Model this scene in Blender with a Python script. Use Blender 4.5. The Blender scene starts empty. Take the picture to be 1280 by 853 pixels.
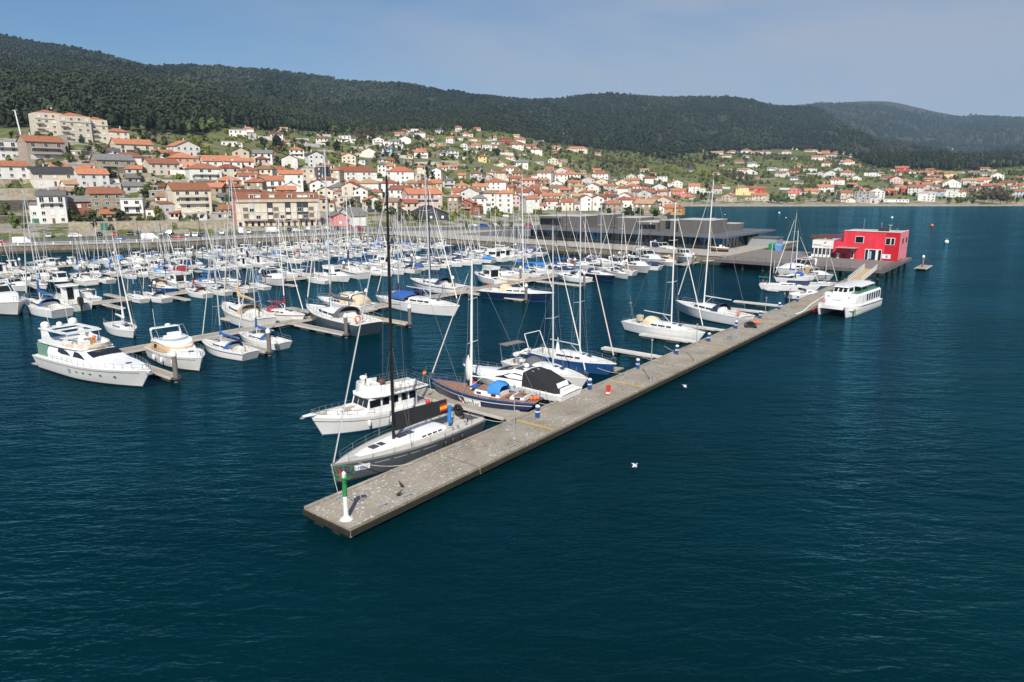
import bpy,bmesh,math,random
import numpy as np
from mathutils import Vector,Matrix,noise
# ------------------------------------------------------------------ scene, camera, light
SC = bpy.context.scene
COL = SC.collection
RAD = math.radians
FPX,CAMH,HOR = 860.0,21.0,232.0
PITCH = math.atan((426.5 - HOR)/FPX)
cam_d = bpy.data.cameras.new("camera")
cam = bpy.data.objects.new("camera",cam_d)
COL.objects.link(cam)
cam.location = (0,0,CAMH)
cam.rotation_euler = (math.pi/2 - PITCH,0,0)
cam_d.sensor_width = 36.0
cam_d.lens = FPX/1280*36.0
cam_d.clip_start = 0.5
cam_d.clip_end = 40000
SC.camera = cam
SUN_EL,SUN_AZ = 44.0,181.0        # degrees; azimuth clockwise from +Y
world = bpy.data.worlds.new("World")
SC.world = world
world.use_nodes = True
wn = world.node_tree
bg = wn.nodes["Background"]
sky = wn.nodes.new("ShaderNodeTexSky")
sky.sky_type = 'NISHITA'
sky.sun_disc = False
sky.sun_elevation = RAD(SUN_EL)
sky.sun_rotation = RAD(SUN_AZ)
sky.altitude = 0
sky.air_density = 1.0
sky.dust_density = 0.8
sky.ozone_density = 4.5
wtc = wn.nodes.new("ShaderNodeTexCoord")
wmp = wn.nodes.new("ShaderNodeMapping"); wmp.inputs["Scale"].default_value = (1.2,1.2,5.0); wmp.inputs["Rotation"].default_value = (0.25,0.3,0.4)
wno = wn.nodes.new("ShaderNodeTexNoise"); wno.inputs["Scale"].default_value = 1.3; wno.inputs["Detail"].default_value = 7; wno.inputs["Roughness"].default_value = 0.55; wno.inputs["Distortion"].default_value = 0.4
wrp = wn.nodes.new("ShaderNodeMapRange"); wrp.inputs["From Min"].default_value = 0.25; wrp.inputs["From Max"].default_value = 0.62; wrp.inputs["To Max"].default_value = 1.0
wmx = wn.nodes.new("ShaderNodeMix"); wmx.data_type = 'RGBA'
wmx.inputs[7].default_value = (4.1,4.55,5.5,1)        # thin high veil of cloud
wn.links.new(wtc.outputs["Generated"],wmp.inputs[0]); wn.links.new(wmp.outputs[0],wno.inputs["Vector"])
wn.links.new(wno.outputs["Fac"],wrp.inputs["Value"]); wsx = wn.nodes.new("ShaderNodeSeparateXYZ"); wn.links.new(wtc.outputs["Generated"],wsx.inputs[0])
wr2 = wn.nodes.new("ShaderNodeMapRange"); wr2.interpolation_type = 'SMOOTHSTEP'; wr2.inputs["From Min"].default_value = -0.75; wr2.inputs["From Max"].default_value = 0.25; wr2.inputs["To Min"].default_value = 0.1; wr2.inputs["To Max"].default_value = 0.85
wn.links.new(wsx.outputs[0],wr2.inputs["Value"])
wml = wn.nodes.new("ShaderNodeMath"); wml.operation = 'MULTIPLY'; wn.links.new(wrp.outputs[0],wml.inputs[0]); wn.links.new(wr2.outputs[0],wml.inputs[1])
wn.links.new(wml.outputs[0],wmx.inputs[0])
whs = wn.nodes.new("ShaderNodeHueSaturation"); whs.inputs["Saturation"].default_value = 1.3; whs.inputs["Value"].default_value = 0.95; wn.links.new(sky.outputs[0],whs.inputs["Color"])
wn.links.new(whs.outputs[0],wmx.inputs[6]); wn.links.new(wmx.outputs[2],bg.inputs[0])
bg.inputs[1].default_value = 0.074
sd = bpy.data.lights.new("sun",'SUN')
sd.energy = 4.6
sd.angle = RAD(0.55)
sd.color = (1.0,0.95,0.87)
so = bpy.data.objects.new("sun",sd)
COL.objects.link(so)
_az = RAD(SUN_AZ)
_sdir = Vector((math.sin(_az)*math.cos(RAD(SUN_EL)),math.cos(_az)*math.cos(RAD(SUN_EL)),math.sin(RAD(SUN_EL))))
so.rotation_euler = _sdir.to_track_quat('Z','Y').to_euler()
so.location = _sdir*900
SC.view_settings.view_transform = 'Standard'
SC.view_settings.look = 'None'
SC.view_settings.exposure = 0.42
SC.view_settings.gamma = 1.0
SC.render.engine = 'CYCLES'
SC.cycles.max_bounces = 5
SC.cycles.diffuse_bounces = 2
SC.cycles.glossy_bounces = 3
SC.cycles.transmission_bounces = 2
SC.cycles.transparent_max_bounces = 4
SC.cycles.volume_bounces = 0
SC.cycles.caustics_reflective = False
SC.cycles.caustics_refractive = False
SC.cycles.use_denoising = True
# ------------------------------------------------------------------ photo geometry
def ray(px,py):
 u = (px - 640)/FPX
 v = (426.5 - py)/FPX
 return Vector((u,math.cos(PITCH) + v*math.sin(PITCH),-math.sin(PITCH) + v*math.cos(PITCH)))
def G(px,py,z=0.0):
 d = ray(px,py)
 t = (z - CAMH)/d.z
 return Vector((d.x*t,d.y*t,z))
def slope(py):
 d = ray(640,py)
 return d.z/d.y
def at_y(px,py,Y):
 d = ray(px,py)
 t = Y/d.y
 return Vector((d.x*t,Y,CAMH + d.z*t))
# marina grid: s runs along the breakwater, t across the basin
O_ = Vector((-13.4,40.9))
U_ = Vector((0.62,0.785)).normalized()
N_ = Vector((-U_.y,U_.x))
ANG_U = math.atan2(U_.y,U_.x)
ANG_N = math.atan2(N_.y,N_.x)
def ST(s,t,z=0.0):
 p = O_ + U_*s + N_*t
 return Vector((p.x,p.y,z))
def toST(p):
 r = Vector((p[0],p[1])) - O_
 return r.dot(U_),r.dot(N_)
# ------------------------------------------------------------------ materials
def _nt(name):
 m = bpy.data.materials.new(name)
 m.use_nodes = True
 nt = m.node_tree
 return m,nt,nt.nodes,nt.links,nt.nodes["Principled BSDF"]
def c4(c):
 return (c[0],c[1],c[2],1.0)
def srgb(r,g,b):
 f = lambda v: v/12.92 if v <= 0.04045 else ((v + 0.055)/1.055) ** 2.4
 return (f(r/255),f(g/255),f(b/255))
MATS = {}
def mat(name,col,rough=0.6,metal=0.0,var=0.12,scale=1.5,bump=0.0,spec=0.5,rnd=0.0,coat=0.0,streak=0.0):
 if name in MATS:
  return MATS[name]
 m,nt,N,L,b = _nt(name)
 tc = N.new("ShaderNodeTexCoord")
 no = N.new("ShaderNodeTexNoise")
 no.inputs["Scale"].default_value = scale
 no.inputs["Detail"].default_value = 5
 no.inputs["Roughness"].default_value = 0.65
 src = tc.outputs["Object"]
 if streak:
  mp = N.new("ShaderNodeMapping")
  mp.inputs["Scale"].default_value = (streak,streak,0.12)
  L.new(src,mp.inputs[0]); src = mp.outputs[0]
 L.new(src,no.inputs["Vector"])
 rp = N.new("ShaderNodeValToRGB")
 rp.color_ramp.elements[0].position = 0.28
 rp.color_ramp.elements[1].position = 0.72
 lo = tuple(max(0,c*(1 - var)) for c in col)
 hi = tuple(min(1,c*(1 + var)) for c in col)
 rp.color_ramp.elements[0].color = c4(lo)
 rp.color_ramp.elements[1].color = c4(hi)
 L.new(no.outputs["Fac"],rp.inputs[0])
 out = rp.outputs[0]
 if rnd:
  oi = N.new("ShaderNodeObjectInfo")
  hs = N.new("ShaderNodeHueSaturation")
  mr = N.new("ShaderNodeMapRange")
  mr.inputs["To Min"].default_value = 1 - rnd
  mr.inputs["To Max"].default_value = 1 + rnd
  L.new(oi.outputs["Random"],mr.inputs["Value"])
  L.new(mr.outputs[0],hs.inputs["Value"])
  L.new(out,hs.inputs["Color"])
  out = hs.outputs[0]
 L.new(out,b.inputs["Base Color"])
 b.inputs["Roughness"].default_value = rough
 b.inputs["Metallic"].default_value = metal
 b.inputs["Specular IOR Level"].default_value = spec
 if coat:
  b.inputs["Coat Weight"].default_value = coat
  b.inputs["Coat Roughness"].default_value = 0.08
 if bump:
  bp = N.new("ShaderNodeBump")
  bp.inputs["Strength"].default_value = bump
  bp.inputs["Distance"].default_value = 0.05
  L.new(no.outputs["Fac"],bp.inputs["Height"])
  L.new(bp.outputs[0],b.inputs["Normal"])
 MATS[name] = m
 return m
def glass(name,col=(0.012,0.018,0.024),rough=0.06):
 return mat(name,col,rough=rough,var=0.3,scale=0.6,spec=0.8)
def brick_mat(name,a,b_,mortar,sx=1.0,h=0.3,w=0.6,rough=0.9,mort=0.02,bump=0.6):
 if name in MATS:
  return MATS[name]
 m,nt,N,L,b = _nt(name)
 tc = N.new("ShaderNodeTexCoord")
 geo = N.new("ShaderNodeNewGeometry")
 sp = N.new("ShaderNodeSeparateXYZ"); L.new(tc.outputs["Object"],sp.inputs[0])
 ad = N.new("ShaderNodeMath"); ad.operation = 'ADD'
 L.new(sp.outputs[0],ad.inputs[0]); L.new(sp.outputs[1],ad.inputs[1])
 cb = N.new("ShaderNodeCombineXYZ")
 L.new(ad.outputs[0],cb.inputs[0]); L.new(sp.outputs[2],cb.inputs[1])
 br = N.new("ShaderNodeTexBrick")
 br.inputs["Color1"].default_value = c4(a); br.inputs["Color2"].default_value = c4(b_)
 br.inputs["Mortar"].default_value = c4(mortar)
 br.inputs["Scale"].default_value = sx
 br.inputs["Brick Width"].default_value = w; br.inputs["Row Height"].default_value = h
 br.inputs["Mortar Size"].default_value = mort
 L.new(cb.outputs[0],br.inputs["Vector"])
 no = N.new("ShaderNodeTexNoise"); no.inputs["Scale"].default_value = 0.7; no.inputs["Detail"].default_value = 6
 L.new(tc.outputs["Object"],no.inputs["Vector"])
 mx = N.new("ShaderNodeMix"); mx.data_type = 'RGBA'; mx.blend_type = 'MULTIPLY'
 mx.inputs[0].default_value = 0.75
 rp = N.new("ShaderNodeValToRGB")
 rp.color_ramp.elements[0].position = 0.3; rp.color_ramp.elements[0].color = (0.45,0.44,0.42,1)
 rp.color_ramp.elements[1].position = 0.7; rp.color_ramp.elements[1].color = (1.15,1.12,1.08,1)
 L.new(no.outputs["Fac"],rp.inputs[0])
 L.new(br.outputs["Color"],mx.inputs[6]); L.new(rp.outputs[0],mx.inputs[7])
 L.new(mx.outputs[2],b.inputs["Base Color"])
 b.inputs["Roughness"].default_value = rough
 b.inputs["Specular IOR Level"].default_value = 0.25
 bp = N.new("ShaderNodeBump"); bp.inputs["Strength"].default_value = bump; bp.inputs["Distance"].default_value = 0.03
 L.new(br.outputs["Fac"],bp.inputs["Height"]); bp.invert = True
 L.new(bp.outputs[0],b.inputs["Normal"])
 MATS[name] = m
 return m
def tile_mat(name,col,var=0.38):
 if name in MATS:
  return MATS[name]
 m,nt,N,L,b = _nt(name)
 tc = N.new("ShaderNodeTexCoord")
 oi = N.new("ShaderNodeObjectInfo")
 wv = N.new("ShaderNodeTexWave"); wv.bands_direction = 'X'; wv.inputs["Scale"].default_value = 1.3
 wv.inputs["Distortion"].default_value = 0.6
 L.new(tc.outputs["Object"],wv.inputs["Vector"])
 n1 = N.new("ShaderNodeTexNoise"); n1.inputs["Scale"].default_value = 0.8; n1.inputs["Detail"].default_value = 8
 n1.inputs["Roughness"].default_value = 0.7
 vadd = N.new("ShaderNodeVectorMath"); vadd.operation = 'ADD'
 L.new(tc.outputs["Object"],vadd.inputs[0])
 cx = N.new("ShaderNodeCombineXYZ")
 mm = N.new("ShaderNodeMath"); mm.operation = 'MULTIPLY'; mm.inputs[1].default_value = 200
 L.new(oi.outputs["Random"],mm.inputs[0]); L.new(mm.outputs[0],cx.inputs[0])
 L.new(cx.outputs[0],vadd.inputs[1]); L.new(vadd.outputs[0],n1.inputs["Vector"])
 rp = N.new("ShaderNodeValToRGB")
 e = rp.color_ramp.elements
 e[0].position = 0.25; e[0].color = c4([c*0.5 for c in col])
 e[1].position = 0.75; e[1].color = c4([min(1,c*1.25) for c in col])
 k = e.new(0.48); k.color = c4(col)
 L.new(n1.outputs["Fac"],rp.inputs[0])
 hs = N.new("ShaderNodeHueSaturation")
 mr = N.new("ShaderNodeMapRange"); mr.inputs["To Min"].default_value = 1 - var; mr.inputs["To Max"].default_value = 1 + var
 L.new(oi.outputs["Random"],mr.inputs["Value"]); L.new(mr.outputs[0],hs.inputs["Value"])
 L.new(rp.outputs[0],hs.inputs["Color"]); L.new(hs.outputs[0],b.inputs["Base Color"])
 b.inputs["Roughness"].default_value = 0.85
 b.inputs["Specular IOR Level"].default_value = 0.25
 bp = N.new("ShaderNodeBump"); bp.inputs["Strength"].default_value = 0.7; bp.inputs["Distance"].default_value = 0.08
 L.new(wv.outputs["Fac"],bp.inputs["Height"]); L.new(bp.outputs[0],b.inputs["Normal"])
 MATS[name] = m
 return m
# ------------------------------------------------------------------ mesh building
KIDS = {}
class MB:
 def __init__(self):
  self.v = []; self.f = []; self.mi = []; self.cur = 0
 def add(self,vs,fs,mi=None):
  o = len(self.v)
  self.v.extend([tuple(p) for p in vs])
  for f in fs:
   self.f.append(tuple(i + o for i in f)); self.mi.append(self.cur if mi is None else mi)
  return self
 def box(self,x0,x1,y0,y1,z0,z1,mi=None):
  vs = [(x0,y0,z0),(x1,y0,z0),(x1,y1,z0),(x0,y1,z0),(x0,y0,z1),(x1,y0,z1),(x1,y1,z1),(x0,y1,z1)]
  return self.add(vs,[(0,3,2,1),(4,5,6,7),(0,1,5,4),(1,2,6,5),(2,3,7,6),(3,0,4,7)],mi)
 def cbox(self,c,s,rz=0.0,mi=None):
  ca,sa = math.cos(rz),math.sin(rz)
  vs = []
  for dz in (-.5,.5):
   for dx,dy in ((-.5,-.5),(.5,-.5),(.5,.5),(-.5,.5)):
    x,y = dx*s[0],dy*s[1]
    vs.append((c[0] + x*ca - y*sa,c[1] + x*sa + y*ca,c[2] + dz*s[2]))
  return self.add(vs,[(0,3,2,1),(4,5,6,7),(0,1,5,4),(1,2,6,5),(2,3,7,6),(3,0,4,7)],mi)
 def prism(self,poly,z0,z1,mi=None):
  n = len(poly)
  a = sum(poly[i][0]*poly[(i + 1) % n][1] - poly[(i + 1) % n][0]*poly[i][1] for i in range(n))
  if a < 0: poly = poly[::-1]
  vs = [(p[0],p[1],z0) for p in poly] + [(p[0],p[1],z1) for p in poly]
  fs = [tuple(range(n - 1,-1,-1)),tuple(range(n,2*n))] + [(i,(i + 1) % n,n + (i + 1) % n,n + i) for i in range(n)]
  return self.add(vs,fs,mi)
 def loft(self,rings,closed=True,cap0=False,cap1=False,mi=None):
  n = len(rings[0]); vs = [p for r in rings for p in r]; fs = []
  for k in range(len(rings) - 1):
   for i in range(n if closed else n - 1):
    j = (i + 1) % n
    fs.append((k*n + i,k*n + j,(k + 1)*n + j,(k + 1)*n + i))
  if cap0: fs.append(tuple(range(n - 1,-1,-1)))
  if cap1: fs.append(tuple((len(rings) - 1)*n + i for i in range(n)))
  return self.add(vs,fs,mi)
 def tube(self,p,q,r0,r1=None,n=6,mi=None,cap=True):
  p,q = Vector(p),Vector(q)
  if r1 is None: r1 = r0
  d = (q - p)
  if d.length < 1e-6: return self
  d.normalize()
  a = d.orthogonal().normalized(); b = d.cross(a)
  rg = []
  for c,r in ((p,r0),(q,r1)):
   rg.append([c + a*(r*math.cos(2*math.pi*i/n)) + b*(r*math.sin(2*math.pi*i/n)) for i in range(n)])
  return self.loft(rg,True,cap,cap,mi)
 def path(self,pts,r,n=5,mi=None):
  for a,b in zip(pts[:-1],pts[1:]):
   self.tube(a,b,r,r,n,mi,False)
  return self
 def lathe(self,prof,c=(0,0,0),n=12,mi=None):
  rg = [[(c[0] + r*math.cos(2*math.pi*i/n),c[1] + r*math.sin(2*math.pi*i/n),c[2] + z) for i in range(n)] for r,z in prof]
  return self.loft(rg,True,True,True,mi)
 def ball(self,c,r,sz=1.0,n=8,mi=None):
  prof = [(max(0.001,r*math.sin(math.pi*k/n)),-r*sz*math.cos(math.pi*k/n)) for k in range(n + 1)]
  return self.lathe(prof,c,n + 2,mi)
 def build(self,name,mats,parent=None,smooth=None,loc=None,rz=None):
  me = bpy.data.meshes.new(name)
  me.from_pydata(self.v,[],self.f)
  if not isinstance(mats,(list,tuple)): mats = [mats]
  for m in mats: me.materials.append(m)
  if len(mats) > 1: me.polygons.foreach_set("material_index",self.mi)
  if smooth is not None:
   me.polygons.foreach_set("use_smooth",[True]*len(me.polygons))
   me.set_sharp_from_angle(angle=RAD(smooth))
  me.update()
  o = bpy.data.objects.new(name,me)
  COL.objects.link(o); KIDS.pop(o.name,None)
  if parent is not None:
   o.parent = parent; KIDS.setdefault(parent.name,[]).append(o)
  if loc is not None: o.location = loc
  if rz is not None: o.rotation_euler = (0,0,rz)
  return o
def tag(o,label=None,cat=None,group=None,kind=None):
 if label: o["label"] = label
 if cat: o["category"] = cat
 if group: o["group"] = group
 if kind: o["kind"] = kind
 return o
def thing(name,label,cat,loc=(0,0,0),rz=0.0,group=None):
 o = bpy.data.objects.new(name,None)
 o.empty_display_size = 0.3
 COL.objects.link(o); KIDS.pop(o.name,None)
 o.location = loc; o.rotation_euler = (0,0,rz)
 return tag(o,label,cat,group)
def kids(o):
 return list(KIDS.get(o.name,[]))
def copy_tree(o,parent=None,paint=None):
 c = o.copy()
 COL.objects.link(c); KIDS.pop(c.name,None)
 if parent is not None:
  c.parent = parent; KIDS.setdefault(parent.name,[]).append(c)
 if paint and c.type == 'MESH':
  k = c.name.split('.')[0]
  if k in paint and len(c.material_slots):
   c.material_slots[0].link = 'OBJECT'
   c.material_slots[0].material = paint[k]
 for ch in kids(o):
  copy_tree(ch,c,paint)
 return c
# ------------------------------------------------------------------ terrain
def vnoise(x,y,seed=0):
 xi = np.floor(x).astype(np.int64); yi = np.floor(y).astype(np.int64)
 xf = x - xi; yf = y - yi
 def h(a,b):
  n = (a*374761393 + b*668265263 + seed*974634777) & 0x7fffffff
  n = ((n ^ (n >> 13))*1274126177) & 0x7fffffff
  return ((n ^ (n >> 16)) & 0xffff)/65535.0
 u = xf*xf*(3 - 2*xf); v = yf*yf*(3 - 2*yf)
 return (h(xi,yi)*(1 - u) + h(xi + 1,yi)*u)*(1 - v) + (h(xi,yi + 1)*(1 - u) + h(xi + 1,yi + 1)*u)*v
def fbm(x,y,oct=5,seed=0):
 a,s,t = 0.5,0.0,0.0
 for k in range(oct):
  s = s + a*vnoise(x*2 ** k,y*2 ** k,seed + k); t += a; a *= 0.55
 return s/t
# each column: bearing (pixel column), shore distance, then (distance, pixel row where the ground at that distance shows)
COLS = {
 -300: (168,[(215,303),(260,285),(300,255),(340,215),(380,185),(450,150),(1000,66),(1200,80),(1950,20),(2600,40)]),
 0: (222,[(236,301.5),(268,287),(285,280),(300,262),(318,240),(345,212),(370,190),(410,174),(470,155),(1000,88),(1200,96),(1950,41),(2600,60)]),
 60: (228,[(242,300.5),(270,286.5),(290,279),(310,258),(330,232),(350,206),(368,182),(400,174),(460,159),(1000,93),(1200,98),(1950,52),(2600,70)]),
 120: (236,[(248,299.5),(272,286.5),(292,279),(315,256),(340,228),(365,199),(395,183),(440,170),(1000,98),(1200,103),(1980,61),(2700,80)]),
 200: (246,[(256,298),(276,286),(298,277),(320,258),(350,233),(385,206),(420,191),(480,177),(1000,108),(1200,112),(2000,79),(2800,100)]),
 270: (253,[(264,297),(284,286),(302,278),(330,254),(365,226),(410,201),(470,184),(560,170),(1000,120),(1250,122),(2050,87),(2800,105)]),
 340: (262,[(272,295.5),(294,286),(312,277),(340,255),(390,228),(450,206),(520,190),(600,178),(1000,148),(1300,140),(2100,87),(2900,112)]),
 430: (277,[(287,293),(302,287),(325,280),(360,264),(420,242),(500,218),(600,198),(720,178),(850,171),(1050,168),(1500,144),(2200,101),(3000,120)]),
 520: (290,[(300,290),(325,283),(360,272),(420,255),(500,235),(600,214),(750,190),(900,171),(1100,164),(1500,144),(2300,111),(3000,122)]),
 580: (296,[(306,289),(340,280),(380,270),(430,258),(510,241),(600,222),(750,198),(900,175),(1050,160),(1200,162),(1550,148),(2400,116),(3100,128)]),
 640: (300,[(312,288),(350,280),(400,271),(450,263),(520,250),(600,234),(750,209),(900,185),(1050,166),(1200,169),(1600,154),(2500,124),(3200,137)]),
 700: (300,[(312,288),(360,279),(420,269),(480,262),(560,251),(650,239),(800,217),(1000,193),(1150,183),(1300,179),(1700,161),(2600,125),(3200,137)]),
 760: (300,[(312,288),(380,275),(440,267),(500,261.5),(580,251),(680,241),(850,220),(1050,203),(1250,191),(1700,168),(2600,119),(3200,137)]),
 826: (300,[(312,288),(400,272),(450,266),(530,262),(600,255),(720,244),(880,226),(1100,207),(1300,193),(1700,174),(2700,120),(3300,137)]),
 850: (716,[(733,256.2),(760,251),(800,244),(900,230),(1100,209),(1300,195),(1700,177),(2700,120),(3300,137)]),
 900: (720,[(736,256.2),(800,246),(900,232),(1100,211),(1300,197),(1600,184),(2000,168),(2700,120),(3300,137)]),
 960: (720,[(736,256.2),(800,246),(900,233),(1100,212),(1300,198),(1600,185),(2000,171),(2750,124),(3400,140),(5200,138)]),
 1010: (720,[(736,256.2),(800,246),(900,233),(1080,214),(1280,200),(1550,188),(2000,174),(2700,131),(3400,146),(5200,131)]),
 1060: (722,[(738,256),(800,247),(900,233),(1050,215),(1250,202),(1500,190),(2000,177),(2500,157),(3300,165),(5200,126)]),
 1100: (724,[(740,256),(800,247),(900,233),(1050,216),(1150,209),(1300,197),(1400,197),(1600,206),(2200,187),(2600,179),(3400,168),(5200,125.5)]),
 1180: (726,[(742,256),(800,248),(900,233),(1050,218),(1150,210),(1300,197),(1400,197),(1600,207),(2600,196),(3400,180),(5200,142),(6200,160)]),
 1280: (730,[(746,256),(800,248),(900,234),(1050,220),(1150,213),(1300,203),(1400,203),(1600,211),(2600,197),(3400,182),(4800,148),(6200,165)]),
 1640: (730,[(746,256),(800,248),(900,234),(1050,220),(1200,209),(1400,200),(1700,198),(2500,182),(3400,170),(4800,150),(6200,165)]),
}
CPX = np.array(sorted(COLS))
YS = np.concatenate([np.arange(150,620,3.0),np.arange(620,1100,6.0),np.arange(1100,2000,14.0),np.arange(2000,6300,40.0)])
_zc = []
for k in CPX:
 y0,pr = COLS[k]
 ys = [100,y0 - 4,y0 + 3] + [p[0] for p in pr] + [9000]
 zs = [-5.0,-5.0,1.7] + [CAMH + Y*slope(py) for Y,py in pr]
 zs.append(zs[-1] - 200)
 _zc.append(np.interp(YS,ys,zs))
_zc = np.array(_zc)
PXS = np.arange(-300,1640.1,4.0)
ZG = np.empty((len(PXS),len(YS)))
for j in range(len(YS)):
 ZG[:,j] = np.interp(PXS,CPX,_zc[:,j])
for _ in range(2):      # ease the creases between the columns, on the slopes only
 zz = ZG.copy()
 zz[1:-1] = (ZG[:-2] + 2*ZG[1:-1] + ZG[2:])/4
 w = np.clip((ZG - 4)/6,0,1)
 ZG = ZG*(1 - w) + zz*w
TU = (PXS - 640)/FPX/(math.cos(PITCH))      # not exact across rows; bearing uses the ray below
def bearing(px):
 d = ray(px,HOR)
 return d.x/d.y
BE = np.array([bearing(p) for p in PXS])
XG = BE[:,None]*YS[None,:]
YG = np.repeat(YS[None,:],len(PXS),0)
FOREST_PX = [-300,60,120,200,262,290,340,430,520,580,640,700,760,850,960,1040,1085,1130,1180,1230,1290,1640]
FOREST_Y = [455,455,465,500,530,660,720,930,1150,1120,1130,1300,1330,1420,1650,1600,1180,1130,1140,1160,1260,1250]
FY = np.interp(PXS,FOREST_PX,FOREST_Y)
fmask = np.clip((YG - FY[:,None] + 40*(fbm(XG/60,YG/60,3,5) - 0.5)*2)/20,0,1)
relief = (fbm(XG/340,YG/340,5,2) - 0.5)
ZG = ZG - np.clip((YG - 900)/900,0,1)*10
amp = np.clip((YG - 500)/1500,0,1)*(30 + 85*np.clip((ZG.max(axis=1,keepdims=True) - ZG - 30)/120,0,1))
ZG = ZG + relief*amp*np.clip((YG - FY[:,None])/300,0,1)
# small terraces on the inhabited slope
ter = (fbm(XG/22,YG/22,3,9) - 0.5)*2.2
ZG = ZG + ter*np.clip((ZG - 5)/8,0,1)*(1 - fmask)
heath = np.clip((YG - 4750)/300,0,1)*np.clip(1.4 - np.abs(PXS[:,None] - 1110)/90,0,1)
clear = ((np.abs(PXS[:,None] - 303) < 26) & (YG > 1480) & (YG < 1640)).astype(float)
heath = np.maximum(heath,clear)
heath = np.maximum(heath,((fbm(XG/130,YG/200,4,51) > 0.715) & (YG > 1250) & (PXS[:,None] > 330)).astype(float))
_RL = [(-520,60),(-330,150),(-160,216),(-116,234),(-99,249),(-73,264),(-20,292),(30,300)]
_dq = np.full(XG.shape,999.0)
for (ax,ay),(bx,by) in zip(_RL[:-1],_RL[1:]):
 tt = np.clip(((XG - ax)*(bx - ax) + (YG - ay)*(by - ay))/((bx - ax) ** 2 + (by - ay) ** 2),0,1)
 _dq = np.minimum(_dq,np.hypot(XG - ax - tt*(bx - ax),YG - ay - tt*(by - ay)))
_w = np.clip((_dq - 41)/5,0,1)
ZG = np.where(YG < 345,np.minimum(ZG,2.2)*(1 - _w) + ZG*_w,ZG)
def Tz(x,y):
 px = 640 + (x/y)/(BE[-1] - BE[0])*(PXS[-1] - PXS[0]) if False else np.interp(x/y,BE,PXS)
 i = min(max((px - PXS[0])/4.0,0),len(PXS) - 1.001); i0 = int(i); fi = i - i0
 j = int(np.searchsorted(YS,y)) - 1; j = min(max(j,0),len(YS) - 2)
 fj = min(max((y - YS[j])/(YS[j + 1] - YS[j]),0),1)
 a = ZG[i0,j]*(1 - fi) + ZG[i0 + 1,j]*fi
 b = ZG[i0,j + 1]*(1 - fi) + ZG[i0 + 1,j + 1]*fi
 return float(a*(1 - fj) + b*fj)
def TG(px,py,ymin=232.0,ymax=6000):
 d = ray(px,py)
 Y = ymin
 while Y < ymax:
  t = Y/d.y
  x = d.x*t; z = CAMH + d.z*t
  g = max(Tz(x,Y),2.3 if Y < 560 else -9)
  if z <= g:
   return Vector((x,Y,g))
  Y += 2.0 if Y < 700 else 5.0
 return Vector((d.x*ymax/d.y,ymax,Tz(d.x*ymax/d.y,ymax)))
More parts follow.
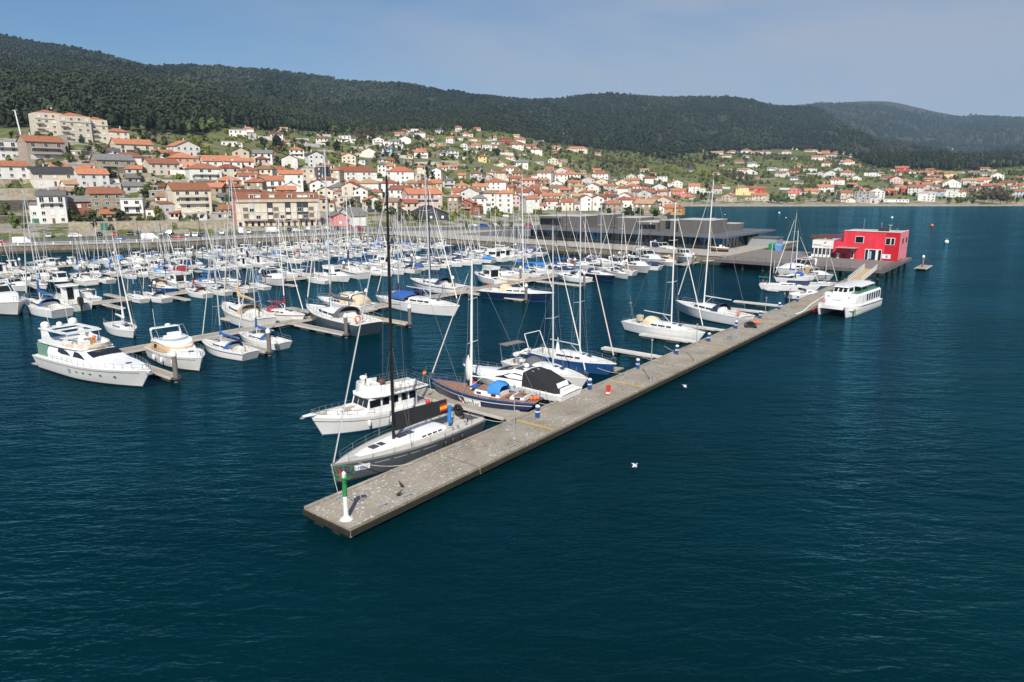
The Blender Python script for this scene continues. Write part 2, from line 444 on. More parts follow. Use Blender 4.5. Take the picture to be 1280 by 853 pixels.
def ground_material():
 m,nt,N,L,b = _nt("ground_cover")
 tc = N.new("ShaderNodeTexCoord")
 def noise(scale,det=6,rough=0.6,sx=1,sy=1,sz=1):
  mp = N.new("ShaderNodeMapping"); mp.inputs["Scale"].default_value = (sx,sy,sz)
  L.new(tc.outputs["Object"],mp.inputs[0])
  n = N.new("ShaderNodeTexNoise"); n.inputs["Scale"].default_value = scale
  n.inputs["Detail"].default_value = det; n.inputs["Roughness"].default_value = rough
  L.new(mp.outputs[0],n.inputs["Vector"]); return n.outputs["Fac"]
 def ramp(fac,stops):
  r = N.new("ShaderNodeValToRGB"); e = r.color_ramp.elements
  e[0].position,e[0].color = stops[0][0],c4(stops[0][1])
  e[1].position,e[1].color = stops[-1][0],c4(stops[-1][1])
  for p,c in stops[1:-1]:
   k = e.new(p); k.color = c4(c)
  L.new(fac,r.inputs[0]); return r.outputs[0]
 def mix(f,a,c_):
  x = N.new("ShaderNodeMix"); x.data_type = 'RGBA'
  L.new(f,x.inputs[0]); L.new(a,x.inputs[6]); L.new(c_,x.inputs[7]); return x.outputs[2]
 field = ramp(noise(0.045,6,0.65,1,1.6,3),[(0.30,(0.18,0.145,0.085)),(0.40,(0.13,0.125,0.05)),(0.48,(0.11,0.145,0.035)),(0.55,(0.15,0.185,0.042)),(0.62,(0.16,0.145,0.07)),(0.72,(0.20,0.175,0.10))])
 fine = ramp(noise(0.5,5,0.7),[(0.3,(0.05,0.055,0.025)),(0.7,(0.13,0.135,0.055))])
 field = mix(ramp(noise(0.16,4),[(0.35,(0.25,0.25,0.25)),(0.65,(0.75,0.75,0.75))]),field,fine)
 flowers = ramp(noise(0.03,3,0.6,1,3,1),[(0.62,(0,0,0)),(0.66,(0.9,0.9,0.9))])
 yel = ramp(noise(1.2,3),[(0.3,(0.16,0.17,0.02)),(0.7,(0.42,0.38,0.02))])
 field = mix(flowers,field,yel)
 floor = ramp(noise(0.05,6,0.7),[(0.3,(0.02,0.026,0.014)),(0.7,(0.055,0.054,0.03))])
 hea = ramp(noise(0.012,6,0.7),[(0.35,(0.02,0.026,0.018)),(0.6,(0.06,0.05,0.038)),(0.7,(0.03,0.035,0.022))])
 af = N.new("ShaderNodeAttribute"); af.attribute_name = "forest"
 ah = N.new("ShaderNodeAttribute"); ah.attribute_name = "heath"
 col = mix(af.outputs["Fac"],field,floor)
 col = mix(ah.outputs["Fac"],col,hea)
 at = N.new("ShaderNodeAttribute"); at.attribute_name = "town"
 yard = ramp(noise(0.25,5,0.7),[(0.3,(0.20,0.18,0.15)),(0.7,(0.36,0.33,0.28))])
 ym = ramp(noise(0.085,4,0.6),[(0.46,(0,0,0)),(0.50,(1,1,1))])
 yx = N.new("ShaderNodeMath"); yx.operation = 'MULTIPLY'; L.new(ym,yx.inputs[0]); L.new(at.outputs["Fac"],yx.inputs[1])
 col = mix(yx.outputs[0],col,yard)
 sep = N.new("ShaderNodeSeparateXYZ"); L.new(tc.outputs["Object"],sep.inputs[0])
 sh = N.new("ShaderNodeMapRange"); sh.inputs["From Min"].default_value = 1.4; sh.inputs["From Max"].default_value = 2.2
 L.new(sep.outputs[2],sh.inputs["Value"])
 sand = ramp(noise(0.3,4),[(0.3,(0.22,0.18,0.13)),(0.7,(0.36,0.31,0.23))])
 col = mix(sh.outputs[0],sand,col)
 L.new(col,b.inputs["Base Color"])
 b.inputs["Roughness"].default_value = 0.95
 b.inputs["Specular IOR Level"].default_value = 0.1
 bp = N.new("ShaderNodeBump"); bp.inputs["Strength"].default_value = 0.8; bp.inputs["Distance"].default_value = 0.8
 L.new(noise(0.4,6,0.75),bp.inputs["Height"]); L.new(bp.outputs[0],b.inputs["Normal"])
 return m
def build_terrain():
 nx,ny = ZG.shape
 co = np.stack([XG,YG,ZG],-1).reshape(-1,3)
 idx = np.arange(nx*ny).reshape(nx,ny)
 f = np.stack([idx[:-1,:-1],idx[1:,:-1],idx[1:,1:],idx[:-1,1:]],-1).reshape(-1,4)
 zmax = np.maximum.reduce([ZG[:-1,:-1],ZG[1:,:-1],ZG[1:,1:],ZG[:-1,1:]]).reshape(-1)
 f = f[zmax > -4.5]
 me = bpy.data.meshes.new("hills")
 me.vertices.add(len(co)); me.vertices.foreach_set("co",co.ravel())
 me.loops.add(len(f)*4); me.loops.foreach_set("vertex_index",f.ravel().astype(np.int32))
 me.polygons.add(len(f)); me.polygons.foreach_set("loop_start",np.arange(0,len(f)*4,4,dtype=np.int32))
 me.polygons.foreach_set("use_smooth",np.ones(len(f),dtype=bool))
 town = np.clip((np.interp(PXS,[-300,120,200,330,430,640,826,850,1640],[430,430,440,430,470,560,590,800,800])[:,None] - YG)/30,0,1)*(1 - fmask)
 town = np.maximum(town,0.22*np.clip((1000 - YG)/100,0,1)*(1 - fmask))
 for nm,arr in (("forest",fmask),("heath",heath),("town",town)):
  a = me.attributes.new(nm,'FLOAT','POINT'); a.data.foreach_set("value",arr.reshape(-1).astype(np.float32))
 me.update(calc_edges=True); me.validate()
 me.materials.append(ground_material())
 o = bpy.data.objects.new("hills",me); COL.objects.link(o)
 tag(o,"green inhabited slopes rising into dark wooded hills behind the marina town","hills",kind="structure")
build_terrain()
# ------------------------------------------------------------------ water
def build_water():
 m,nt,N,L,b = _nt("sea_water")
 tc = N.new("ShaderNodeTexCoord")
 def nz(scale,rot=0,sx=1,sy=1,det=3,rough=0.5,dist=0.0):
  mp = N.new("ShaderNodeMapping"); mp.inputs["Scale"].default_value = (sx,sy,1); mp.inputs["Rotation"].default_value = (0,0,rot)
  L.new(tc.outputs["Object"],mp.inputs[0])
  n = N.new("ShaderNodeTexNoise"); n.inputs["Scale"].default_value = scale
  n.inputs["Detail"].default_value = det; n.inputs["Roughness"].default_value = rough; n.inputs["Distortion"].default_value = dist
  L.new(mp.outputs[0],n.inputs["Vector"]); return n.outputs["Fac"]
 def mul(a,k):
  x = N.new("ShaderNodeMath"); x.operation = 'MULTIPLY'; L.new(a,x.inputs[0])
  if isinstance(k,(int,float)): x.inputs[1].default_value = k
  else: L.new(k,x.inputs[1])
  return x.outputs[0]
 def add(a,c_):
  x = N.new("ShaderNodeMath"); x.operation = 'ADD'; L.new(a,x.inputs[0]); L.new(c_,x.inputs[1]); return x.outputs[0]
 big = nz(0.012,0.3,1,1.8,4,0.55)
 rp = N.new("ShaderNodeValToRGB")
 rp.color_ramp.elements[0].position = 0.3; rp.color_ramp.elements[0].color = (0.0001,0.009,0.012,1)
 rp.color_ramp.elements[1].position = 0.7; rp.color_ramp.elements[1].color = (0.0002,0.021,0.0275,1)
 L.new(big,rp.inputs[0]); L.new(rp.outputs[0],b.inputs["Base Color"])
 b.inputs["Roughness"].default_value = 0.9
 b.inputs["Specular IOR Level"].default_value = 0.0
 gl = N.new("ShaderNodeBsdfGlossy"); gl.inputs["Color"].default_value = (0.21,0.60,0.86,1); gl.inputs["Roughness"].default_value = 0.09
 fr = N.new("ShaderNodeFresnel"); fr.inputs["IOR"].default_value = 1.333
 fk = mul(fr.outputs[0],0.70); ms = N.new("ShaderNodeMixShader"); L.new(fk,ms.inputs[0]); L.new(b.outputs[0],ms.inputs[1]); L.new(gl.outputs[0],ms.inputs[2])
 L.new(ms.outputs[0],N["Material Output"].inputs["Surface"])
 gust = N.new("ShaderNodeMapRange"); gust.inputs["From Min"].default_value = 0.35; gust.inputs["From Max"].default_value = 0.65
 gust.inputs["To Min"].default_value = 0.55; gust.inputs["To Max"].default_value = 1.15
 L.new(nz(0.025,0.5,1,2.2,4,0.55,0.6),gust.inputs["Value"])
 chop = mul(nz(0.42,0.35,0.55,1.5,3,0.5,0.3),0.75)
 rip = mul(nz(1.5,-0.15,0.55,1.3,3,0.55,0.4),0.30)
 fine = mul(nz(4.0,0.2,0.7,1.2,2,0.5),0.10)
 h = mul(add(add(chop,rip),fine),gust.outputs[0])
 bp = N.new("ShaderNodeBump"); bp.inputs["Strength"].default_value = 1.0; bp.inputs["Distance"].default_value = WAVE
 L.new(h,bp.inputs["Height"]); L.new(bp.outputs[0],gl.inputs["Normal"]); L.new(bp.outputs[0],fr.inputs["Normal"])
 g = MB()
 g.add([(-3000,-600,0),(4000,-600,0),(4000,3000,0),(-3000,3000,0)],[(0,1,2,3)])
 tag(g.build("sea_water",m),"deep teal rippled harbour water","water",kind="structure")
WAVE = 0.6
build_water()
# ------------------------------------------------------------------ haze
def build_haze(density):
 m = bpy.data.materials.new("sea_haze"); m.use_nodes = True
 nt = m.node_tree
 for n in list(nt.nodes):
  if n.type != 'OUTPUT_MATERIAL': nt.nodes.remove(n)
 v = nt.nodes.new("ShaderNodeVolumePrincipled")
 v.inputs["Color"].default_value = (0.50,0.72,0.98,1)
 v.inputs["Density"].default_value = density
 v.inputs["Anisotropy"].default_value = 0.0
 nt.links.new(v.outputs[0],nt.nodes["Material Output"].inputs["Volume"])
 g = MB(); g.box(-5200,6400,-700,9000,-400,760)
 o = g.build("haze",m)
 tag(o,"thin pale blue haze over the bay and hills","haze",kind="stuff")
HAZE = 0.00007
if HAZE: build_haze(HAZE)
# ------------------------------------------------------------------ quays
M_stone = brick_mat("quay_stone",(0.30,0.26,0.20),(0.20,0.175,0.14),(0.09,0.08,0.065),h=0.45,w=0.9)
M_conc = mat("quay_concrete",(0.34,0.315,0.27),0.9,var=0.22,scale=0.35,bump=0.2)
M_asph = mat("asphalt",(0.115,0.112,0.11),0.9,var=0.2,scale=0.25,bump=0.1)
M_pave = mat("plaza_paving",(0.36,0.33,0.28),0.9,var=0.2,scale=0.2)
QZ = 2.35
QE = [Vector((-520,60)),Vector((-330,150)),Vector((-160,216)),Vector((-116,234)),Vector((-99,249)),Vector((-73,264)),ST(158,186).xy,ST(156.5,34).xy,ST(222,34).xy,ST(222,100).xy,Vector((127,548))]
QB = [Vector((70,548)),Vector((10,352)),Vector((-62,318)),Vector((-100,302)),Vector((-150,285)),Vector((-215,262)),Vector((-340,200)),Vector((-520,110))]
def build_quay():
 g = MB(); g.cur = 0
 poly = [(p.x,p.y) for p in QE + QB]
 n = len(poly)
 vs = [(p[0],p[1],-3) for p in poly] + [(p[0],p[1],QZ) for p in poly]
 g.add(vs,[tuple(range(n,2*n))],1)
 g.add(vs,[(i,(i + 1) % n,n + (i + 1) % n,n + i) for i in range(n)],0)
 tag(g.build("quay_ground",[M_stone,M_conc]),"stone walled quay around the marina basin","quay",kind="structure")
 M_wet = mat("weed_line",(0.045,0.04,0.026),0.7,var=0.4,scale=1.2)
 c = MB(); w = MB()
 for a,b in zip(QE[1:8],QE[2:9]):
  d = (b - a).normalized(); nrm = Vector((d.y,-d.x)); L_ = (b - a).length
  mid = (a + b)/2
  c.cbox((mid.x - nrm.x*0.3,mid.y - nrm.y*0.3,QZ + 0.09),(L_,1.0,0.24),math.atan2(d.y,d.x))
  w.cbox((mid.x + nrm.x*0.0,mid.y + nrm.y*0.0,0.2),(L_,0.10,1.1),math.atan2(d.y,d.x))
 tag(c.build("quay_coping",M_conc),"pale stone coping along the quay edge","coping",kind="structure")
 tag(w.build("quay_tide_band",M_wet),"dark weed band at the foot of the quay wall","tide mark",kind="structure")
build_quay()
def strip(name,pts_a,pts_b,z,m,label,cat):
 g = MB(); n = len(pts_a)
 g.add([(p[0],p[1],z) for p in pts_a] + [(p[0],p[1],z) for p in pts_b],[(i,i + 1,n + i + 1,n + i) for i in range(n - 1)])
 return tag(g.build(name,m),label,cat,kind="structure")
def offset(pts,d):
 out = []
 for i,p in enumerate(pts):
  a = pts[max(0,i - 1)]; b = pts[min(len(pts) - 1,i + 1)]
  t = (b - a).normalized()
  out.append(p + Vector((-t.y,t.x))*d)
 return out
RE = QE[1:7] + [Vector((-20,292)),Vector((30,300))]
strip("promenade_pavement",offset(RE,1.0),offset(RE,5.0),QZ + 0.03,M_pave,"pale promenade pavement along the quay railing","pavement")
strip("quay_road",offset(RE,5.2),offset(RE,31.0),QZ + 0.02,M_asph,"grey asphalt road with parking behind the promenade","road")
M_verge = mat("verge_grass",(0.075,0.11,0.028),0.95,var=0.35,scale=0.5)
strip("verge_ground",offset(RE[:5],31.2),offset(RE[:5],41.0),QZ + 0.035,M_verge,"grass verge between the road and the garden walls","verge")
strip("square_road",[ST(175,150).xy,ST(185,60).xy],[ST(215,150).xy,ST(215,60).xy],QZ + 0.015,M_asph,"asphalt parking square behind the fish market","road")
# ------------------------------------------------------------------ trees
def leaf_mat(name,lo,hi,rnd=0.25):
 m,nt,N,L,b = _nt(name)
 tc = N.new("ShaderNodeTexCoord"); oi = N.new("ShaderNodeObjectInfo")
 n = N.new("ShaderNodeTexNoise"); n.inputs["Scale"].default_value = 0.55; n.inputs["Detail"].default_value = 4
 L.new(tc.outputs["Object"],n.inputs["Vector"])
 r = N.new("ShaderNodeValToRGB")
 r.color_ramp.elements[0].position = 0.32; r.color_ramp.elements[0].color = c4(lo)
 r.color_ramp.elements[1].position = 0.68; r.color_ramp.elements[1].color = c4(hi)
 L.new(n.outputs["Fac"],r.inputs[0])
 hs = N.new("ShaderNodeHueSaturation")
 mr = N.new("ShaderNodeMapRange"); mr.inputs["To Min"].default_value = 1 - rnd; mr.inputs["To Max"].default_value = 1 + rnd
 L.new(oi.outputs["Random"],mr.inputs["Value"]); L.new(mr.outputs[0],hs.inputs["Value"])
 mh = N.new("ShaderNodeMapRange"); mh.inputs["To Min"].default_value = 0.485; mh.inputs["To Max"].default_value = 0.52
 L.new(oi.outputs["Random"],mh.inputs["Value"]); L.new(mh.outputs[0],hs.inputs["Hue"])
 L.new(r.outputs[0],hs.inputs["Color"]); L.new(hs.outputs[0],b.inputs["Base Color"])
 b.inputs["Roughness"].default_value = 0.75; b.inputs["Specular IOR Level"].default_value = 0.25
 return m
LM = {
 'pine': leaf_mat("pine_leaves",(0.013,0.022,0.010),(0.036,0.050,0.019)),
 'euca': leaf_mat("eucalyptus_leaves",(0.020,0.030,0.015),(0.048,0.060,0.028)),
 'far': leaf_mat("far_wood_leaves",(0.012,0.021,0.012),(0.030,0.043,0.021)),
 'oak': leaf_mat("bare_oak_twigs",(0.075,0.066,0.036),(0.135,0.112,0.06)),
 'lime': leaf_mat("spring_leaves",(0.075,0.095,0.018),(0.17,0.18,0.032)),
 'bush': leaf_mat("garden_leaves",(0.05,0.072,0.02),(0.125,0.145,0.042)),
}
BARK = mat("tree_bark",(0.10,0.085,0.065),0.95,var=0.3,scale=3)
def crown_mesh(rng,h0,h1,rad,n,leaf,lobes=6,shape='round'):
 g = MB()
 L_ = []
 for k in range(lobes):
  zz = rng.uniform(0.12,0.92)
  if shape == 'cone': rr = rad*(1.05 - zz)*rng.uniform(0.7,1)
  elif shape == 'tall': rr = rad*(0.55 + 0.5*math.sin(math.pi*zz))*rng.uniform(0.6,1)
  else: rr = rad*math.sin(math.pi*(0.2 + 0.65*zz))*rng.uniform(0.6,1)
  a = rng.uniform(0,6.283); off = rr*rng.uniform(0.2,0.75)
  L_.append((math.cos(a)*off,math.sin(a)*off,h0 + (h1 - h0)*zz,rr*rng.uniform(0.5,0.85)))
 for k in range(n):
  cx,cy,cz,r = L_[rng.randrange(len(L_))]
  d = Vector((rng.gauss(0,1),rng.gauss(0,1),rng.gauss(0,0.8))).normalized()
  p = Vector((cx,cy,cz)) + d*(r*(rng.random() ** 0.35))
  s = leaf*rng.uniform(0.6,1.3)
  nrm = (d + Vector((rng.uniform(-.7,.7),rng.uniform(-.7,.7),rng.uniform(-.2,.9)))).normalized()
  a = nrm.orthogonal().normalized(); b = nrm.cross(a)
  t = rng.uniform(0,6.283); a,b = a*math.cos(t) + b*math.sin(t),b*math.cos(t) - a*math.sin(t)
  g.add([p - a*s - b*s*.6,p + a*s*.8 - b*s*.7,p + a*s + b*s*.6 + nrm*s*.25,p - a*s*.7 + b*s*.8],[(0,1,2,3)])
 return g
def trunk_mesh(rng,h,r,limbs=5,spread=1.6):
 g = MB()
 top = Vector((rng.uniform(-.3,.3),rng.uniform(-.3,.3),h))
 g.tube((0,0,-0.6),top*0.55,r,r*0.7,7); g.tube(top*0.55,top,r*0.7,r*0.3,6)
 for k in range(limbs):
  z = rng.uniform(0.45,0.9); a = rng.uniform(0,6.283)
  g.tube(top*z,top*z + Vector((math.cos(a)*spread,math.sin(a)*spread,h*0.22)),r*0.35,r*0.12,5)
 return g
TREES = {}
def tree_kind(key,label,leafkey,h,rad,n,leaf,shape,variants=3,base=0.25):
 rng = random.Random(hash(key) % 1000 if False else sum(ord(c) for c in key))
 out = []
 for k in range(variants):
  out.append((crown_mesh(rng,h*base,h,rad,n,leaf,8,shape),trunk_mesh(rng,h*0.8,0.03*h*0.6 + 0.05,5,rad*0.6),LM[leafkey],h))
 TREES[key] = (out,label,{})
tree_kind('pine','dark pine','pine',15,3.6,420,0.62,'round',base=0.3)
tree_kind('euca','tall grey-green eucalyptus','euca',19,3.2,420,0.62,'tall',base=0.3)
tree_kind('oak','brown bare-twigged oak','oak',10,4.6,520,0.38,'round',base=0.22)
tree_kind('lime','yellow-green leafy tree','lime',8,3.6,420,0.42,'round',base=0.15)
tree_kind('garden','round green garden tree','bush',5.0,2.4,380,0.30,'round',base=0.2)
tree_kind('cypress','narrow dark cypress','pine',9,1.5,320,0.36,'tall',base=0.05)
TREE_LIST = []
def tree(key,loc,scale=1.0,where="",group=None):
 kinds,lab,cache = TREES[key]
 k = random.randrange(len(kinds))
 name = {'pine': 'pine_tree','euca': 'eucalyptus_tree','oak': 'oak_tree','lime': 'leafy_tree','garden': 'garden_tree','cypress': 'cypress_tree'}[key]
 if k not in cache:
  root = thing(name,None,'tree')
  c,t,lm,h = kinds[k]
  c.build('crown',lm,root); t.build('trunk',BARK,root,40)
  cache[k] = root
 else:
  root = copy_tree(cache[k])
 root.location = loc; root.rotation_euler = (0,0,random.uniform(0,6.28))
 root.scale = (scale*random.uniform(.9,1.15),)*2 + (scale*random.uniform(.9,1.1),)
 TREE_LIST.append((root,lab,where))
 root["category"] = "tree"
 return root
# ---------------- the far woods: uncountable, one object each
def low_tree(rng,name,leafkey,h,rad,n,leaf,shape):
 g = crown_mesh(rng,h*0.12,h,rad,n,leaf,6,shape)
 g.lathe([(0.05,h*0.1),(rad*0.5,h*0.3),(rad*0.55,h*0.55),(rad*0.3,h*0.8),(0.05,h*0.92)],n=6)
 g.tube((0,0,-1),(0,0,h*0.4),0.25,0.2,5)
 me_o = g.build(name,LM[leafkey])
 COL.objects.unlink(me_o)
 return me_o
def scatter(name,label,pts,scl,protos,kind_cat="wood"):
 me = bpy.data.meshes.new(name)
 me.vertices.add(len(pts)); me.vertices.foreach_set("co",np.asarray(pts,dtype=np.float32).ravel())
 a = me.attributes.new("scl",'FLOAT','POINT'); a.data.foreach_set("value",np.asarray(scl,dtype=np.float32))
 rng = np.random.default_rng(4)
 a = me.attributes.new("rz",'FLOAT','POINT'); a.data.foreach_set("value",rng.uniform(0,6.28,len(pts)).astype(np.float32))
 a = me.attributes.new("var",'INT','POINT'); P_ = np.asarray(pts); nz_ = fbm(P_[:,0]/(22 + P_[:,1]*.055),P_[:,1]/(22 + P_[:,1]*.055),3,33)
 k_ = np.clip((nz_ - 0.28)/0.46 + rng.normal(0,0.16,len(pts)),0,0.999); a.data.foreach_set("value",(k_*len(protos)).astype(np.int32))
 o = bpy.data.objects.new(name,me); COL.objects.link(o)
 ng = bpy.data.node_groups.new(name + "_nodes",'GeometryNodeTree')
 ng.interface.new_socket("Geometry",in_out='INPUT',socket_type='NodeSocketGeometry')
 ng.interface.new_socket("Geometry",in_out='OUTPUT',socket_type='NodeSocketGeometry')
 N,L = ng.nodes,ng.links
 gi = N.new("NodeGroupInput"); go = N.new("NodeGroupOutput")
 iop = N.new("GeometryNodeInstanceOnPoints")
 iop.inputs["Pick Instance"].default_value = True
 g2i = N.new("GeometryNodeGeometryToInstance")
 for p in reversed(protos):
  oi = N.new("GeometryNodeObjectInfo"); oi.inputs["Object"].default_value = p
  L.new(oi.outputs["Geometry"],g2i.inputs[0])
 def attr(nm,typ):
  n = N.new("GeometryNodeInputNamedAttribute"); n.data_type = typ; n.inputs["Name"].default_value = nm
  return n.outputs["Attribute"]
 cx = N.new("ShaderNodeCombineXYZ"); L.new(attr("rz",'FLOAT'),cx.inputs[2])
 L.new(gi.outputs[0],iop.inputs["Points"]); L.new(g2i.outputs[0],iop.inputs["Instance"])
 L.new(attr("var",'INT'),iop.inputs["Instance Index"])
 L.new(cx.outputs[0],iop.inputs["Rotation"]); L.new(attr("scl",'FLOAT'),iop.inputs["Scale"])
 L.new(iop.outputs[0],go.inputs[0])
 md = o.modifiers.new("scatter",'NODES'); md.node_group = ng
 tag(o,label,kind_cat,kind="stuff")
 return o
def grid_interp(arr,x,y):
 px = np.interp(x/y,BE,PXS)
 i = np.clip((px - PXS[0])/4.0,0,len(PXS) - 1.001); i0 = i.astype(int); fi = i - i0
 j = np.clip(np.searchsorted(YS,y) - 1,0,len(YS) - 2)
 fj = np.clip((y - YS[j])/(YS[j + 1] - YS[j]),0,1)
 return (arr[i0,j]*(1 - fi) + arr[i0 + 1,j]*fi)*(1 - fj) + (arr[i0,j + 1]*(1 - fi) + arr[i0 + 1,j + 1]*fi)*fj
def sample_forest(y0,y1,spacing,seed,pxlo=-260,pxhi=1600):
 rng = np.random.default_rng(seed)
 b0,b1 = bearing(pxlo),bearing(pxhi)
 area = (b1 - b0)*(y1 ** 2 - y0 ** 2)/2
 n = int(area/spacing ** 2)
 y = np.sqrt(rng.uniform(y0 ** 2,y1 ** 2,n)); x = rng.uniform(b0,b1,n)*y
 f = grid_interp(fmask,x,y); h = grid_interp(heath,x,y); z = grid_interp(ZG,x,y)
 keep = (f > 0.5) & (h < 0.4) & (z > 3)
 gap = fbm(x/45,y/45,3,11)
 keep &= gap > 0.30
 px = np.interp(x/y,BE,PXS)
 ang = np.maximum.accumulate((ZG - CAMH)/YS[None,:],axis=1)
 i = np.clip(((px - PXS[0])/4.0).astype(int),0,len(PXS) - 1); j = np.clip(np.searchsorted(YS,y) - 2,0,len(YS) - 1)
 keep &= ((z + 24 - CAMH)/y) > ang[i,j]
 return np.stack([x,y,z],-1)[keep],rng
_r = random.Random(7)
P_near = [low_tree(_r,"wood_pine",'far',15,3.8,150,0.95,'round'),low_tree(_r,"wood_pine",'pine',14,3.6,150,0.95,'round'),low_tree(_r,"wood_eucalyptus",'euca',18,3.3,150,0.95,'tall'),
   low_tree(_r,"wood_pine",'pine',12,3.4,150,0.9,'round'),low_tree(_r,"wood_eucalyptus",'euca',16,3.6,150,1.0,'tall'),low_tree(_r,"wood_pine",'pine',15,4.2,170,0.9,'round'),low_tree(_r,"wood_oak",'bush',10,3.6,150,0.9,'round')]
P_far = [low_tree(_r,"far_pine",'far',11,4.2,46,1.7,'round'),low_tree(_r,"far_pine",'far',13,4.0,46,1.7,'tall'),low_tree(_r,"far_pine",'pine',10,4.4,46,1.7,'round'),low_tree(_r,"far_eucalyptus",'euca',13,4.2,46,1.7,'tall')]
pts,rg = sample_forest(440,1350,6.2,1)
scatter("wooded_hillside","dense dark pine and eucalyptus wood covering the hillside above the town",pts,rg.uniform(0.65,1.2,len(pts)),P_near)
n_near = len(pts)
pts,rg = sample_forest(1350,3300,10.0,2)
n_far = len(pts)
scatter("mountain_forest","continuous dark forest over the long mountain ridge",pts,rg.uniform(0.75,1.3,len(pts)),P_far)
pts,rg = sample_forest(3300,6200,22,3,880,1600)
scatter("distant_forest","far forest on the bare-topped hill across the bay",pts,rg.uniform(1.2,2.2,len(pts)),P_far)
print("forest",n_near,n_far,len(pts))
# hillside scrub
def sample_scrub(n,seed):
 rng = np.random.default_rng(seed)
 y = np.sqrt(rng.uniform(270 ** 2,1500 ** 2,n)); x = rng.uniform(bearing(-60),bearing(1400),n)*y
 z = grid_interp(ZG,x,y); f = grid_interp(fmask,x,y)
 d = fbm(x/40,y/25,4,21)
 keep = (z > 3.2) & (f < 0.4) & (d > 0.47)
 return np.stack([x,y,z],-1)[keep],rng
P_scr = []
for lk,hh in (('bush',2.2),('oak',2.6),('pine',2.6),('bush',1.6),('lime',1.5)):
 P_scr.append(low_tree(_r,"scrub_bush",lk,hh,1.5,34,0.55,'round'))
pts,rg = sample_scrub(24000,5)
scatter("hillside_scrub","loose green and brown scrub between the houses on the slope",pts,rg.uniform(0.5,1.9,len(pts)),P_scr,"scrub")
print("scrub",len(pts))
# ------------------------------------------------------------------ houses
WALL = {
 'white': mat("white_render",(0.72,0.70,0.66),0.85,var=0.10,scale=0.9,streak=0.8,rnd=0.06),
 'grey': mat("grey_render",(0.46,0.45,0.43),0.9,var=0.18,scale=0.8,streak=0.8,rnd=0.12),
 'light grey': mat("pale_grey_render",(0.62,0.61,0.58),0.9,var=0.14,scale=0.8,streak=0.8,rnd=0.1),
 'cream': mat("cream_render",(0.62,0.555,0.44),0.88,var=0.12,scale=0.8,streak=0.8,rnd=0.08),
 'beige': mat("beige_render",(0.50,0.43,0.33),0.88,var=0.14,scale=0.8,streak=0.8,rnd=0.1),
 'taupe': mat("taupe_render",(0.36,0.29,0.24),0.9,var=0.14,scale=0.8,streak=0.8),
 'stone': brick_mat("granite_wall",(0.44,0.38,0.28),(0.33,0.285,0.215),(0.40,0.36,0.29),h=0.35,w=0.7,mort=0.03,bump=0.4),
 'brick': brick_mat("red_brick_wall",(0.40,0.12,0.07),(0.33,0.10,0.06),(0.35,0.2,0.15),h=0.12,w=0.3,bump=0.2),
 'salmon': mat("salmon_render",(0.64,0.33,0.22),0.88,var=0.1,scale=0.8,streak=0.8),
 'pink': mat("pink_render",(0.66,0.24,0.22),0.88,var=0.1,scale=0.8,streak=0.8),
 'rose': mat("pale_rose_render",(0.62,0.46,0.42),0.88,var=0.1,scale=0.8,streak=0.8),
 'yellow': mat("yellow_render",(0.72,0.56,0.26),0.88,var=0.1,scale=0.8,streak=0.8),
 'green': mat("pale_green_render",(0.52,0.60,0.42),0.88,var=0.1,scale=0.8,streak=0.8),
 'blue': mat("pale_blue_render",(0.45,0.56,0.64),0.88,var=0.1,scale=0.8,streak=0.8),
 'orange': mat("ochre_orange_render",(0.55,0.28,0.11),0.88,var=0.15,scale=0.8,streak=0.8),
 'red': mat("red_render",(0.52,0.08,0.06),0.88,var=0.12,scale=0.8,streak=0.8),
 'dark': mat("dark_cladding",(0.035,0.04,0.05),0.7,var=0.2,scale=0.8),
}
ROOF = {
 'orange': tile_mat("orange_clay_tiles",(0.37,0.15,0.082)),
 'red': tile_mat("red_clay_tiles",(0.34,0.115,0.065)),
 'brown': tile_mat("brown_clay_tiles",(0.23,0.095,0.055)),
 'tan': tile_mat("weathered_tan_tiles",(0.34,0.215,0.125)),
 'grey': tile_mat("grey_slate_tiles",(0.16,0.155,0.15)),
 'dark': tile_mat("dark_slate_tiles",(0.055,0.055,0.06)),
 'flat': mat("flat_roof_gravel",(0.40,0.39,0.37),0.9,var=0.2),
}
GLASS = glass("window_glass")
GLASS_B = glass("bluish_window_glass",(0.03,0.05,0.07))
BLIND = mat("white_roller_blind",(0.72,0.70,0.64),0.7,var=0.06)
BLINDT = mat("cream_roller_blind",(0.66,0.60,0.46),0.7,var=0.06)
FRAME = mat("white_window_frame",(0.75,0.75,0.73),0.5,var=0.05)
RAIL = mat("balcony_rail_metal",(0.20,0.20,0.21),0.5,var=0.1)
SLABM = mat("balcony_slab",(0.60,0.58,0.54),0.85,var=0.12)
SHADE = mat("loggia_shade",(0.16,0.14,0.12),0.9,var=0.3)  # shade inside the loggias, put into a flat panel's colour
DOORM = [mat("brown_door",(0.16,0.075,0.035),0.6,var=0.2),mat("green_door",(0.03,0.14,0.10),0.6),mat("white_garage_door",(0.6,0.6,0.58),0.6),mat("dark_garage_door",(0.07,0.07,0.075),0.6)]
_wmesh = {}
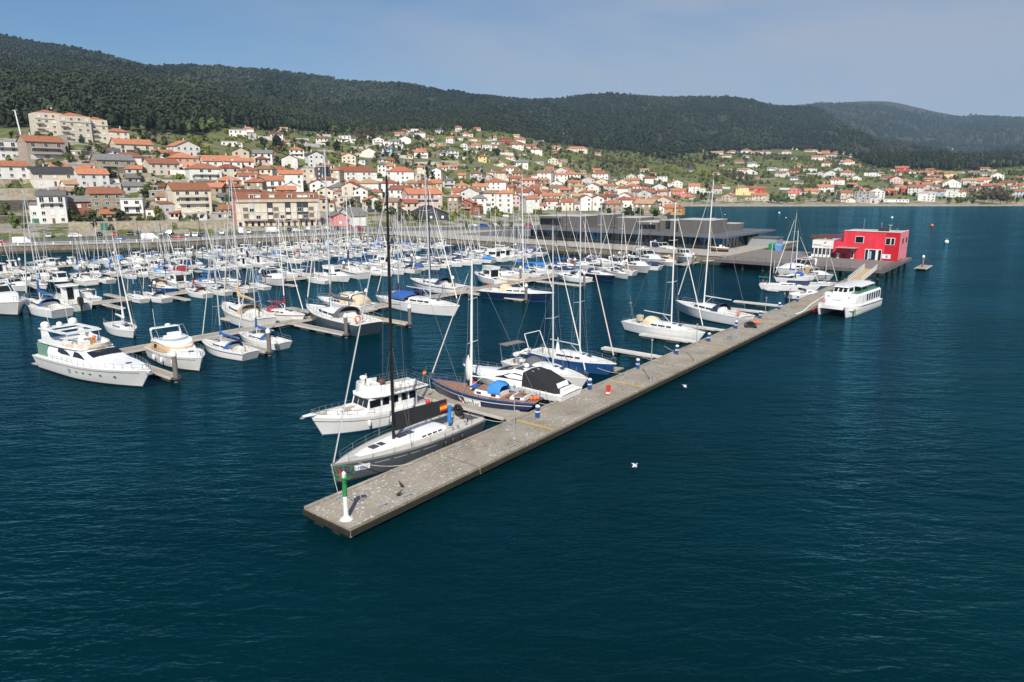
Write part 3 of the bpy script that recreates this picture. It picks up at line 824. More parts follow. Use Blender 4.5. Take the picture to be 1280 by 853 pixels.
def window(parent,x,y,z,w,h,kind='glass',face=0,framed=True):
 key = (round(w,1),round(h,1),kind,framed)
 if key not in _wmesh:
  w_,h_ = key[0],key[1]
  g = MB()
  if framed:
   e = 0.09
   for a in ((-w_/2 - e,w_/2 + e,-h_/2 - e,-h_/2),(-w_/2 - e,w_/2 + e,h_/2,h_/2 + e),(-w_/2 - e,-w_/2,-h_/2,h_/2),(w_/2,w_/2 + e,-h_/2,h_/2)):
    g.box(a[0],a[1],-0.06,0.02,a[2],a[3])
   g.box(-0.035,0.035,-0.045,0.015,-h_/2,h_/2)
   g.box(-w_/2 - 0.16,w_/2 + 0.16,-0.16,0.02,-h_/2 - 0.17,-h_/2 - 0.092)
  else:
   g.box(-w_/2,w_/2,-0.03,0.02,-h_/2,h_/2)
  p = MB()
  if framed: p.box(-w_/2,w_/2,-0.02,0.01,-h_/2,h_/2)
  _wmesh[key] = (g,p,None)
 g,p,objs = _wmesh[key]
 pm = {'glass': GLASS,'blue': GLASS_B,'blind': BLIND,'cream': BLINDT}[kind]
 rz = (0,-math.pi/2,math.pi/2)[face]
 if objs is None:
  f = g.build('window',FRAME if framed else pm,parent)
  q = p.build('pane',pm,f) if framed else None
  _wmesh[key] = (g,p,(f,q))
 else:
  f = objs[0].copy(); COL.objects.link(f); KIDS.pop(f.name,None); f.parent = parent
  KIDS.setdefault(parent.name,[]).append(f)
  if objs[1] is not None:
   q = objs[1].copy(); COL.objects.link(q); q.parent = f
   KIDS.setdefault(f.name,[]).append(q)
 f.location = (x,y,z); f.rotation_euler = (0,0,rz)
 return f
def roof_mesh(w,d,z,kind,pitch=0.45,over=0.45,ridge='x'):
 g = MB(); th = 0.16
 if ridge == 'y':
  gg,h = roof_mesh(d,w,z,kind,pitch,over,'x')
  gg.v = [(-y,x,zz) for x,y,zz in gg.v]
  return gg,h
 hw,hd = w/2 + over,d/2 + over
 rise = hd*pitch
 e0 = z - over*pitch*0.0
 if kind == 'hip':
  k = max(0.2,hw - hd)
  bot = [(-hw,-hd,e0),(hw,-hd,e0),(hw,hd,e0),(-hw,hd,e0)]
  for dz,flip in ((0,True),(th,False)):
   vs = [(x,y,zz + dz) for x,y,zz in bot] + [(-k,0,e0 + rise + dz),(k,0,e0 + rise + dz)]
   fs = [(0,1,5,4),(2,3,4,5),(1,2,5),(3,0,4)]
   g.add(vs,[tuple(reversed(f)) for f in fs] if flip else fs)
  o = 0; n = 6
  g.f += [(a,b,b + n,a + n) for a,b in ((0,1),(1,2),(2,3),(3,0))]; g.mi += [0]*4
 else:
  prof = [(-hd,e0),(0,e0 + rise),(hd,e0),(hd,e0 + th),(0,e0 + rise + th),(-hd,e0 + th)]
  a = [(-hw,y,zz) for y,zz in prof]; b = [(hw,y,zz) for y,zz in prof]
  vs = a + b; n = 6
  fs = [(i,(i + 1) % n,n + (i + 1) % n,n + i) for i in range(n)]
  fs += [(0,5,4,1),(1,4,3,2),(6,7,10,11),(7,8,9,10)]
  g.add(vs,fs)
  g.tube((-hw,0,e0 + rise + th),(hw,0,e0 + rise + th),0.12,n=5)
 return g,e0 + rise
HOUSES = []
def house(loc,w,d,floors,wall,roof,rtype='gable',yaw=0.0,ridge='x',detail=1,nwin=None,balc=0,chim=True,dorm=0,fh=2.9,base=None,wk='glass',left=True,garage=0,label=None,where="",name=None,cat="house"):
 rng = random.Random(int(loc[0]*7 + loc[1]*13))
 nm = name or ('house' if floors < 4 else 'apartment_house')
 root = thing(nm,None,cat,loc,yaw)
 H = floors*fh
 lab_w,lab_r = wall,roof
 g = MB()
 y0,y1 = 0.0,d
 c = (0,d/2)
 pitch = 0.45
 rise = 0
 g.box(-w/2,w/2,y0,y1,-5.0,H)
 if rtype == 'gable':
  if ridge == 'x':
   rise = d/2*pitch
   for sx in (-1,1):
    x = sx*(w/2 - 0.02)
    g.add([(x - .12,y0 + .02,H),(x - .12,y1 - .02,H),(x - .12,d/2,H + rise),(x + .02,y0 + .02,H),(x + .02,y1 - .02,H),(x + .02,d/2,H + rise)],[(0,2,1),(3,4,5),(0,3,5,2),(1,2,5,4)])
  else:
   rise = w/2*pitch
   for y in (y0,y1 - .12):
    g.add([(-w/2 + .02,y,H),(w/2 - .02,y,H),(0,y,H + rise),(-w/2 + .02,y + .12,H),(w/2 - .02,y + .12,H),(0,y + .12,H + rise)],[(0,1,2),(3,5,4),(0,2,5,3),(1,4,5,2)])
 g.build('wall',WALL[wall],root)
 if base:
  b = MB(); b.box(-w/2 - .03,w/2 + .03,-.03,d + .03,-5.0,fh*0.95)
  b.build('base_storey',WALL[base],root)
 if rtype == 'flat':
  r = MB(); r.box(-w/2 - .15,w/2 + .15,-.15,d + .15,H,H + .18)
  for a in ((-w/2 - .15,w/2 + .15,-.15,.05),(-w/2 - .15,w/2 + .15,d - .05,d + .15),(-w/2 - .15,-w/2 + .05,.05,d - .05),(w/2 - .05,w/2 + .15,.05,d - .05)):
   r.box(a[0],a[1],a[2],a[3],H + .18,H + .6)
  ro = r.build('roof',ROOF['flat'] if roof == 'flat' else ROOF[roof],root); top = H + .5
 else:
  r,top = roof_mesh(w,d,H - 0.02,rtype,pitch,0.5,ridge)
  ro = r.build('roof',ROOF[roof],root,None,(0,d/2,0))
 if chim and rtype != 'flat':
  k = MB(); cx = rng.uniform(-.32,.32)*w
  k.box(cx - .3,cx + .3,.35,.85,-.6,1.5); k.box(cx - .38,cx + .38,.27,.93,1.5,1.62)
  if detail > 1: k.box(cx - .22,cx + .22,.42,.78,1.62,1.85)
  k.build('chimney',WALL['light grey'],ro,None,(0,0,top - .3))
 for q in range(dorm):
  x = (q + .5)/dorm*w - w/2
  k = MB(); k.box(x - .8,x + .8,-d/2 + .5,-d/2 + 3.0,H - .05,H + 1.55)
  k.box(x - 1.0,x + 1.0,-d/2 + .3,-d/2 + 3.3,H + 1.55,H + 1.7)
  dm = k.build('dormer',WALL['cream'],ro)
  window(dm,x,-d/2 + .5,H + .8,1.0,1.0,'blind' if q % 2 else 'glass',0,detail > 1)
 nw = nwin or max(2,int(w/3.4))
 for fl in range(floors):
  z = fl*fh + 1.55
  if garage and fl == 0:
   for q in range(garage):
    x = (q + .5)/garage*w - w/2
    k = MB(); k.box(x - w/garage*.36,x + w/garage*.36,-.04,.03,0.0,2.2)
    k.build('garage_door',DOORM[3 if rng.random() < .5 else 2],root)
   continue
  isb = balc and fl >= 1 and fl > floors - 1 - balc
  for q in range(nw):
   x = (q + .5)/nw*w - w/2
   if isb and abs(x) < w*.34:
    window(root,x,0,z - .25,1.5,2.0,'glass',0,detail > 1)
   else:
    k_ = wk if rng.random() < .72 else ('blind' if wk == 'glass' else 'glass')
    if fl == 0 and q == nw // 2 and detail > 1:
     k = MB(); k.box(x - .5,x + .5,-.05,.03,0,2.15); k.build('door',DOORM[0],root); continue
    window(root,x,0,z,1.2,1.3,k_,0,detail > 1)
  if isb:
   bw = w*.74
   k = MB(); k.box(-bw/2,bw/2,-1.25,0,fl*fh - .16,fl*fh)
   bs = k.build('balcony',SLABM,root)
   k = MB()
   if rng.random() < .5 or detail < 2:
    k.box(-bw/2,bw/2,-1.25,-1.13,fl*fh + .002,fl*fh + .95)
    for sx in (-1,1): k.box(sx*bw/2 - .06,sx*bw/2 + .06,-1.13,0,fl*fh + .002,fl*fh + .95)
    k.build('balcony_parapet',WALL[wall],bs)
   else:
    for zz in (.12,.9): k.tube((-bw/2,-1.2,fl*fh + zz),(bw/2,-1.2,fl*fh + zz),.035,n=4)
    m_ = int(bw/.35)
    for i in range(m_ + 1): k.tube((-bw/2 + bw*i/m_,-1.2,fl*fh),(-bw/2 + bw*i/m_,-1.2,fl*fh + .9),.02,n=3,cap=False)
    k.build('balcony_rail',RAIL,bs)
  if detail > 0:
   for face,sx in ((1,-1),(2,1)):
    if face == 1 and not left: continue
    for yy in ((.3,.7) if detail > 1 else (.5,)):
     if rng.random() < .7: window(root,sx*w/2,d*yy,z,1.0,1.2,'glass',face,detail > 1)
 if cat == "outbuilding": root["category"] = cat
 if cat == "house" and w > 6.5 and rng.random() < .55:
  sx = rng.choice((-1,1)); aw = w*rng.uniform(.3,.55); ah = max(2.6,H*rng.choice((.5,.5,.68))); ad = d*rng.uniform(.5,.8); ay = rng.uniform(-.8,d*.25)
  xa,xb = sorted((sx*w/2,sx*(w/2 + aw)))
  k = MB(); k.box(xa,xb,ay,ay + ad,-5,ah); an = k.build("annex",WALL[wall if rng.random() < .5 else rng.choice(['white','grey','beige','stone','light grey'])],root)
  k = MB(); k.loft([[(x,ay - .3,ah),(x,ay + ad + .2,ah + .9),(x,ay + ad + .2,ah + 1.05),(x,ay - .3,ah + .15)] for x in (xa - .15,xb + .15)],True,True,True); k.build("annex_roof",ROOF[roof if roof != 'flat' else 'tan'],an)
  window(an,(xa + xb)/2,ay,ah*.55,1.1,1.1,'glass',0,detail > 1)
  if rng.random() < .5:
   k = MB(); k.box((xa + xb)/2 - 1.2,(xa + xb)/2 + 1.2,ay - .05,ay + .02,-.2,min(2.1,ah*.55 - .75)); k.build("garage_door",DOORM[rng.randrange(4)],an)
 HOUSES.append((root,floors,wall,roof,rtype,label,where,cat))
 return root
def yaw_to_cam(loc):
 return -math.atan2(-loc[0],loc[1]) if False else math.atan2(-loc[0],loc[1])
def house_px(px,py,wpx,floors,wall,roof,rtype='gable',turn=0.0,rand=True,where="",**kw):
 p = TG(px,py)
 D = p.y
 w = wpx*D/FPX/max(.5,math.cos(RAD(turn)) + .25*abs(math.sin(RAD(turn))))
 rng = random.Random(int(px*31 + py*17))
 fh = kw.pop('fh',None) or 2.8
 d = kw.pop('d',None) or min(13,max(7,w*rng.uniform(.65,.9)))
 yaw = yaw_to_cam(p) + RAD(turn)
 return house(Vector((p.x,p.y,p.z)),w,d,floors,wall,roof,rtype,yaw,fh=fh,where=where,**kw)
def Z1(x): return x/4.0
# left town, listed from the photograph: column, foot row, width (all in photo pixels)
W_,B_ = "on the wooded slope","above the quay road"
TOWN = [
 (12,199,46,3,'white','flat','flat',12,dict(detail=2,wk='blue',nwin=4,balc=1),"white modern flat-roofed villa with wide glazed terrace at the picture's edge"),
 (60,200,42,3,'taupe','orange','gable',18,dict(detail=2,balc=2,garage=2,ridge='x',nwin=3),"taupe three-storey house with deep shaded balconies under an orange roof"),
 (17,233,38,3,'white','orange','gable',10,dict(detail=2,nwin=3,wk='blue',base='stone'),"white house on a tall stone base with a glazed bay at the picture's edge"),
 (70,233,45,2,'cream','dark','gable',10,dict(detail=2,wk='blind',nwin=3,base='white'),"cream house with dark slate roof and white ground floor"),
 (119,235,34,2,'light grey','orange','gable',12,dict(detail=2,ridge='x',wk='blue'),"grey gabled house with glazed upper gallery and orange roof"),
 (147,217,42,2,'stone','grey','gable',15,dict(detail=2,nwin=3,balc=1),"stone house with grey tiled roof below the walled green garden"),
 (68,280,30,4,'light grey','grey','gable',-8,dict(detail=2,nwin=3,balc=1,wk='glass'),"tall pale grey four-storey house with a slate roof and laundry on its balcony"),
 (101,272,34,2,'brick','grey','gable',10,dict(detail=2,nwin=3,fh=3.2),"red brick house with grey roof beside the tall slate-roofed house"),
 (136,268,36,3,'stone','orange','gable',12,dict(detail=2,nwin=3,wk='blue',left=False),"honey stone house with bright orange roof beside the white balcony house"),
 (167,276,25,3,'white','flat','flat',-10,dict(detail=2,balc=2,base='stone',nwin=2),"narrow white house with two white balconies and a flat roof"),
 (149,177,24,2,'cream','orange','hip',10,dict(detail=2),"cream house with orange hip roof right beside the big terraced apartment block"),
 (170,194,42,2,'cream','orange','gable',16,dict(detail=2,balc=1,nwin=3),"large cream house with stepped orange roofs and long balcony"),
 (165,211,36,2,'white','brown','hip',14,dict(detail=2),"white house under a wide brown hip roof"),
 (205,198,22,1,'white','orange','gable',8,dict(detail=1),"low white house tucked beneath the wood's edge"),
 (207,219,35,2,'cream','brown','gable',20,dict(detail=2,dorm=0,ridge='x'),"cream house with dull red-brown roof and pale left gable"),
 (231,212,33,2,'salmon','orange','hip',10,dict(detail=2,nwin=4),"salmon orange house with hip roof"),
 (236,196,30,2,'white','orange','gable',25,dict(detail=2,ridge='y'),"white gabled house at the foot of the wooded slope"),
 (243,272,45,4,'cream','orange','gable',14,dict(detail=2,nwin=4,balc=2,ridge='x'),"large cream four-storey house with orange roof and balconies on its left half"),
 (258,226,38,2,'light grey','orange','hip',12,dict(detail=2,balc=1),"pale grey house with wide orange hip roof and long white balcony"),
 (280,216,45,2,'white','orange','gable',10,dict(detail=2,dorm=2),"white house with two dormers in a broad orange roof"),
 (289,241,27,2,'orange','orange','hip',10,dict(detail=2,balc=1),"ochre house with glazed orange-brown upper storey"),
 (308,268,32,3,'salmon','brown','gable',-12,dict(detail=2),"salmon pink house end-on beside the long apartment block"),
 (312,235,22,2,'white','orange','gable',10,dict(detail=2),"white house with orange roof over the salmon house"),
 (212,243,20,1,'stone','brown','gable',10,dict(detail=1),"small stone cottage with brown roof"),
 (168,242,22,1,'grey','grey','gable',5,dict(detail=1),"low shed with blue-grey metal roof"),
 (197,248,18,1,'grey','flat','flat',5,dict(detail=1),"plain dark concrete shed"),
 (298,172,20,2,'white','flat','flat',0,dict(detail=1),"white box house before the wood edge"),
 (311,170,12,2,'white','orange','hip',0,dict(detail=1),"small white house with orange hip roof at the wood edge"),
 (287,183,18,1,'white','flat','flat',0,dict(detail=1),"low white house on the slope under the wood edge"),
 (16,182,16,1,'white','flat','flat',0,dict(detail=1),"low white outbuilding beside the slanting mast"),
 (45,181,24,1,'light grey','flat','flat',0,dict(detail=1),"long low pale outbuilding left of the terraced apartment block"),
 (282,270,13,1,'beige','orange','gable',0,dict(detail=1),"tiny beige outhouse with orange roof"),
 (245,277,26,1,'light grey','flat','flat',0,dict(detail=1),"low pale store built into the roadside garden wall"),
]
for x,y,w,fl,wa,ro,ty,tu,kw,lb in TOWN:
 house_px(x,y,w,fl,wa,ro,ty,tu,label=lb,**kw)
# the middle of the town and the hillside behind it (from the enlargement at 320,100 x4)
MID = [
 (105,305,60,2,'white','brown'),(330,325,55,2,'white','orange'),(445,310,60,2,'white','flat'),(205,390,70,2,'white','orange'),(35,415,90,2,'white','grey'),(170,440,75,2,'light grey','brown'),(305,440,80,3,'light grey','dark'),(465,420,70,2,'cream','tan'),(525,422,42,1,'white','flat'),(40,447,60,2,'rose','brown'),
 (565,390,70,2,'white','orange'),(612,327,55,2,'white','orange'),(690,337,52,2,'white','grey'),(655,376,50,2,'blue','grey'),(745,322,60,2,'white','brown'),(720,282,45,1,'white','orange'),(795,267,36,2,'white','flat'),(828,290,38,2,'white','orange'),(915,272,40,2,'grey','dark'),(990,277,30,1,'cream','orange'),(1042,282,44,1,'white','orange'),(1013,260,30,2,'white','brown'),(967,318,36,2,'white','orange'),(884,338,40,1,'beige','orange'),(1085,307,44,1,'cream','orange'),(1100,342,44,1,'white','orange'),(1155,352,50,2,'white','flat'),(1132,412,42,2,'yellow','brown'),(985,384,60,2,'light grey','grey'),(827,366,50,1,'white','orange'),(826,392,70,2,'white','orange'),(767,396,36,1,'cream','orange'),(1230,437,40,1,'cream','tan'),(903,505,46,3,'white','light'),(1240,318,45,2,'red','orange'),(1265,400,36,1,'white','orange'),(860,300,34,1,'beige','orange'),(1190,300,26,1,'light grey','orange'),(940,382,40,1,'white','grey'),(1040,352,36,2,'white','light'),
 (180,555,110,3,'white','orange'),(85,560,105,2,'white','orange'),(20,560,44,2,'light grey','brown'),(265,548,66,4,'beige','flat'),(330,532,52,4,'dark','flat'),
 (420,590,100,2,'grey','grey'),(452,645,92,2,'rose','flat'),(560,592,110,3,'light grey','tan'),(602,612,62,2,'cream','orange'),(715,625,104,3,'white','brown'),(850,650,178,3,'rose','orange'),(840,590,110,3,'orange','orange'),(985,664,56,3,'stone','orange'),(1050,668,70,2,'brick','orange'),(1116,668,70,3,'white','grey'),(1242,664,82,4,'light grey','orange'),(885,560,92,2,'beige','orange'),(1030,572,72,2,'cream','orange'),(1040,608,120,2,'white','orange'),(1122,575,72,2,'light grey','orange'),(1200,570,100,3,'white','orange'),(1262,575,50,2,'orange','orange'),(1100,502,60,2,'grey','brown'),(828,492,44,3,'cream','orange'),(965,545,60,2,'grey','grey'),(1160,500,40,1,'rose','tan'),(1225,500,48,2,'cream','orange'),(800,560,54,4,'beige','flat'),(630,482,40,3,'light grey','grey'),(675,470,50,2,'white','orange'),
 (1270,470,40,2,'white','orange'),(1180,480,40,1,'light grey','orange'),(355,470,48,2,'white','orange'),(395,520,50,3,'beige','orange'),
]
for x,y,w,fl,wa,ro in MID:
 r_ = random.Random(x*7 + y)
 light = ro == 'light'
 ty = 'flat' if ro == 'flat' else ('gable' if light or r_.random() < .55 else 'hip')
 ridge = 'y' if light or (ty == 'gable' and r_.random() < .35) else 'x'
 dd = None
 house_px(320 + x/4,100 + y/4,w/4,fl,wa,'tan' if light else ro,ty,r_.uniform(-22,22),ridge=ridge,
    detail=2 if y > 540 else 1,wk='glass' if r_.random() < .7 else 'blind',balc=1 if (fl > 1 and r_.random() < .4) else 0,
    where="in the middle town" if y > 470 else "on the middle hillside")
# old quarter behind the fish market (from the enlargement at 640,100 x4): hand placed fronts, then infill
OLD = [
 (205,425,50,2,'cream','orange'),(245,482,75,2,'light grey','orange'),(440,497,80,2,'white','orange'),(595,508,50,2,'green','tan'),(645,502,34,2,'white','tan'),(685,520,45,2,'white','orange'),(750,510,50,2,'white','flat'),(825,537,55,2,'white','orange'),(780,532,38,1,'white','flat'),(735,580,75,3,'light grey','dark'),(827,582,75,2,'pink','orange'),(910,568,55,3,'light grey','orange'),(1022,572,55,2,'grey','brown'),(1075,610,60,2,'beige','orange'),(1150,577,64,3,'yellow','tan'),(1232,608,72,2,'cream','orange'),(1226,570,70,2,'red','brown'),
 (435,297,40,1,'cream','orange'),(554,302,28,1,'white','orange'),(220,347,40,1,'white','orange'),(325,362,100,2,'cream','orange'),(930,360,38,2,'orange','orange'),(870,352,36,1,'white','orange'),(1022,372,60,1,'white','tan'),(1100,367,50,1,'white','orange'),(1167,367,46,2,'white','orange'),(1212,372,44,1,'white','orange'),(1262,372,44,2,'white','orange'),(1135,418,46,1,'grey','brown'),(1200,437,46,2,'white','grey'),(1190,472,70,1,'white','orange'),(1155,460,40,1,'rose','orange'),(5,270,30,2,'white','orange'),(40,310,55,1,'white','orange'),(30,350,60,2,'white','orange'),(85,345,70,1,'light grey','orange'),(120,372,60,2,'white','tan'),(20,330,40,1,'cream','orange'),(50,445,60,2,'white','grey'),(140,425,36,1,'grey','flat'),(430,380,30,1,'beige','orange'),
 (225,575,70,2,'cream','tan'),(160,575,46,2,'cream','tan'),(400,565,70,2,'white','light'),(480,560,60,2,'grey','orange'),(560,618,75,2,'white','light'),(370,655,58,3,'white','light'),(430,655,60,3,'white','light'),(510,665,88,2,'stone','orange'),(655,665,100,2,'stone','tan'),(755,640,95,2,'cream','orange'),(275,655,60,2,'cream','orange'),(200,650,60,2,'light grey','orange'),(105,665,70,3,'light grey','orange'),(55,610,60,3,'light grey','orange'),(20,650,40,3,'rose','orange'),(330,645,46,3,'stone','tan'),(600,590,60,2,'grey','orange'),(675,600,70,2,'stone','orange'),(170,620,100,2,'cream','orange'),
 (700,640,44,2,'white','orange'),(620,660,40,2,'light grey','orange'),(460,620,50,2,'stone','orange'),(790,660,70,1,'orange','orange'),(740,660,40,1,'white','orange'),
]
for x,y,w,fl,wa,ro in OLD:
 r_ = random.Random(x*5 + y)
 light = ro == 'light'
 ty = 'flat' if ro == 'flat' else ('gable' if light or r_.random() < .7 else 'hip')
 ridge = 'y' if light or (ty == 'gable' and r_.random() < .3) else 'x'
 house_px(640 + x/4,100 + y/4,w/4,fl,wa,'orange' if light else ro,ty,r_.uniform(-25,25),ridge=ridge,detail=2 if (y > 540 and x < 830) else 1,wk='glass' if r_.random() < .8 else 'blind',
    where="in the old quarter" if (y > 540 and x < 800) else ("by the far shore" if (y > 540) else "on the slope above the old quarter"))
_r = random.Random(12)
_occ = []
for k in range(150):
 px = 640 + _r.uniform(0,800)/4; py = 100 + _r.uniform(495,655)/4
 if len(_occ) >= 40: break
 if px > 800 and py < 240: continue
 if any(abs(px - a) < 12 and abs(py - b) < 5 for a,b in _occ): continue
 if any(abs(px - (640 + o[0]/4)) < 11 and abs(py - (100 + o[1]/4)) < 4 for o in OLD): continue
 _occ.append((px,py))
 wa = _r.choice(['white','white','cream','light grey','stone','grey','beige','rose'])
 ty = 'gable' if _r.random() < .7 else 'hip'
 house_px(px,py,_r.uniform(13,19),_r.choice([2,2,2,3]),wa,_r.choice(['orange','orange','orange','red','brown','tan']),ty,_r.uniform(-30,30),ridge=_r.choice(['x','x','y']),detail=1,where="in the old quarter")
# the village across the bay (from the enlargement at 960,100 x4)
FAR = [
 (60,488,55,2,'white','tan'),(14,455,36,1,'white','grey'),(130,475,44,2,'brick','brown'),(90,372,40,2,'white','orange'),(120,350,34,1,'white','tan'),(200,360,40,1,'white','orange'),(232,360,36,1,'white','red'),(250,402,60,2,'white','orange'),(288,368,40,1,'salmon','orange'),(310,388,50,2,'light grey','tan'),(350,372,44,1,'white','orange'),(375,372,38,1,'white','orange'),(292,434,46,2,'cream','orange'),(405,428,54,2,'white','orange'),(372,412,40,1,'white','flat'),(425,395,36,2,'white','grey'),(260,488,40,2,'white','light'),(312,488,58,2,'light grey','tan'),(392,484,58,2,'light grey','red'),(345,524,70,2,'white','orange'),(290,562,76,2,'light grey','orange'),(130,575,56,2,'pink','orange'),(120,585,36,1,'white','orange'),(218,570,66,1,'cream','orange'),(515,484,64,2,'white','dark'),(440,502,50,1,'white','light'),(510,480,48,1,'white','orange'),(670,462,60,2,'red','orange'),(782,478,62,1,'white','orange'),(846,474,44,1,'white','orange'),(910,490,54,2,'yellow','tan'),(640,520,60,2,'rose','orange'),(690,520,60,1,'light grey','orange'),(600,500,40,1,'grey','orange'),(540,598,76,3,'light grey','orange'),(466,614,74,4,'grey','flat'),(392,605,60,3,'beige','orange'),(360,600,44,3,'grey','grey'),(412,616,46,1,'white','orange'),(735,575,70,3,'light grey','orange'),(780,548,70,2,'grey','orange'),(790,610,74,3,'white','flat'),(845,584,60,2,'blue','orange'),(905,588,58,3,'white','flat'),(962,588,46,2,'white','orange'),(918,540,86,2,'white','orange'),(1000,528,66,2,'white','tan'),(1082,524,56,2,'white','orange'),(1145,500,60,2,'white','light'),(1115,555,88,2,'grey','orange'),(1202,528,60,1,'white','orange'),(1255,585,60,2,'blue','orange'),(1266,538,44,1,'light grey','orange'),(625,612,150,1,'white','flat'),(660,560,50,2,'cream','orange'),(610,580,60,2,'brick','red'),(690,570,46,2,'red','orange'),(850,525,50,2,'cream','orange'),(1030,475,50,1,'grey','tan'),(1050,530,44,2,'pink','orange'),(210,462,60,2,'light grey','brown'),(155,440,46,1,'white','red'),(350,455,40,1,'white','grey'),(1270,500,40,1,'white','orange'),(720,470,36,1,'white','orange'),(480,560,36,1,'cream','orange'),(560,480,40,1,'rose','tan'),(75,455,34,1,'white','flat'),(900,350,40,2,'white','red'),(1275,400,36,1,'white','flat'),
]
for x,y,w,fl,wa,ro in FAR:
 r_ = random.Random(x*3 + y)
 light = ro == 'light'
 ty = 'flat' if ro == 'flat' else ('gable' if light or r_.random() < .6 else 'hip')
 house_px(960 + x/4,100 + y/4,w/4,fl,wa,'tan' if light else ro,ty,r_.uniform(-25,25),ridge='y' if light else r_.choice(['x','x','y']),detail=1,wk='glass',where="by the far shore" if y > 540 else "in the far village")
# what stands between: infill houses and low outbuildings
HP = []
def px_of(p):
 p = Vector(p) - Vector((0,0,CAMH)); f = p.y*math.cos(PITCH) - p.z*math.sin(PITCH)
 return 640 + p.x/f*FPX,426.5 - (p.y*math.sin(PITCH) + p.z*math.cos(PITCH))/f*FPX
for h_ in HOUSES: HP.append(px_of(h_[0].location))
_r = random.Random(31)
def infill(n,zone,wlo,whi,dx,dy,mk):
 k = 0
 for _ in range(n*30):
  if k >= n: break
  px,py = _r.uniform(zone[0],zone[1]),_r.uniform(zone[2],zone[3])
  if len(zone) > 4 and py < zone[4] + (zone[5] - zone[4])*(px - zone[0])/(zone[1] - zone[0]): continue
  if any(abs(px - a) < dx and abs(py - b) < dy for a,b in HP): continue
  HP.append((px,py)); k += 1; mk(px,py,_r.uniform(wlo,whi))
def mk_house(where,fl=(2,2,3)):
 def f(px,py,w):
  house_px(px,py,w,_r.choice(fl),_r.choice(['white','white','cream','light grey','stone','beige']),_r.choice(['orange','orange','red','brown','tan','tan']),_r.choice(['gable','hip']),_r.uniform(-28,28),ridge=_r.choice(['x','x','y']),detail=1,where=where)
 return f
def mk_out(where):
 def f(px,py,w):
  ro = _r.choice(['orange','orange','tan','red','flat','grey','flat'])
  house_px(px,py,w,1,_r.choice(['white','light grey','grey','stone','cream','beige']),ro,'flat' if ro == 'flat' else 'gable',_r.uniform(-30,30),detail=0,nwin=2,chim=False,fh=2.5,where=where,name="outbuilding",cat="outbuilding")
 return f
infill(16,(395,640,228,268),17,24,15,5,mk_house("in the middle town"))
infill(13,(250,420,205,262),17,24,16,7,mk_house("in the middle town"))
infill(40,(60,340,195,277),10,20,10,5,mk_out("between the roadside houses"))
infill(60,(340,700,163,232),6,12,8,4,mk_out("on the middle hillside"))
infill(26,(640,830,215,264),7,12,8,4,mk_out("in the old quarter"))
infill(44,(850,1275,188,251,186,213),6,11,7,3.5,mk_out("in the far village"))
# dry stone terrace walls across the slope
_tw = None
def terrace(px,py,wpx,where):
 p = TG(px,py); l = wpx*p.y/FPX; r = thing("terrace_wall",None,"wall",p,yaw_to_cam(p) + RAD(_r.uniform(-22,22)),"terrace walls on the slope"); h = _r.uniform(1.2,2.6)
 g = MB(); g.box(-l/2,l/2,0,.6,-2,h); g.build("masonry",_r.choice([M_stone,WALL['stone'],WALL['grey'],WALL['light grey']]),r); g = MB(); g.box(-l/2 - .05,l/2 + .05,-.05,.65,h,h + .12); g.build("coping",SLABM,r)
 WALLS.append((r,"long dry stone terrace wall" if wpx > 18 else "short dry stone terrace wall",where))
WALLS = []
for _ in range(60): terrace(_r.uniform(330,720),_r.uniform(165,232),_r.uniform(8,26),"on the middle hillside")
for _ in range(30): terrace(_r.uniform(850,1275),_r.uniform(200,250),_r.uniform(8,22),"in the far village")
for _ in range(26): terrace(_r.uniform(60,320),_r.uniform(195,270),_r.uniform(12,34),"on the slope of the left town")
print("houses",len(HOUSES))
# ------------------------------------------------------------------ boats: builders
GEL = mat("white_gelcoat",(0.78,0.78,0.76),0.25,var=0.05,scale=1.2,coat=0.3,streak=1.5)
GEL2 = mat("cream_gelcoat",(0.70,0.67,0.59),0.3,var=0.06,scale=1.2,coat=0.2,streak=1.5)
DECK = mat("deck_nonskid",(0.64,0.63,0.59),0.7,var=0.08,scale=2)
TEAK = mat("teak_deck",(0.26,0.135,0.085),0.75,var=0.25,scale=3.0)
TEAKG = mat("grey_teak_deck",(0.36,0.31,0.26),0.8,var=0.18,scale=3.0)
NAVYH = mat("navy_hull_paint",(0.008,0.018,0.055),0.22,var=0.2,coat=0.4)
BLUEH = mat("blue_hull_paint",(0.015,0.07,0.22),0.25,var=0.15,coat=0.3)
LBLUEH = mat("light_blue_hull_paint",(0.10,0.30,0.52),0.35,var=0.12)
GREYH = mat("grey_hull_paint",(0.075,0.085,0.095),0.32,var=0.12,coat=0.2)
SLATEH = mat("slate_blue_hull_paint",(0.05,0.075,0.095),0.3,var=0.15)
REDH = mat("red_hull_paint",(0.30,0.02,0.02),0.35,var=0.15)
BOTTOM = mat("antifouling_blue",(0.02,0.06,0.16),0.6,var=0.3)
BOTTOMD = mat("antifouling_dark",(0.02,0.022,0.026),0.6,var=0.3)
ALU = mat("mast_aluminium",(0.62,0.63,0.64),0.4,0.25,var=0.06)
MASTW = mat("mast_white_paint",(0.75,0.74,0.71),0.4,var=0.06)
MASTB = mat("mast_black_carbon",(0.012,0.012,0.014),0.3,var=0.3)
MASTN = mat("mast_navy_paint",(0.012,0.022,0.06),0.4,var=0.3)
STEEL = mat("stainless_steel",(0.55,0.56,0.58),0.25,0.8,var=0.05)
WIRE = mat("rigging_wire",(0.35,0.36,0.38),0.4,0.5,var=0.1)
SAILW = mat("furled_sailcloth",(0.70,0.68,0.63),0.8,var=0.1,scale=2)
DKWIN = glass("tinted_boat_window",(0.010,0.012,0.016),0.05)
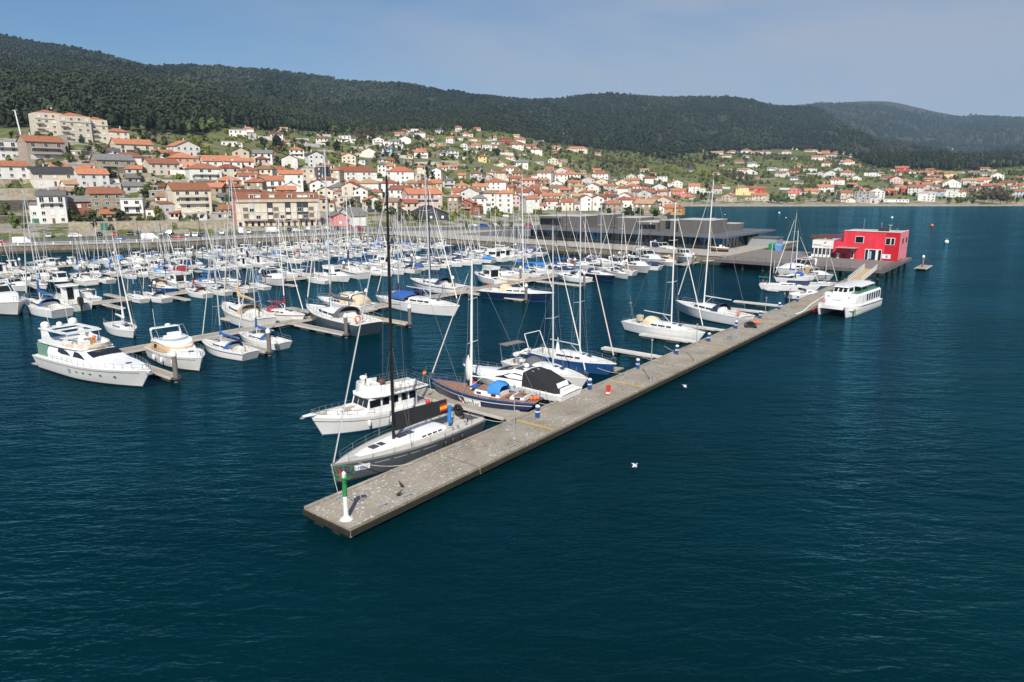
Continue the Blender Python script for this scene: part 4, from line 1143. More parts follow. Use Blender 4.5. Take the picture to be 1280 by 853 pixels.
RUB = mat("black_rubber",(0.015,0.015,0.016),0.6,var=0.2)
FEND = mat("white_fender",(0.72,0.72,0.72),0.5,var=0.06)
FENDB = mat("blue_fender",(0.03,0.09,0.30),0.5,var=0.06)
REDBUOY = mat("red_buoy_plastic",(0.62,0.03,0.03),0.45,var=0.1)
ORANGE = mat("orange_lifering",(0.85,0.16,0.03),0.5,var=0.08)
ENG = mat("outboard_black",(0.02,0.02,0.023),0.35,var=0.1)
CANV = {
 'navy': mat("navy_canvas",(0.012,0.022,0.075),0.85,var=0.2,scale=3,bump=0.3),
 'blue': mat("blue_canvas",(0.02,0.085,0.30),0.85,var=0.2,scale=3,bump=0.3),
 'bright blue': mat("bright_blue_tarp",(0.03,0.21,0.60),0.7,var=0.2,scale=3,bump=0.3),
 'tan': mat("tan_canvas",(0.52,0.36,0.20),0.85,var=0.12,scale=3,bump=0.3),
 'sand': mat("sand_canvas",(0.58,0.47,0.32),0.85,var=0.12,scale=3,bump=0.3),
 'grey': mat("grey_canvas",(0.10,0.10,0.115),0.85,var=0.15,scale=3,bump=0.3),
 'black': mat("black_canvas",(0.014,0.014,0.016),0.85,var=0.25,scale=3,bump=0.3),
 'maroon': mat("maroon_canvas",(0.24,0.02,0.035),0.85,var=0.15,scale=3,bump=0.3),
 'green': mat("green_canvas",(0.01,0.15,0.105),0.85,var=0.15,scale=3,bump=0.3),
 'white': mat("white_canvas",(0.70,0.69,0.66),0.85,var=0.08,scale=3,bump=0.2),
 'pale green': mat("shaded_green_canvas",(0.13,0.25,0.19),0.85,var=0.15,scale=3,bump=0.3),  # green darkened: the shade on the cockpit curtain is in the colour
}
def hull_f(t,transom=0.78,full=2.2,tmax=0.42):
 if t < tmax: return transom + (1 - transom)*math.sin(math.pi/2*t/tmax)
 return max(0.015,1 - ((t - tmax)/(1 - tmax)) ** full)
class Hull:
 def __init__(s,L,B,zs,zb,transom=0.78,full=2.2,bow=0.07,stern=0.03,wl=0.86,n=18,flare=0.0,sag=0.0,tmax=.42):
  s.L,s.B,s.zs,s.zb,s.tr,s.full,s.bow,s.st,s.wl,s.n,s.flare,s.sag,s.tmax = L,B,zs,zb,transom,full,bow,stern,wl,n,flare,sag,tmax
 def half(s,t): return s.B/2*hull_f(t,s.tr,s.full,s.tmax)
 def sheer(s,t): return s.zs + (s.zb - s.zs)*max(0,t) ** 1.7 - s.sag*math.sin(math.pi*t)
 def x(s,t): return (t - .5)*s.L
 def xw(s,t): return -s.L/2 + s.L*s.st + t*s.L*(1 - s.st - s.bow)
 def pt(s,t,k):
  b = s.half(t); w = b*(s.wl - s.flare*max(0,t - .45))
  return Vector((s.xw(t) + (s.x(t) - s.xw(t))*k,w + (b - w)*k ** .8,s.sheer(t)*k))
 def side_ring(s,t):
  pts = []
  for k in (1.0,.75,.5,.25,.08):
   p = s.pt(t,k); pts.append((p.x,p.y,p.z))
  w = pts[-1]
  q = s.pt(t,0)
  pts.append((q.x,q.y*.97,-.12)); pts.append((q.x,q.y*.6,-.4));
  return pts
 def build(s,mats,parent,name='hull'):
  g = MB(); rg = []
  for i in range(s.n + 1):
   t = i/s.n
   a = s.side_ring(t)
   rg.append(a + [(a[-1][0],0,-.5)] + [(x,-y,z) for x,y,z in reversed(a)])
  m = len(rg[0])
  vs = [p for r in rg for p in r]
  for i in range(s.n):
   for j in range(m - 1):
    wet = j in (4,5,6,7,8,9)
    g.f.append((i*m + j,i*m + j + 1,(i + 1)*m + j + 1,(i + 1)*m + j)); g.mi.append(1 if wet else 0)
  g.v = [tuple(p) for p in vs]
  g.f.append(tuple(range(m))); g.mi.append(0)
  g.f.append(tuple(s.n*m + j for j in reversed(range(m)))); g.mi.append(0)
  return g.build(name,mats,parent,50)
 def deck(s,mat_,parent,cock=None,name='deck',rail=0.06,inset=.03):
  g = MB(); rg = []
  ts = [i/s.n for i in range(s.n + 1)]
  if cock: ts += [cock[0] - 1e-4,cock[0],cock[1],cock[1] + 1e-4]
  ts = sorted(ts)
  for t in ts:
   b = max(.005,s.half(t) - inset); z = s.sheer(t); x = s.x(t)
   cw = min(cock[2],b*.8) if cock else b*.5
   inn = cock and cock[0] <= t <= cock[1]
   dep = cock[3] if inn else 0.0
   cam = .05*b
   if inn: sec = [(b,z + .005),(cw,z + .12),(cw,z - dep*.35),(cw*.55,z - dep*.35),(cw*.55,z - dep),(-cw*.55,z - dep),(-cw*.55,z - dep*.35),(-cw,z - dep*.35),(-cw,z + .12),(-b,z + .005)]
   else: sec = [(b,z + .005),(cw,z + cam*.7),(cw*.9,z + cam*.75),(cw*.5,z + cam),(cw*.3,z + cam),(-cw*.3,z + cam),(-cw*.5,z + cam),(-cw*.9,z + cam*.75),(-cw,z + cam*.7),(-b,z + .005)]
   rg.append([(x,y,zz) for y,zz in sec])
  g.loft(rg,closed=False)
  o = g.build(name,mat_,parent,40)
  if rail:
   r = MB()
   for sg in (1,-1):
    rr = [[(s.x(t),sg*(s.half(t) + .012),s.sheer(t) - .05),(s.x(t),sg*(s.half(t) + .012),s.sheer(t) + rail),(s.x(t),sg*(max(.0,s.half(t) - .05)),s.sheer(t) + rail),(s.x(t),sg*max(0,s.half(t) - .05),s.sheer(t) - .05)] for t in [i/s.n for i in range(s.n + 1)]]
    r.loft(rr,True,True,True)
   r.build('toe_rail',GEL,parent)
  return o
def cabin_mesh(h,t0,t1,wf,hgt,front=.35,back=.08,top=.82,n=8,z_off=0.0,wmax=None):
 g = MB(); rg = []
 for i in range(n + 1):
  k = i/n; t = t0 + (t1 - t0)*k
  f = 1.0
  if k > 1 - front: f = max(0.04,1 - ((k - (1 - front))/front) ** 1.6)
  if k < back: f = .96
  hh = hgt*f
  b = h.half(t)*wf*(1 if k < 1 - front else (.55 + .45*f))
  if wmax: b = min(b,wmax)
  z = h.sheer(t) + z_off; x = h.x(t)
  rg.append([(x,b,z),(x,b*.97,z + hh*.55),(x,b*top,z + hh*.95),(x,b*.4,z + hh*1.06),(x,-b*.4,z + hh*1.06),(x,-b*top,z + hh*.95),(x,-b*.97,z + hh*.55),(x,-b,z)])
 g.loft(rg,closed=False)
 g.f.append(tuple(range(8))); g.mi.append(0)
 g.f.append(tuple(n*8 + i for i in reversed(range(8)))); g.mi.append(0)
 return g
class Several:
 def __init__(s): s.items = []
 def new(s):
  g = MB(); s.items.append(g); return g
 def build(s,name,m,parent):
  for g in s.items: g.build(name,m,parent)
def strip_windows(h,segs,wf,z0,z1,proud=.012,wmax=None,sides=(1,-1)):
 S_ = Several()
 for t0,t1 in segs:
  for sg in sides:
   rr = []
   for k in range(4):
    t = t0 + (t1 - t0)*k/3
    b = h.half(t)*wf
    if wmax: b = min(b,wmax)
    x = h.x(t); z = h.sheer(t)
    rr.append([(x,sg*(b + proud),z + z0),(x,sg*(b*.975 + proud),z + z1),(x,sg*(b*.9),z + z1),(x,sg*(b*.9),z + z0)])
   S_.new().loft(rr,True,True,True)
 return S_
def rails(h,t0,t1,hgt=.6,n=7,r=.018,pulpit=True,pushpit=True):
 g = MB()
 for sg in (1,-1):
  prev = None
  for i in range(n + 1):
   t = t0 + (t1 - t0)*i/n
   p = Vector((h.x(t),sg*max(.05,h.half(t) - .06),h.sheer(t)))
   q = p + Vector((0,0,hgt))
   g.tube(p,q,r,n=4,cap=False)
   if prev:
    g.tube(prev,q,r*.7,n=3,cap=False); g.tube(prev - Vector((0,0,hgt*.48)),q - Vector((0,0,hgt*.48)),r*.6,n=3,cap=False)
   prev = q
  if pulpit:
   q = Vector((h.x(1.0),0,h.sheer(1) + hgt))
   g.tube(prev,Vector((q.x - .05,sg*.12,q.z)),r,n=4)
   g.tube(Vector((q.x - .05,sg*.12,q.z)),Vector((q.x - .25,sg*.1,h.sheer(.98))),r,n=4)
 return g
def sail_rig(root,h,mt,H,boom=(0.0,.38),mastm=ALU,cover='navy',cover_r=.2,furl=True,furlm=None,spread=2,boomz=1.5,r=.085,backstay=True,rake=.02,covered=True,boom_drop=0.0):
 x0 = h.x(mt); z0 = h.sheer(mt)
 top = Vector((x0 - H*rake,0,H))
 m = MB(); m.tube((x0,0,z0 - .1),(x0 + (top.x - x0)*.6,0,z0 + (H - z0)*.6),r,r*.95,8); m.tube((x0 + (top.x - x0)*.6,0,z0 + (H - z0)*.6),top,r*.95,r*.6,8)
 m.tube(top,top + Vector((0,0,.7)),.012,n=4)
 mo = m.build('mast',mastm,root,40)
 w = MB()
 ends = []
 for k in range(spread):
  f = (k + 1)/(spread + 1) + .04
  c = Vector((x0 + (top.x - x0)*f,0,z0 + (H - z0)*f)); L_ = h.B*(.27 - .05*k)
  sp = MB()
  for sg in (1,-1):
   e = c + Vector((-.15,sg*L_,.06)); sp.tube(c,e,.032,.022,5); ends.append((sg,k,e))
  sp.build('spreader',mastm,mo)
 for sg in (1,-1):
  ch = Vector((x0 - .1,sg*(h.half(mt) - .05),h.sheer(mt)))
  pts = [ch] + [e for s_,k,e in ends if s_ == sg] + [top - Vector((0,0,.3))]
  w.path(pts,.014,3)
  w.tube(ch,Vector((x0 + (top.x - x0)*.4,0,z0 + (H - z0)*.4)),.012,n=3)
 if backstay: w.tube(top,Vector((h.x(0) + .1,0,h.sheer(0) + .1)),.014,n=3)
 bowp = Vector((h.x(1) - .15,0,h.sheer(1) + .1))
 ft = top - Vector((-.1,0,H*.04))
 w.tube(bowp,ft,.013,n=3)
 w.build('rigging',WIRE,root)
 if furl:
  f = MB(); a = bowp + (ft - bowp)*.05; b = bowp + (ft - bowp)*.93
  mid = bowp + (ft - bowp)*.35
  f.tube(a,mid,.07,.065,6); f.tube(mid,b,.065,.025,6)
  f.build('furled_jib',furlm or SAILW,root,50)
 L_ = h.L*boom[1]
 ba = Vector((x0 - .1,boom[0],z0 + boomz)); bb = ba + Vector((-L_,boom[0],.05 - boom_drop))
 bo = MB(); bo.tube(ba,bb,.07,.06,6)
 bo.tube(ba + Vector((-.05,0,-boomz*.65)),ba + (bb - ba)*.3,.03,n=4)
 bo.build('boom',mastm,root,40)
 if cover:
  c = MB(); rg = []
  for k in range(9):
   f = k/8; p = ba + (bb - ba)*f; rr = cover_r*(1.0 - .55*f)*(.55 if k in (0,8) else 1)
   up = (1.5 if k == 0 else 0)*cover_r
   rg.append([(p.x,p.y + rr*.62*math.cos(a),p.z + rr*1.0*math.sin(a) + rr*.55 + up) for a in [i*math.pi/4 for i in range(8)]])
  c.loft(rg,True,True,True)
  c.tube(ba + Vector((.12,0,0)),ba + Vector((.05,0,1.3)),.16,.10,6)
  c.build('sail_cover',CANV[cover] if isinstance(cover,str) else cover,root,60)
 return mo
def sprayhood(parent,h,t,w,hgt,m,length=.9,open_end=True):
 g = MB(); rg = []
 z = h.sheer(t); x = h.x(t)
 for k,(dx,f) in enumerate(((0,.12),(-.18*length,.7),(-.5*length,1.0),(-length,1.02))):
  rg.append([(x + dx,w*math.cos(a),z + hgt*f*max(0,math.sin(a)) ** .6) for a in [i*math.pi/8 for i in range(9)]])
 g.loft(rg,closed=False)
 return g.build('sprayhood',m,parent,60)
def fenders(parent,h,ts,side=1,m=FEND,r=.13,ln=.6):
 for t in ts:
  p = h.pt(t,.55); g = MB()
  c = (p.x,side*(p.y + r),p.z)
  g.lathe([(.02,-ln/2),(r*.8,-ln*.42),(r,-ln*.25),(r,ln*.25),(r*.8,ln*.42),(.02,ln/2)],c,8)
  g.tube((c[0],c[1],c[2] + ln/2),(p.x,side*h.half(t),h.sheer(t) + .3),.012,n=3)
  g.build('fender',m,parent,50)
def outboard(parent,x,z,y=0,s=1.0,m=ENG):
 g = MB()
 g.loft([[(x - .1*s + a*.22*s,y + b*.17*s*f,z + zz*s) for a,b in ((-1,-1),(1,-1),(1,1),(-1,1))] for zz,f in ((.05,.7),(.2,1),(.55,1),(.68,.6))],True,True,True)
 g.box(x - .16*s,x - .02*s,y - .06*s,y + .06*s,z - .75*s,z + .06*s)
 return g.build('outboard',m,parent,50)
def sloop(name='sailing_yacht',L=10.5,hullm=GEL,cover='navy',mastm=ALU,H=None,deckm=DECK,hood='navy',detail=1,band=None,furl=True,bottom=BOTTOM,bimini=None,wheel=True,sugar=False,jib=None,tent=None,teakwell=True,cover_r=None,lifering=True,dk=None):
 root = thing(name,None,'sailboat')
 B = L*.31
 h = Hull(L,B,L*.092,L*.118,.74,2.1,.085,.05,.9,16,.12)
 h.build([hullm,bottom],root)
 h.deck(deckm,root,(.06,.34,B*.27,.5))
 if band:
  s_ = MB()
  for sg in (1,-1):
   s_.loft([[(p.x,sg*(p.y + .012),p.z),(q.x,sg*(q.y + .012),q.z)] for p,q in [(h.pt(i/14,.80),h.pt(i/14,.90)) for i in range(15)]],False)
  s_.build('stripe',CANV[band],root)
 cab = cabin_mesh(h,.34,.80,.60,L*.045,.5)
 co = cab.build('coachroof',GEL,root,35)
 strip_windows(h,[(.37,.47),(.485,.57),(.585,.64)],.60,L*.012,L*.028).build('side_window',DKWIN,co)
 if detail:
  hb = Several()
  for t in (.62,.70): hb.new().cbox((h.x(t),0,h.sheer(t) + L*.046),(.55,.55,.05))
  hb.build('hatch',DKWIN,co)
  rails(h,.02,.93,.6,6).build('guard_rail',STEEL,root)
 Hh = H or L*1.38
 if L > 7 or True:
  sail_rig(root,h,.585,Hh,(0,.36),mastm,cover,cover_r or L*.02,furl,jib,2 if L > 9 else 1,L*.125,r=max(.05,L*.0072))
 if hood: sprayhood(root,h,.40,B*.33,L*.085,CANV[hood],L*.1)
 if wheel and detail:
  w = MB(); c = Vector((h.x(.11),0,h.sheer(.1) + .45)); n = 14
  pts = [c + Vector((0,.42*math.cos(6.2832*i/n),.42*math.sin(6.2832*i/n))) for i in range(n + 1)]
  w.path(pts,.02,4); w.tube(c + Vector((.1,0,-.9)),c + Vector((.1,0,.1)),.1,.08,6)
  for a in range(3): w.tube(c,pts[int(a*n/3)],.012,n=3)
  w.build('steering_wheel',STEEL,root)
 if teakwell:
  k = MB(); k.box(h.x(.07),h.x(.33),-B*.148,B*.148,h.sheer(.1) - .497,h.sheer(.1) - .47)
  k.build('cockpit_sole',TEAKG,root)
 if bimini:
  k = MB(); rg = []
  for dx in (0,.5,1.0):
   rg.append([(h.x(.04) + dx*L*.2,B*.36*math.cos(a),h.sheer(.1) + 1.75 + .22*math.sin(a)) for a in [i*math.pi/6 for i in range(7)]])
  k.loft(rg,False)
  bm = k.build('bimini',CANV[bimini],root,60)
  f = MB()
  for dx in (0,1.0):
   for sg in (1,-1): f.tube((h.x(.1),sg*B*.34,h.sheer(.1)),(h.x(.04) + dx*L*.2,sg*B*.36,h.sheer(.1) + 1.75),.018,n=4)
  f.build('bimini_frame',STEEL,bm)
 if tent:
  k = MB(); rg = []
  for i in range(6):
   t = .04 + i*.06
   rg.append([(h.x(t),h.half(t)*.95*math.cos(a),h.sheer(t) + .25 + (.75 if 0 < i < 5 else .45)*math.sin(a) ** .8) for a in [j*math.pi/6 for j in range(7)]])
  k.loft(rg,False); k.build('boom_tent',CANV[tent],root,60)
 if lifering and detail:
  lr = MB(); c = Vector((h.x(.03),h.half(.03)*.8,h.sheer(0) + .5)); n = 12
  lr.path([c + Vector((0,.28*math.cos(6.2832*i/n),.28*math.sin(6.2832*i/n))) for i in range(n + 1)],.06,6)
  lr.build('lifebuoy',ORANGE,root)
 return root
def cruiser(name='motor_cruiser',L=9.0,hullm=GEL,canvas=None,arch=True,detail=1,fly=False,bottom=BOTTOMD,aft_canvas=None):
 root = thing(name,None,'motorboat')
 B = L*.34
 h = Hull(L,B,L*.11,L*.155,.92,2.6,.12,.02,.86,16,.35)
 h.build([hullm,bottom],root)
 h.deck(GEL,root,(.05,.36,B*.36,.55))
 cab = cabin_mesh(h,.36,.88,.74,L*.075,.62,top=.86)
 co = cab.build('cabin',GEL,root,35)
 strip_windows(h,[(.40,.56),(.575,.66)],.74,L*.018,L*.045).build('side_window',DKWIN,co)
 g = MB(); x = h.x(.50); z = h.sheer(.5) + L*.06; w = h.half(.5)*.72
 sec = [(w,-L*.14),(w*.96,-L*.02),(w*.6,L*.05),(-w*.6,L*.05),(-w*.96,-L*.02),(-w,-L*.14)]
 g.loft([[(x + dx,y,z - .04) for y,dx in sec],[(x + dx - L*.075,y*.9,z + L*.075) for y,dx in sec]],False)
 ws = g.build('windscreen',DKWIN,root)
 f = MB(); pts = [Vector((x + dx - L*.075,y*.9,z + L*.077)) for y,dx in sec]; f.path(pts,.035,5)
 for y,dx in sec[1:-1]: f.tube((x + dx + .01,y,z - .04),(x + dx - L*.075 + .01,y*.9,z + L*.075),.025,n=4)
 f.build('screen_frame',GEL,ws)
 if arch:
  a = MB(); xa = h.x(.26); wa = h.half(.26)*.88; za = h.sheer(.26)
  pts = [Vector((xa,wa,za)),Vector((xa - .35,wa*.96,za + L*.13)),Vector((xa - .45,wa*.8,za + L*.155)),Vector((xa - .45,-wa*.8,za + L*.155)),Vector((xa - .35,-wa*.96,za + L*.13)),Vector((xa,-wa,za))]
  rg = []
  for p in pts: rg.append([p + Vector((.22,0,-.03)),p + Vector((.22,0,.06)),p + Vector((-.22,0,.06)),p + Vector((-.22,0,-.03))])
  a.loft(rg,True,True,True)
  ar = a.build('radar_arch',GEL,root,40)
  d = MB(); d.lathe([(.05,0),(.24,.03),(.27,.12),(.2,.22),(.03,.26)],(xa - .45,0,za + L*.155 + .06),10); d.build('radar_dome',GEL,ar,50)
 if canvas:
  c = MB(); rg = []
  x0,x1 = h.x(.05),h.x(.42); zz = h.sheer(.2)
  for f_,hh in ((0,.35),(.15,.75),(.5,1.0),(1.0,1.0)):
   t = .05 + .37*f_; b = h.half(t)*.84
   rg.append([(x0 + (x1 - x0)*f_,b*math.cos(a_) if abs(math.cos(a_)) > .01 else 0,zz + .1 + L*.145*hh*max(0,math.sin(a_)) ** .35) for a_ in [i*math.pi/8 for i in range(9)]])
  c.loft(rg,False,True,False)
  co_ = c.build('cockpit_canopy',CANV[canvas],root,60)
  p = MB()
  for sg in (1,-1): p.cbox((x0 + (x1 - x0)*.5,sg*h.half(.22)*.80,zz + .1 + L*.085),(L*.12,.05,L*.04))
  p.build('canopy_window',DKWIN,co_)
 if detail: rails(h,.42,.95,.5,6).build('guard_rail',STEEL,root)
 if detail > 0:
  bt = MB(); bt.box(h.x(0) - .55,h.x(0) + .02,-h.half(0)*.85,h.half(0)*.85,.22,.32); bt.build('bathing_platform',TEAKG,root)
 if fly:
  k = MB(); rg = []
  for i in range(7):
   f_ = i/6; t = .22 + .34*f_; b = h.half(t)*.62*(1 - .25*f_ ** 3); z1 = h.sheer(.4) + L*.155
   hh = L*.055
   rg.append([(h.x(t),b,z1),(h.x(t) + (f_ - .4)*.4,b*1.05,z1 + hh),(h.x(t) + (f_ - .4)*.4,-b*1.05,z1 + hh),(h.x(t),-b,z1)])
  k.loft(rg,True,True,True)
  k.build('flybridge',GEL,root,35)
  s_ = MB(); rg = []
  for i in range(7):
   f_ = i/6; t = .24 + .36*f_; b = h.half(t)*.70*(1 - .2*f_ ** 3); z0 = h.sheer(t)
   rg.append([(h.x(t),b,z0),(h.x(t) - f_*.5,b*.92,h.sheer(.4) + L*.155),(h.x(t) - f_*.5,-b*.92,h.sheer(.4) + L*.155),(h.x(t),-b,z0)])
  s_.loft(rg,True,True,True)
  so_ = s_.build('saloon',GEL,root,35)
  v = MB(); v.box(h.x(.24) - .03,h.x(.24) + .03,-h.half(.24)*.5,h.half(.24)*.5,h.sheer(.24) + .2,h.sheer(.4) + L*.14); v.build('aft_door',DKWIN,so_)
  v = MB()
  for sg in (1,-1):
   v.loft([[(h.x(t) - .25*f,sg*(h.half(t)*(.70*(1 - .2*((t - .24)/.36) ** 3))*(1 - .08*f) + .02),h.sheer(t)*(1 - f) + (h.sheer(.4) + L*.155)*f) for f in (.45,.88)] for t in (.27,.36,.44,.50)],False)
  v.loft([[(h.x(.60) - f*.5 + .03,y*(h.half(.6)*.70*.8),h.sheer(.6)*(1 - f) + (h.sheer(.4) + L*.155)*f) for f in (.42,.9)] for y in (-.85,-.3,.3,.85)],False)
  v.build('saloon_window',DKWIN,so_)
 return root
def pilothouse(name='fishing_boat',L=6.5,hullm=GEL,trim=None,roofm=GEL,engine=True,stripe='navy',detail=1):
 root = thing(name,None,'motorboat')
 B = L*.37
 h = Hull(L,B,L*.105,L*.165,.9,2.4,.1,.02,.85,14,.3)
 h.build([hullm,BOTTOMD],root); h.deck(DECK,root,(.06,.38,B*.37,.5))
 t0,t1 = .40,.66
 b = h.half(.5)*.66; x0,x1 = h.x(t0),h.x(t1); z = h.sheer(.5) - .02; H = L*.22
 g = MB(); g.loft([[(x0,b,z),(x1 + .35,b*.9,z),(x1 + .35,-b*.9,z),(x0,-b,z)],[(x0,b,z + H*.45),(x1 + .25,b*.9,z + H*.45),(x1 + .25,-b*.9,z + H*.45),(x0,-b,z + H*.45)],[(x0 + .05,b*.94,z + H),(x1 - .15,b*.85,z + H),(x1 - .15,-b*.85,z + H),(x0 + .05,-b*.94,z + H)]],True,True,True)
 wh = g.build('wheelhouse',GEL,root,30)
 r = MB(); r.loft([[(x0 - .25,b*1.02,z + H),(x1 + .1,b*.95,z + H),(x1 + .1,-b*.95,z + H),(x0 - .25,-b*1.02,z + H)],[(x0 - .2,b*.96,z + H + .09),(x1,b*.88,z + H + .09),(x1,-b*.88,z + H + .09),(x0 - .2,-b*.96,z + H + .09)]],True,True,True)
 r.build('roof',roofm,wh,30)
 w = Several()
 for sg in (1,-1):
  for a,c in ((.08,.46),(.54,.92)):
   w.new().cbox((x0 + (x1 - x0)*(a + c)/2,sg*b*.965,z + H*.71),((x1 - x0)*(c - a),.06,H*.36))
 w.build('side_window',DKWIN,wh)
 v = MB(); v.loft([[(x1 + .26,b*.78,z + H*.5),(x1 + .26,-b*.78,z + H*.5)],[(x1 - .10,b*.74,z + H*.93),(x1 - .10,-b*.74,z + H*.93)]],False); v.build('windscreen',DKWIN,wh)
 cab = cabin_mesh(h,.62,.92,.7,L*.05,.6); cab.build('foredeck_cabin',GEL,root,35)
 k = MB(); k.box(x0 - .03,x0 + .02,-b*.35,b*.35,z + .1,z + H*.9); k.build('cabin_door',DKWIN,wh)
 if detail: rails(h,.5,.95,.45,5).build('guard_rail',STEEL,root)
 if engine: outboard(root,h.x(0) - .12,h.sheer(0) - .1,0,1.25)
 return root
def runabout(name='motor_launch',L=5.5,cover='blue',hullm=GEL,engine=True,console=False,screen=True):
 root = thing(name,None,'motorboat')
 B = L*.38
 h = Hull(L,B,L*.11,L*.15,.9,2.3,.1,.02,.84,14,.3)
 h.build([hullm,BOTTOMD],root); h.deck(DECK,root,(.08,.60,B*.36,.45))
 if cover:
  g = MB(); rg = []
  for i in range(8):
   t = .05 + .66*i/7; b = h.half(t)*1.02; z = h.sheer(t) - .05
   hh = .12 + (.5 if 1 <= i <= 5 else .1)*(.7 + .3*math.sin(i*2.1))
   rg.append([(h.x(t),b,z),(h.x(t),b*.98,z + .12),(h.x(t),b*.45,z + .1 + hh*.75),(h.x(t),0,z + .12 + hh),(h.x(t),-b*.45,z + .1 + hh*.75),(h.x(t),-b*.98,z + .12),(h.x(t),-b,z)])
  g.loft(rg,False,True,True); g.build('boat_cover',CANV[cover],root,50)
 elif console:
  g = MB(); g.cbox((h.x(.42),0,h.sheer(.4) + .25),(.7,.8,1.1)); c = g.build('console',GEL,root)
  v = MB(); v.loft([[(h.x(.47),.4,h.sheer(.4) + .8),(h.x(.47),-.4,h.sheer(.4) + .8)],[(h.x(.43),.35,h.sheer(.4) + 1.15),(h.x(.43),-.35,h.sheer(.4) + 1.15)]],False); v.build('windscreen',DKWIN,c)
  s_ = MB(); s_.cbox((h.x(.25),0,h.sheer(.4) + .1),(.5,1.0,.6)); s_.build('bench_seat',CANV['white'],root)
 else:
  cab = cabin_mesh(h,.50,.92,.78,L*.085,.6); cb = cab.build('cuddy',GEL,root,35)
  for sg in (1,-1): strip_windows(h,[(.53,.68)],.78,L*.03,L*.06,sides=(sg,)).build('side_window',DKWIN,cb)
  g = MB(); x = h.x(.5); z = h.sheer(.5) + L*.08; w = h.half(.5)*.72
  sec = [(w,-.35),(w*.8,.15),(-w*.8,.15),(-w,-.35)]
  g.loft([[(x + dx,y,z - .05) for y,dx in sec],[(x + dx - .3,y*.9,z + .35) for y,dx in sec]],False); g.build('windscreen',DKWIN,root)
 if engine: outboard(root,h.x(0) - .12,h.sheer(0) - .1,0,1.05)
 return root
def inflatable(name='inflatable_dinghy',L=2.8,m=None,inner=None):
 root = thing(name,None,'dinghy')
 g = MB(); w = L*.24; r = L*.075; pts = []
 pts = [Vector((-L/2,w,.18)),Vector((L*.18,w,.2)),Vector((L*.38,w*.6,.26)),Vector((L*.46,0,.3)),Vector((L*.38,-w*.6,.26)),Vector((L*.18,-w,.2)),Vector((-L/2,-w,.18))]
 g.path(pts,r,8)
 for p in pts[1:-1]: g.ball(p,r*1.0,1,6)
 for p in (pts[0],pts[-1]): g.ball(p,r*.98,1,6)
 g.build('tube',m or ENG,root,60)
 f = MB(); f.prism([(-L/2 + .1,w),(L*.2,w),(L*.42,0),(L*.2,-w),(-L/2 + .1,-w)],.10,.16); f.build('floor',inner or RUB,root)
 s_ = MB(); s_.box(-L*.1,L*.02,-w,w,.24,.28); s_.build('thwart',inner or RUB,root)
 return root
BOATS = []
def put_boat(o,s,t,ang,sc=1.0,desc="",where="",label=None,heel=0.0):
 p = ST(s,t); o.location = (p.x,p.y,0); o.rotation_euler = (RAD(heel),0,ang); o.scale = (sc,sc,sc)
 BOATS.append((o,desc,where,s,t,label))
 return o
# ------------------------------------------------------------------ breakwater, pontoons, piles
M_bw = None
def breakwater_material():
 m,nt,N,L,b = _nt("stained_concrete_deck")
 tc = N.new("ShaderNodeTexCoord")
 def nz(sc,det=6,rough=.65,dist=0):
  n = N.new("ShaderNodeTexNoise"); n.inputs["Scale"].default_value = sc; n.inputs["Detail"].default_value = det; n.inputs["Roughness"].default_value = rough
  n.inputs["Distortion"].default_value = dist
  L.new(tc.outputs["Object"],n.inputs["Vector"]); return n.outputs["Fac"]
 def ramp(f,a,b_,ca,cb):
  r = N.new("ShaderNodeValToRGB"); e = r.color_ramp.elements
  e[0].position = a; e[0].color = c4(ca); e[1].position = b_; e[1].color = c4(cb); L.new(f,r.inputs[0]); return r.outputs[0]
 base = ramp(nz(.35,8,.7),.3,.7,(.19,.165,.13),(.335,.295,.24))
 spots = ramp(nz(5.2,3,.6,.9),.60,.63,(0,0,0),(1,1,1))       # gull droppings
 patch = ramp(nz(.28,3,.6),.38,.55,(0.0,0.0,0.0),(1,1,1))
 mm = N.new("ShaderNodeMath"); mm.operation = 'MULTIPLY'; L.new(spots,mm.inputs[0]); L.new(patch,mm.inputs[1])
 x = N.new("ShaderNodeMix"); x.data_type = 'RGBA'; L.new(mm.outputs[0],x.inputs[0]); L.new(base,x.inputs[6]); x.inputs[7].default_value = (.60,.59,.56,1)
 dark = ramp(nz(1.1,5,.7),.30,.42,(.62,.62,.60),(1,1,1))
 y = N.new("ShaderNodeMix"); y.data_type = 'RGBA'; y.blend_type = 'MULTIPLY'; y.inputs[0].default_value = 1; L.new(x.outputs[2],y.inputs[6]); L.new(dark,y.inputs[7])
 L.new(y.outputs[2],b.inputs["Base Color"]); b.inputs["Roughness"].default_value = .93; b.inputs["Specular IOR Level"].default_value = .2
 bp = N.new("ShaderNodeBump"); bp.inputs["Strength"].default_value = .4; bp.inputs["Distance"].default_value = .03; L.new(nz(2.5),bp.inputs["Height"]); L.new(bp.outputs[0],b.inputs["Normal"])
 return m
M_bw = breakwater_material()
M_bwside = mat("mossy_shaded_side",(0.020,0.018,0.010),0.9,var=0.5,scale=1.5,bump=.3)  # real moss, with the side's shade darkened into the colour
M_plank = mat("grey_dock_planks",(0.30,0.265,0.215),0.85,var=0.2,scale=1.2,bump=.2)
M_planktan = mat("tan_dock_planks",(0.42,0.30,0.17),0.85,var=0.15,scale=1.2,bump=.2)
M_edge = mat("dock_edge_beam",(0.55,0.53,0.49),0.6,var=0.15,scale=1)
M_float = mat("dock_float",(0.055,0.055,0.058),0.7,var=0.3)
M_rust = mat("rusty_steel",(0.10,0.05,0.028),0.85,var=0.4,scale=3)
M_pile = mat("weathered_pile",(0.15,0.135,0.125),0.8,var=0.25,scale=1.5,streak=2)
M_white = mat("white_plastic",(0.76,0.76,0.74),0.45,var=0.05)
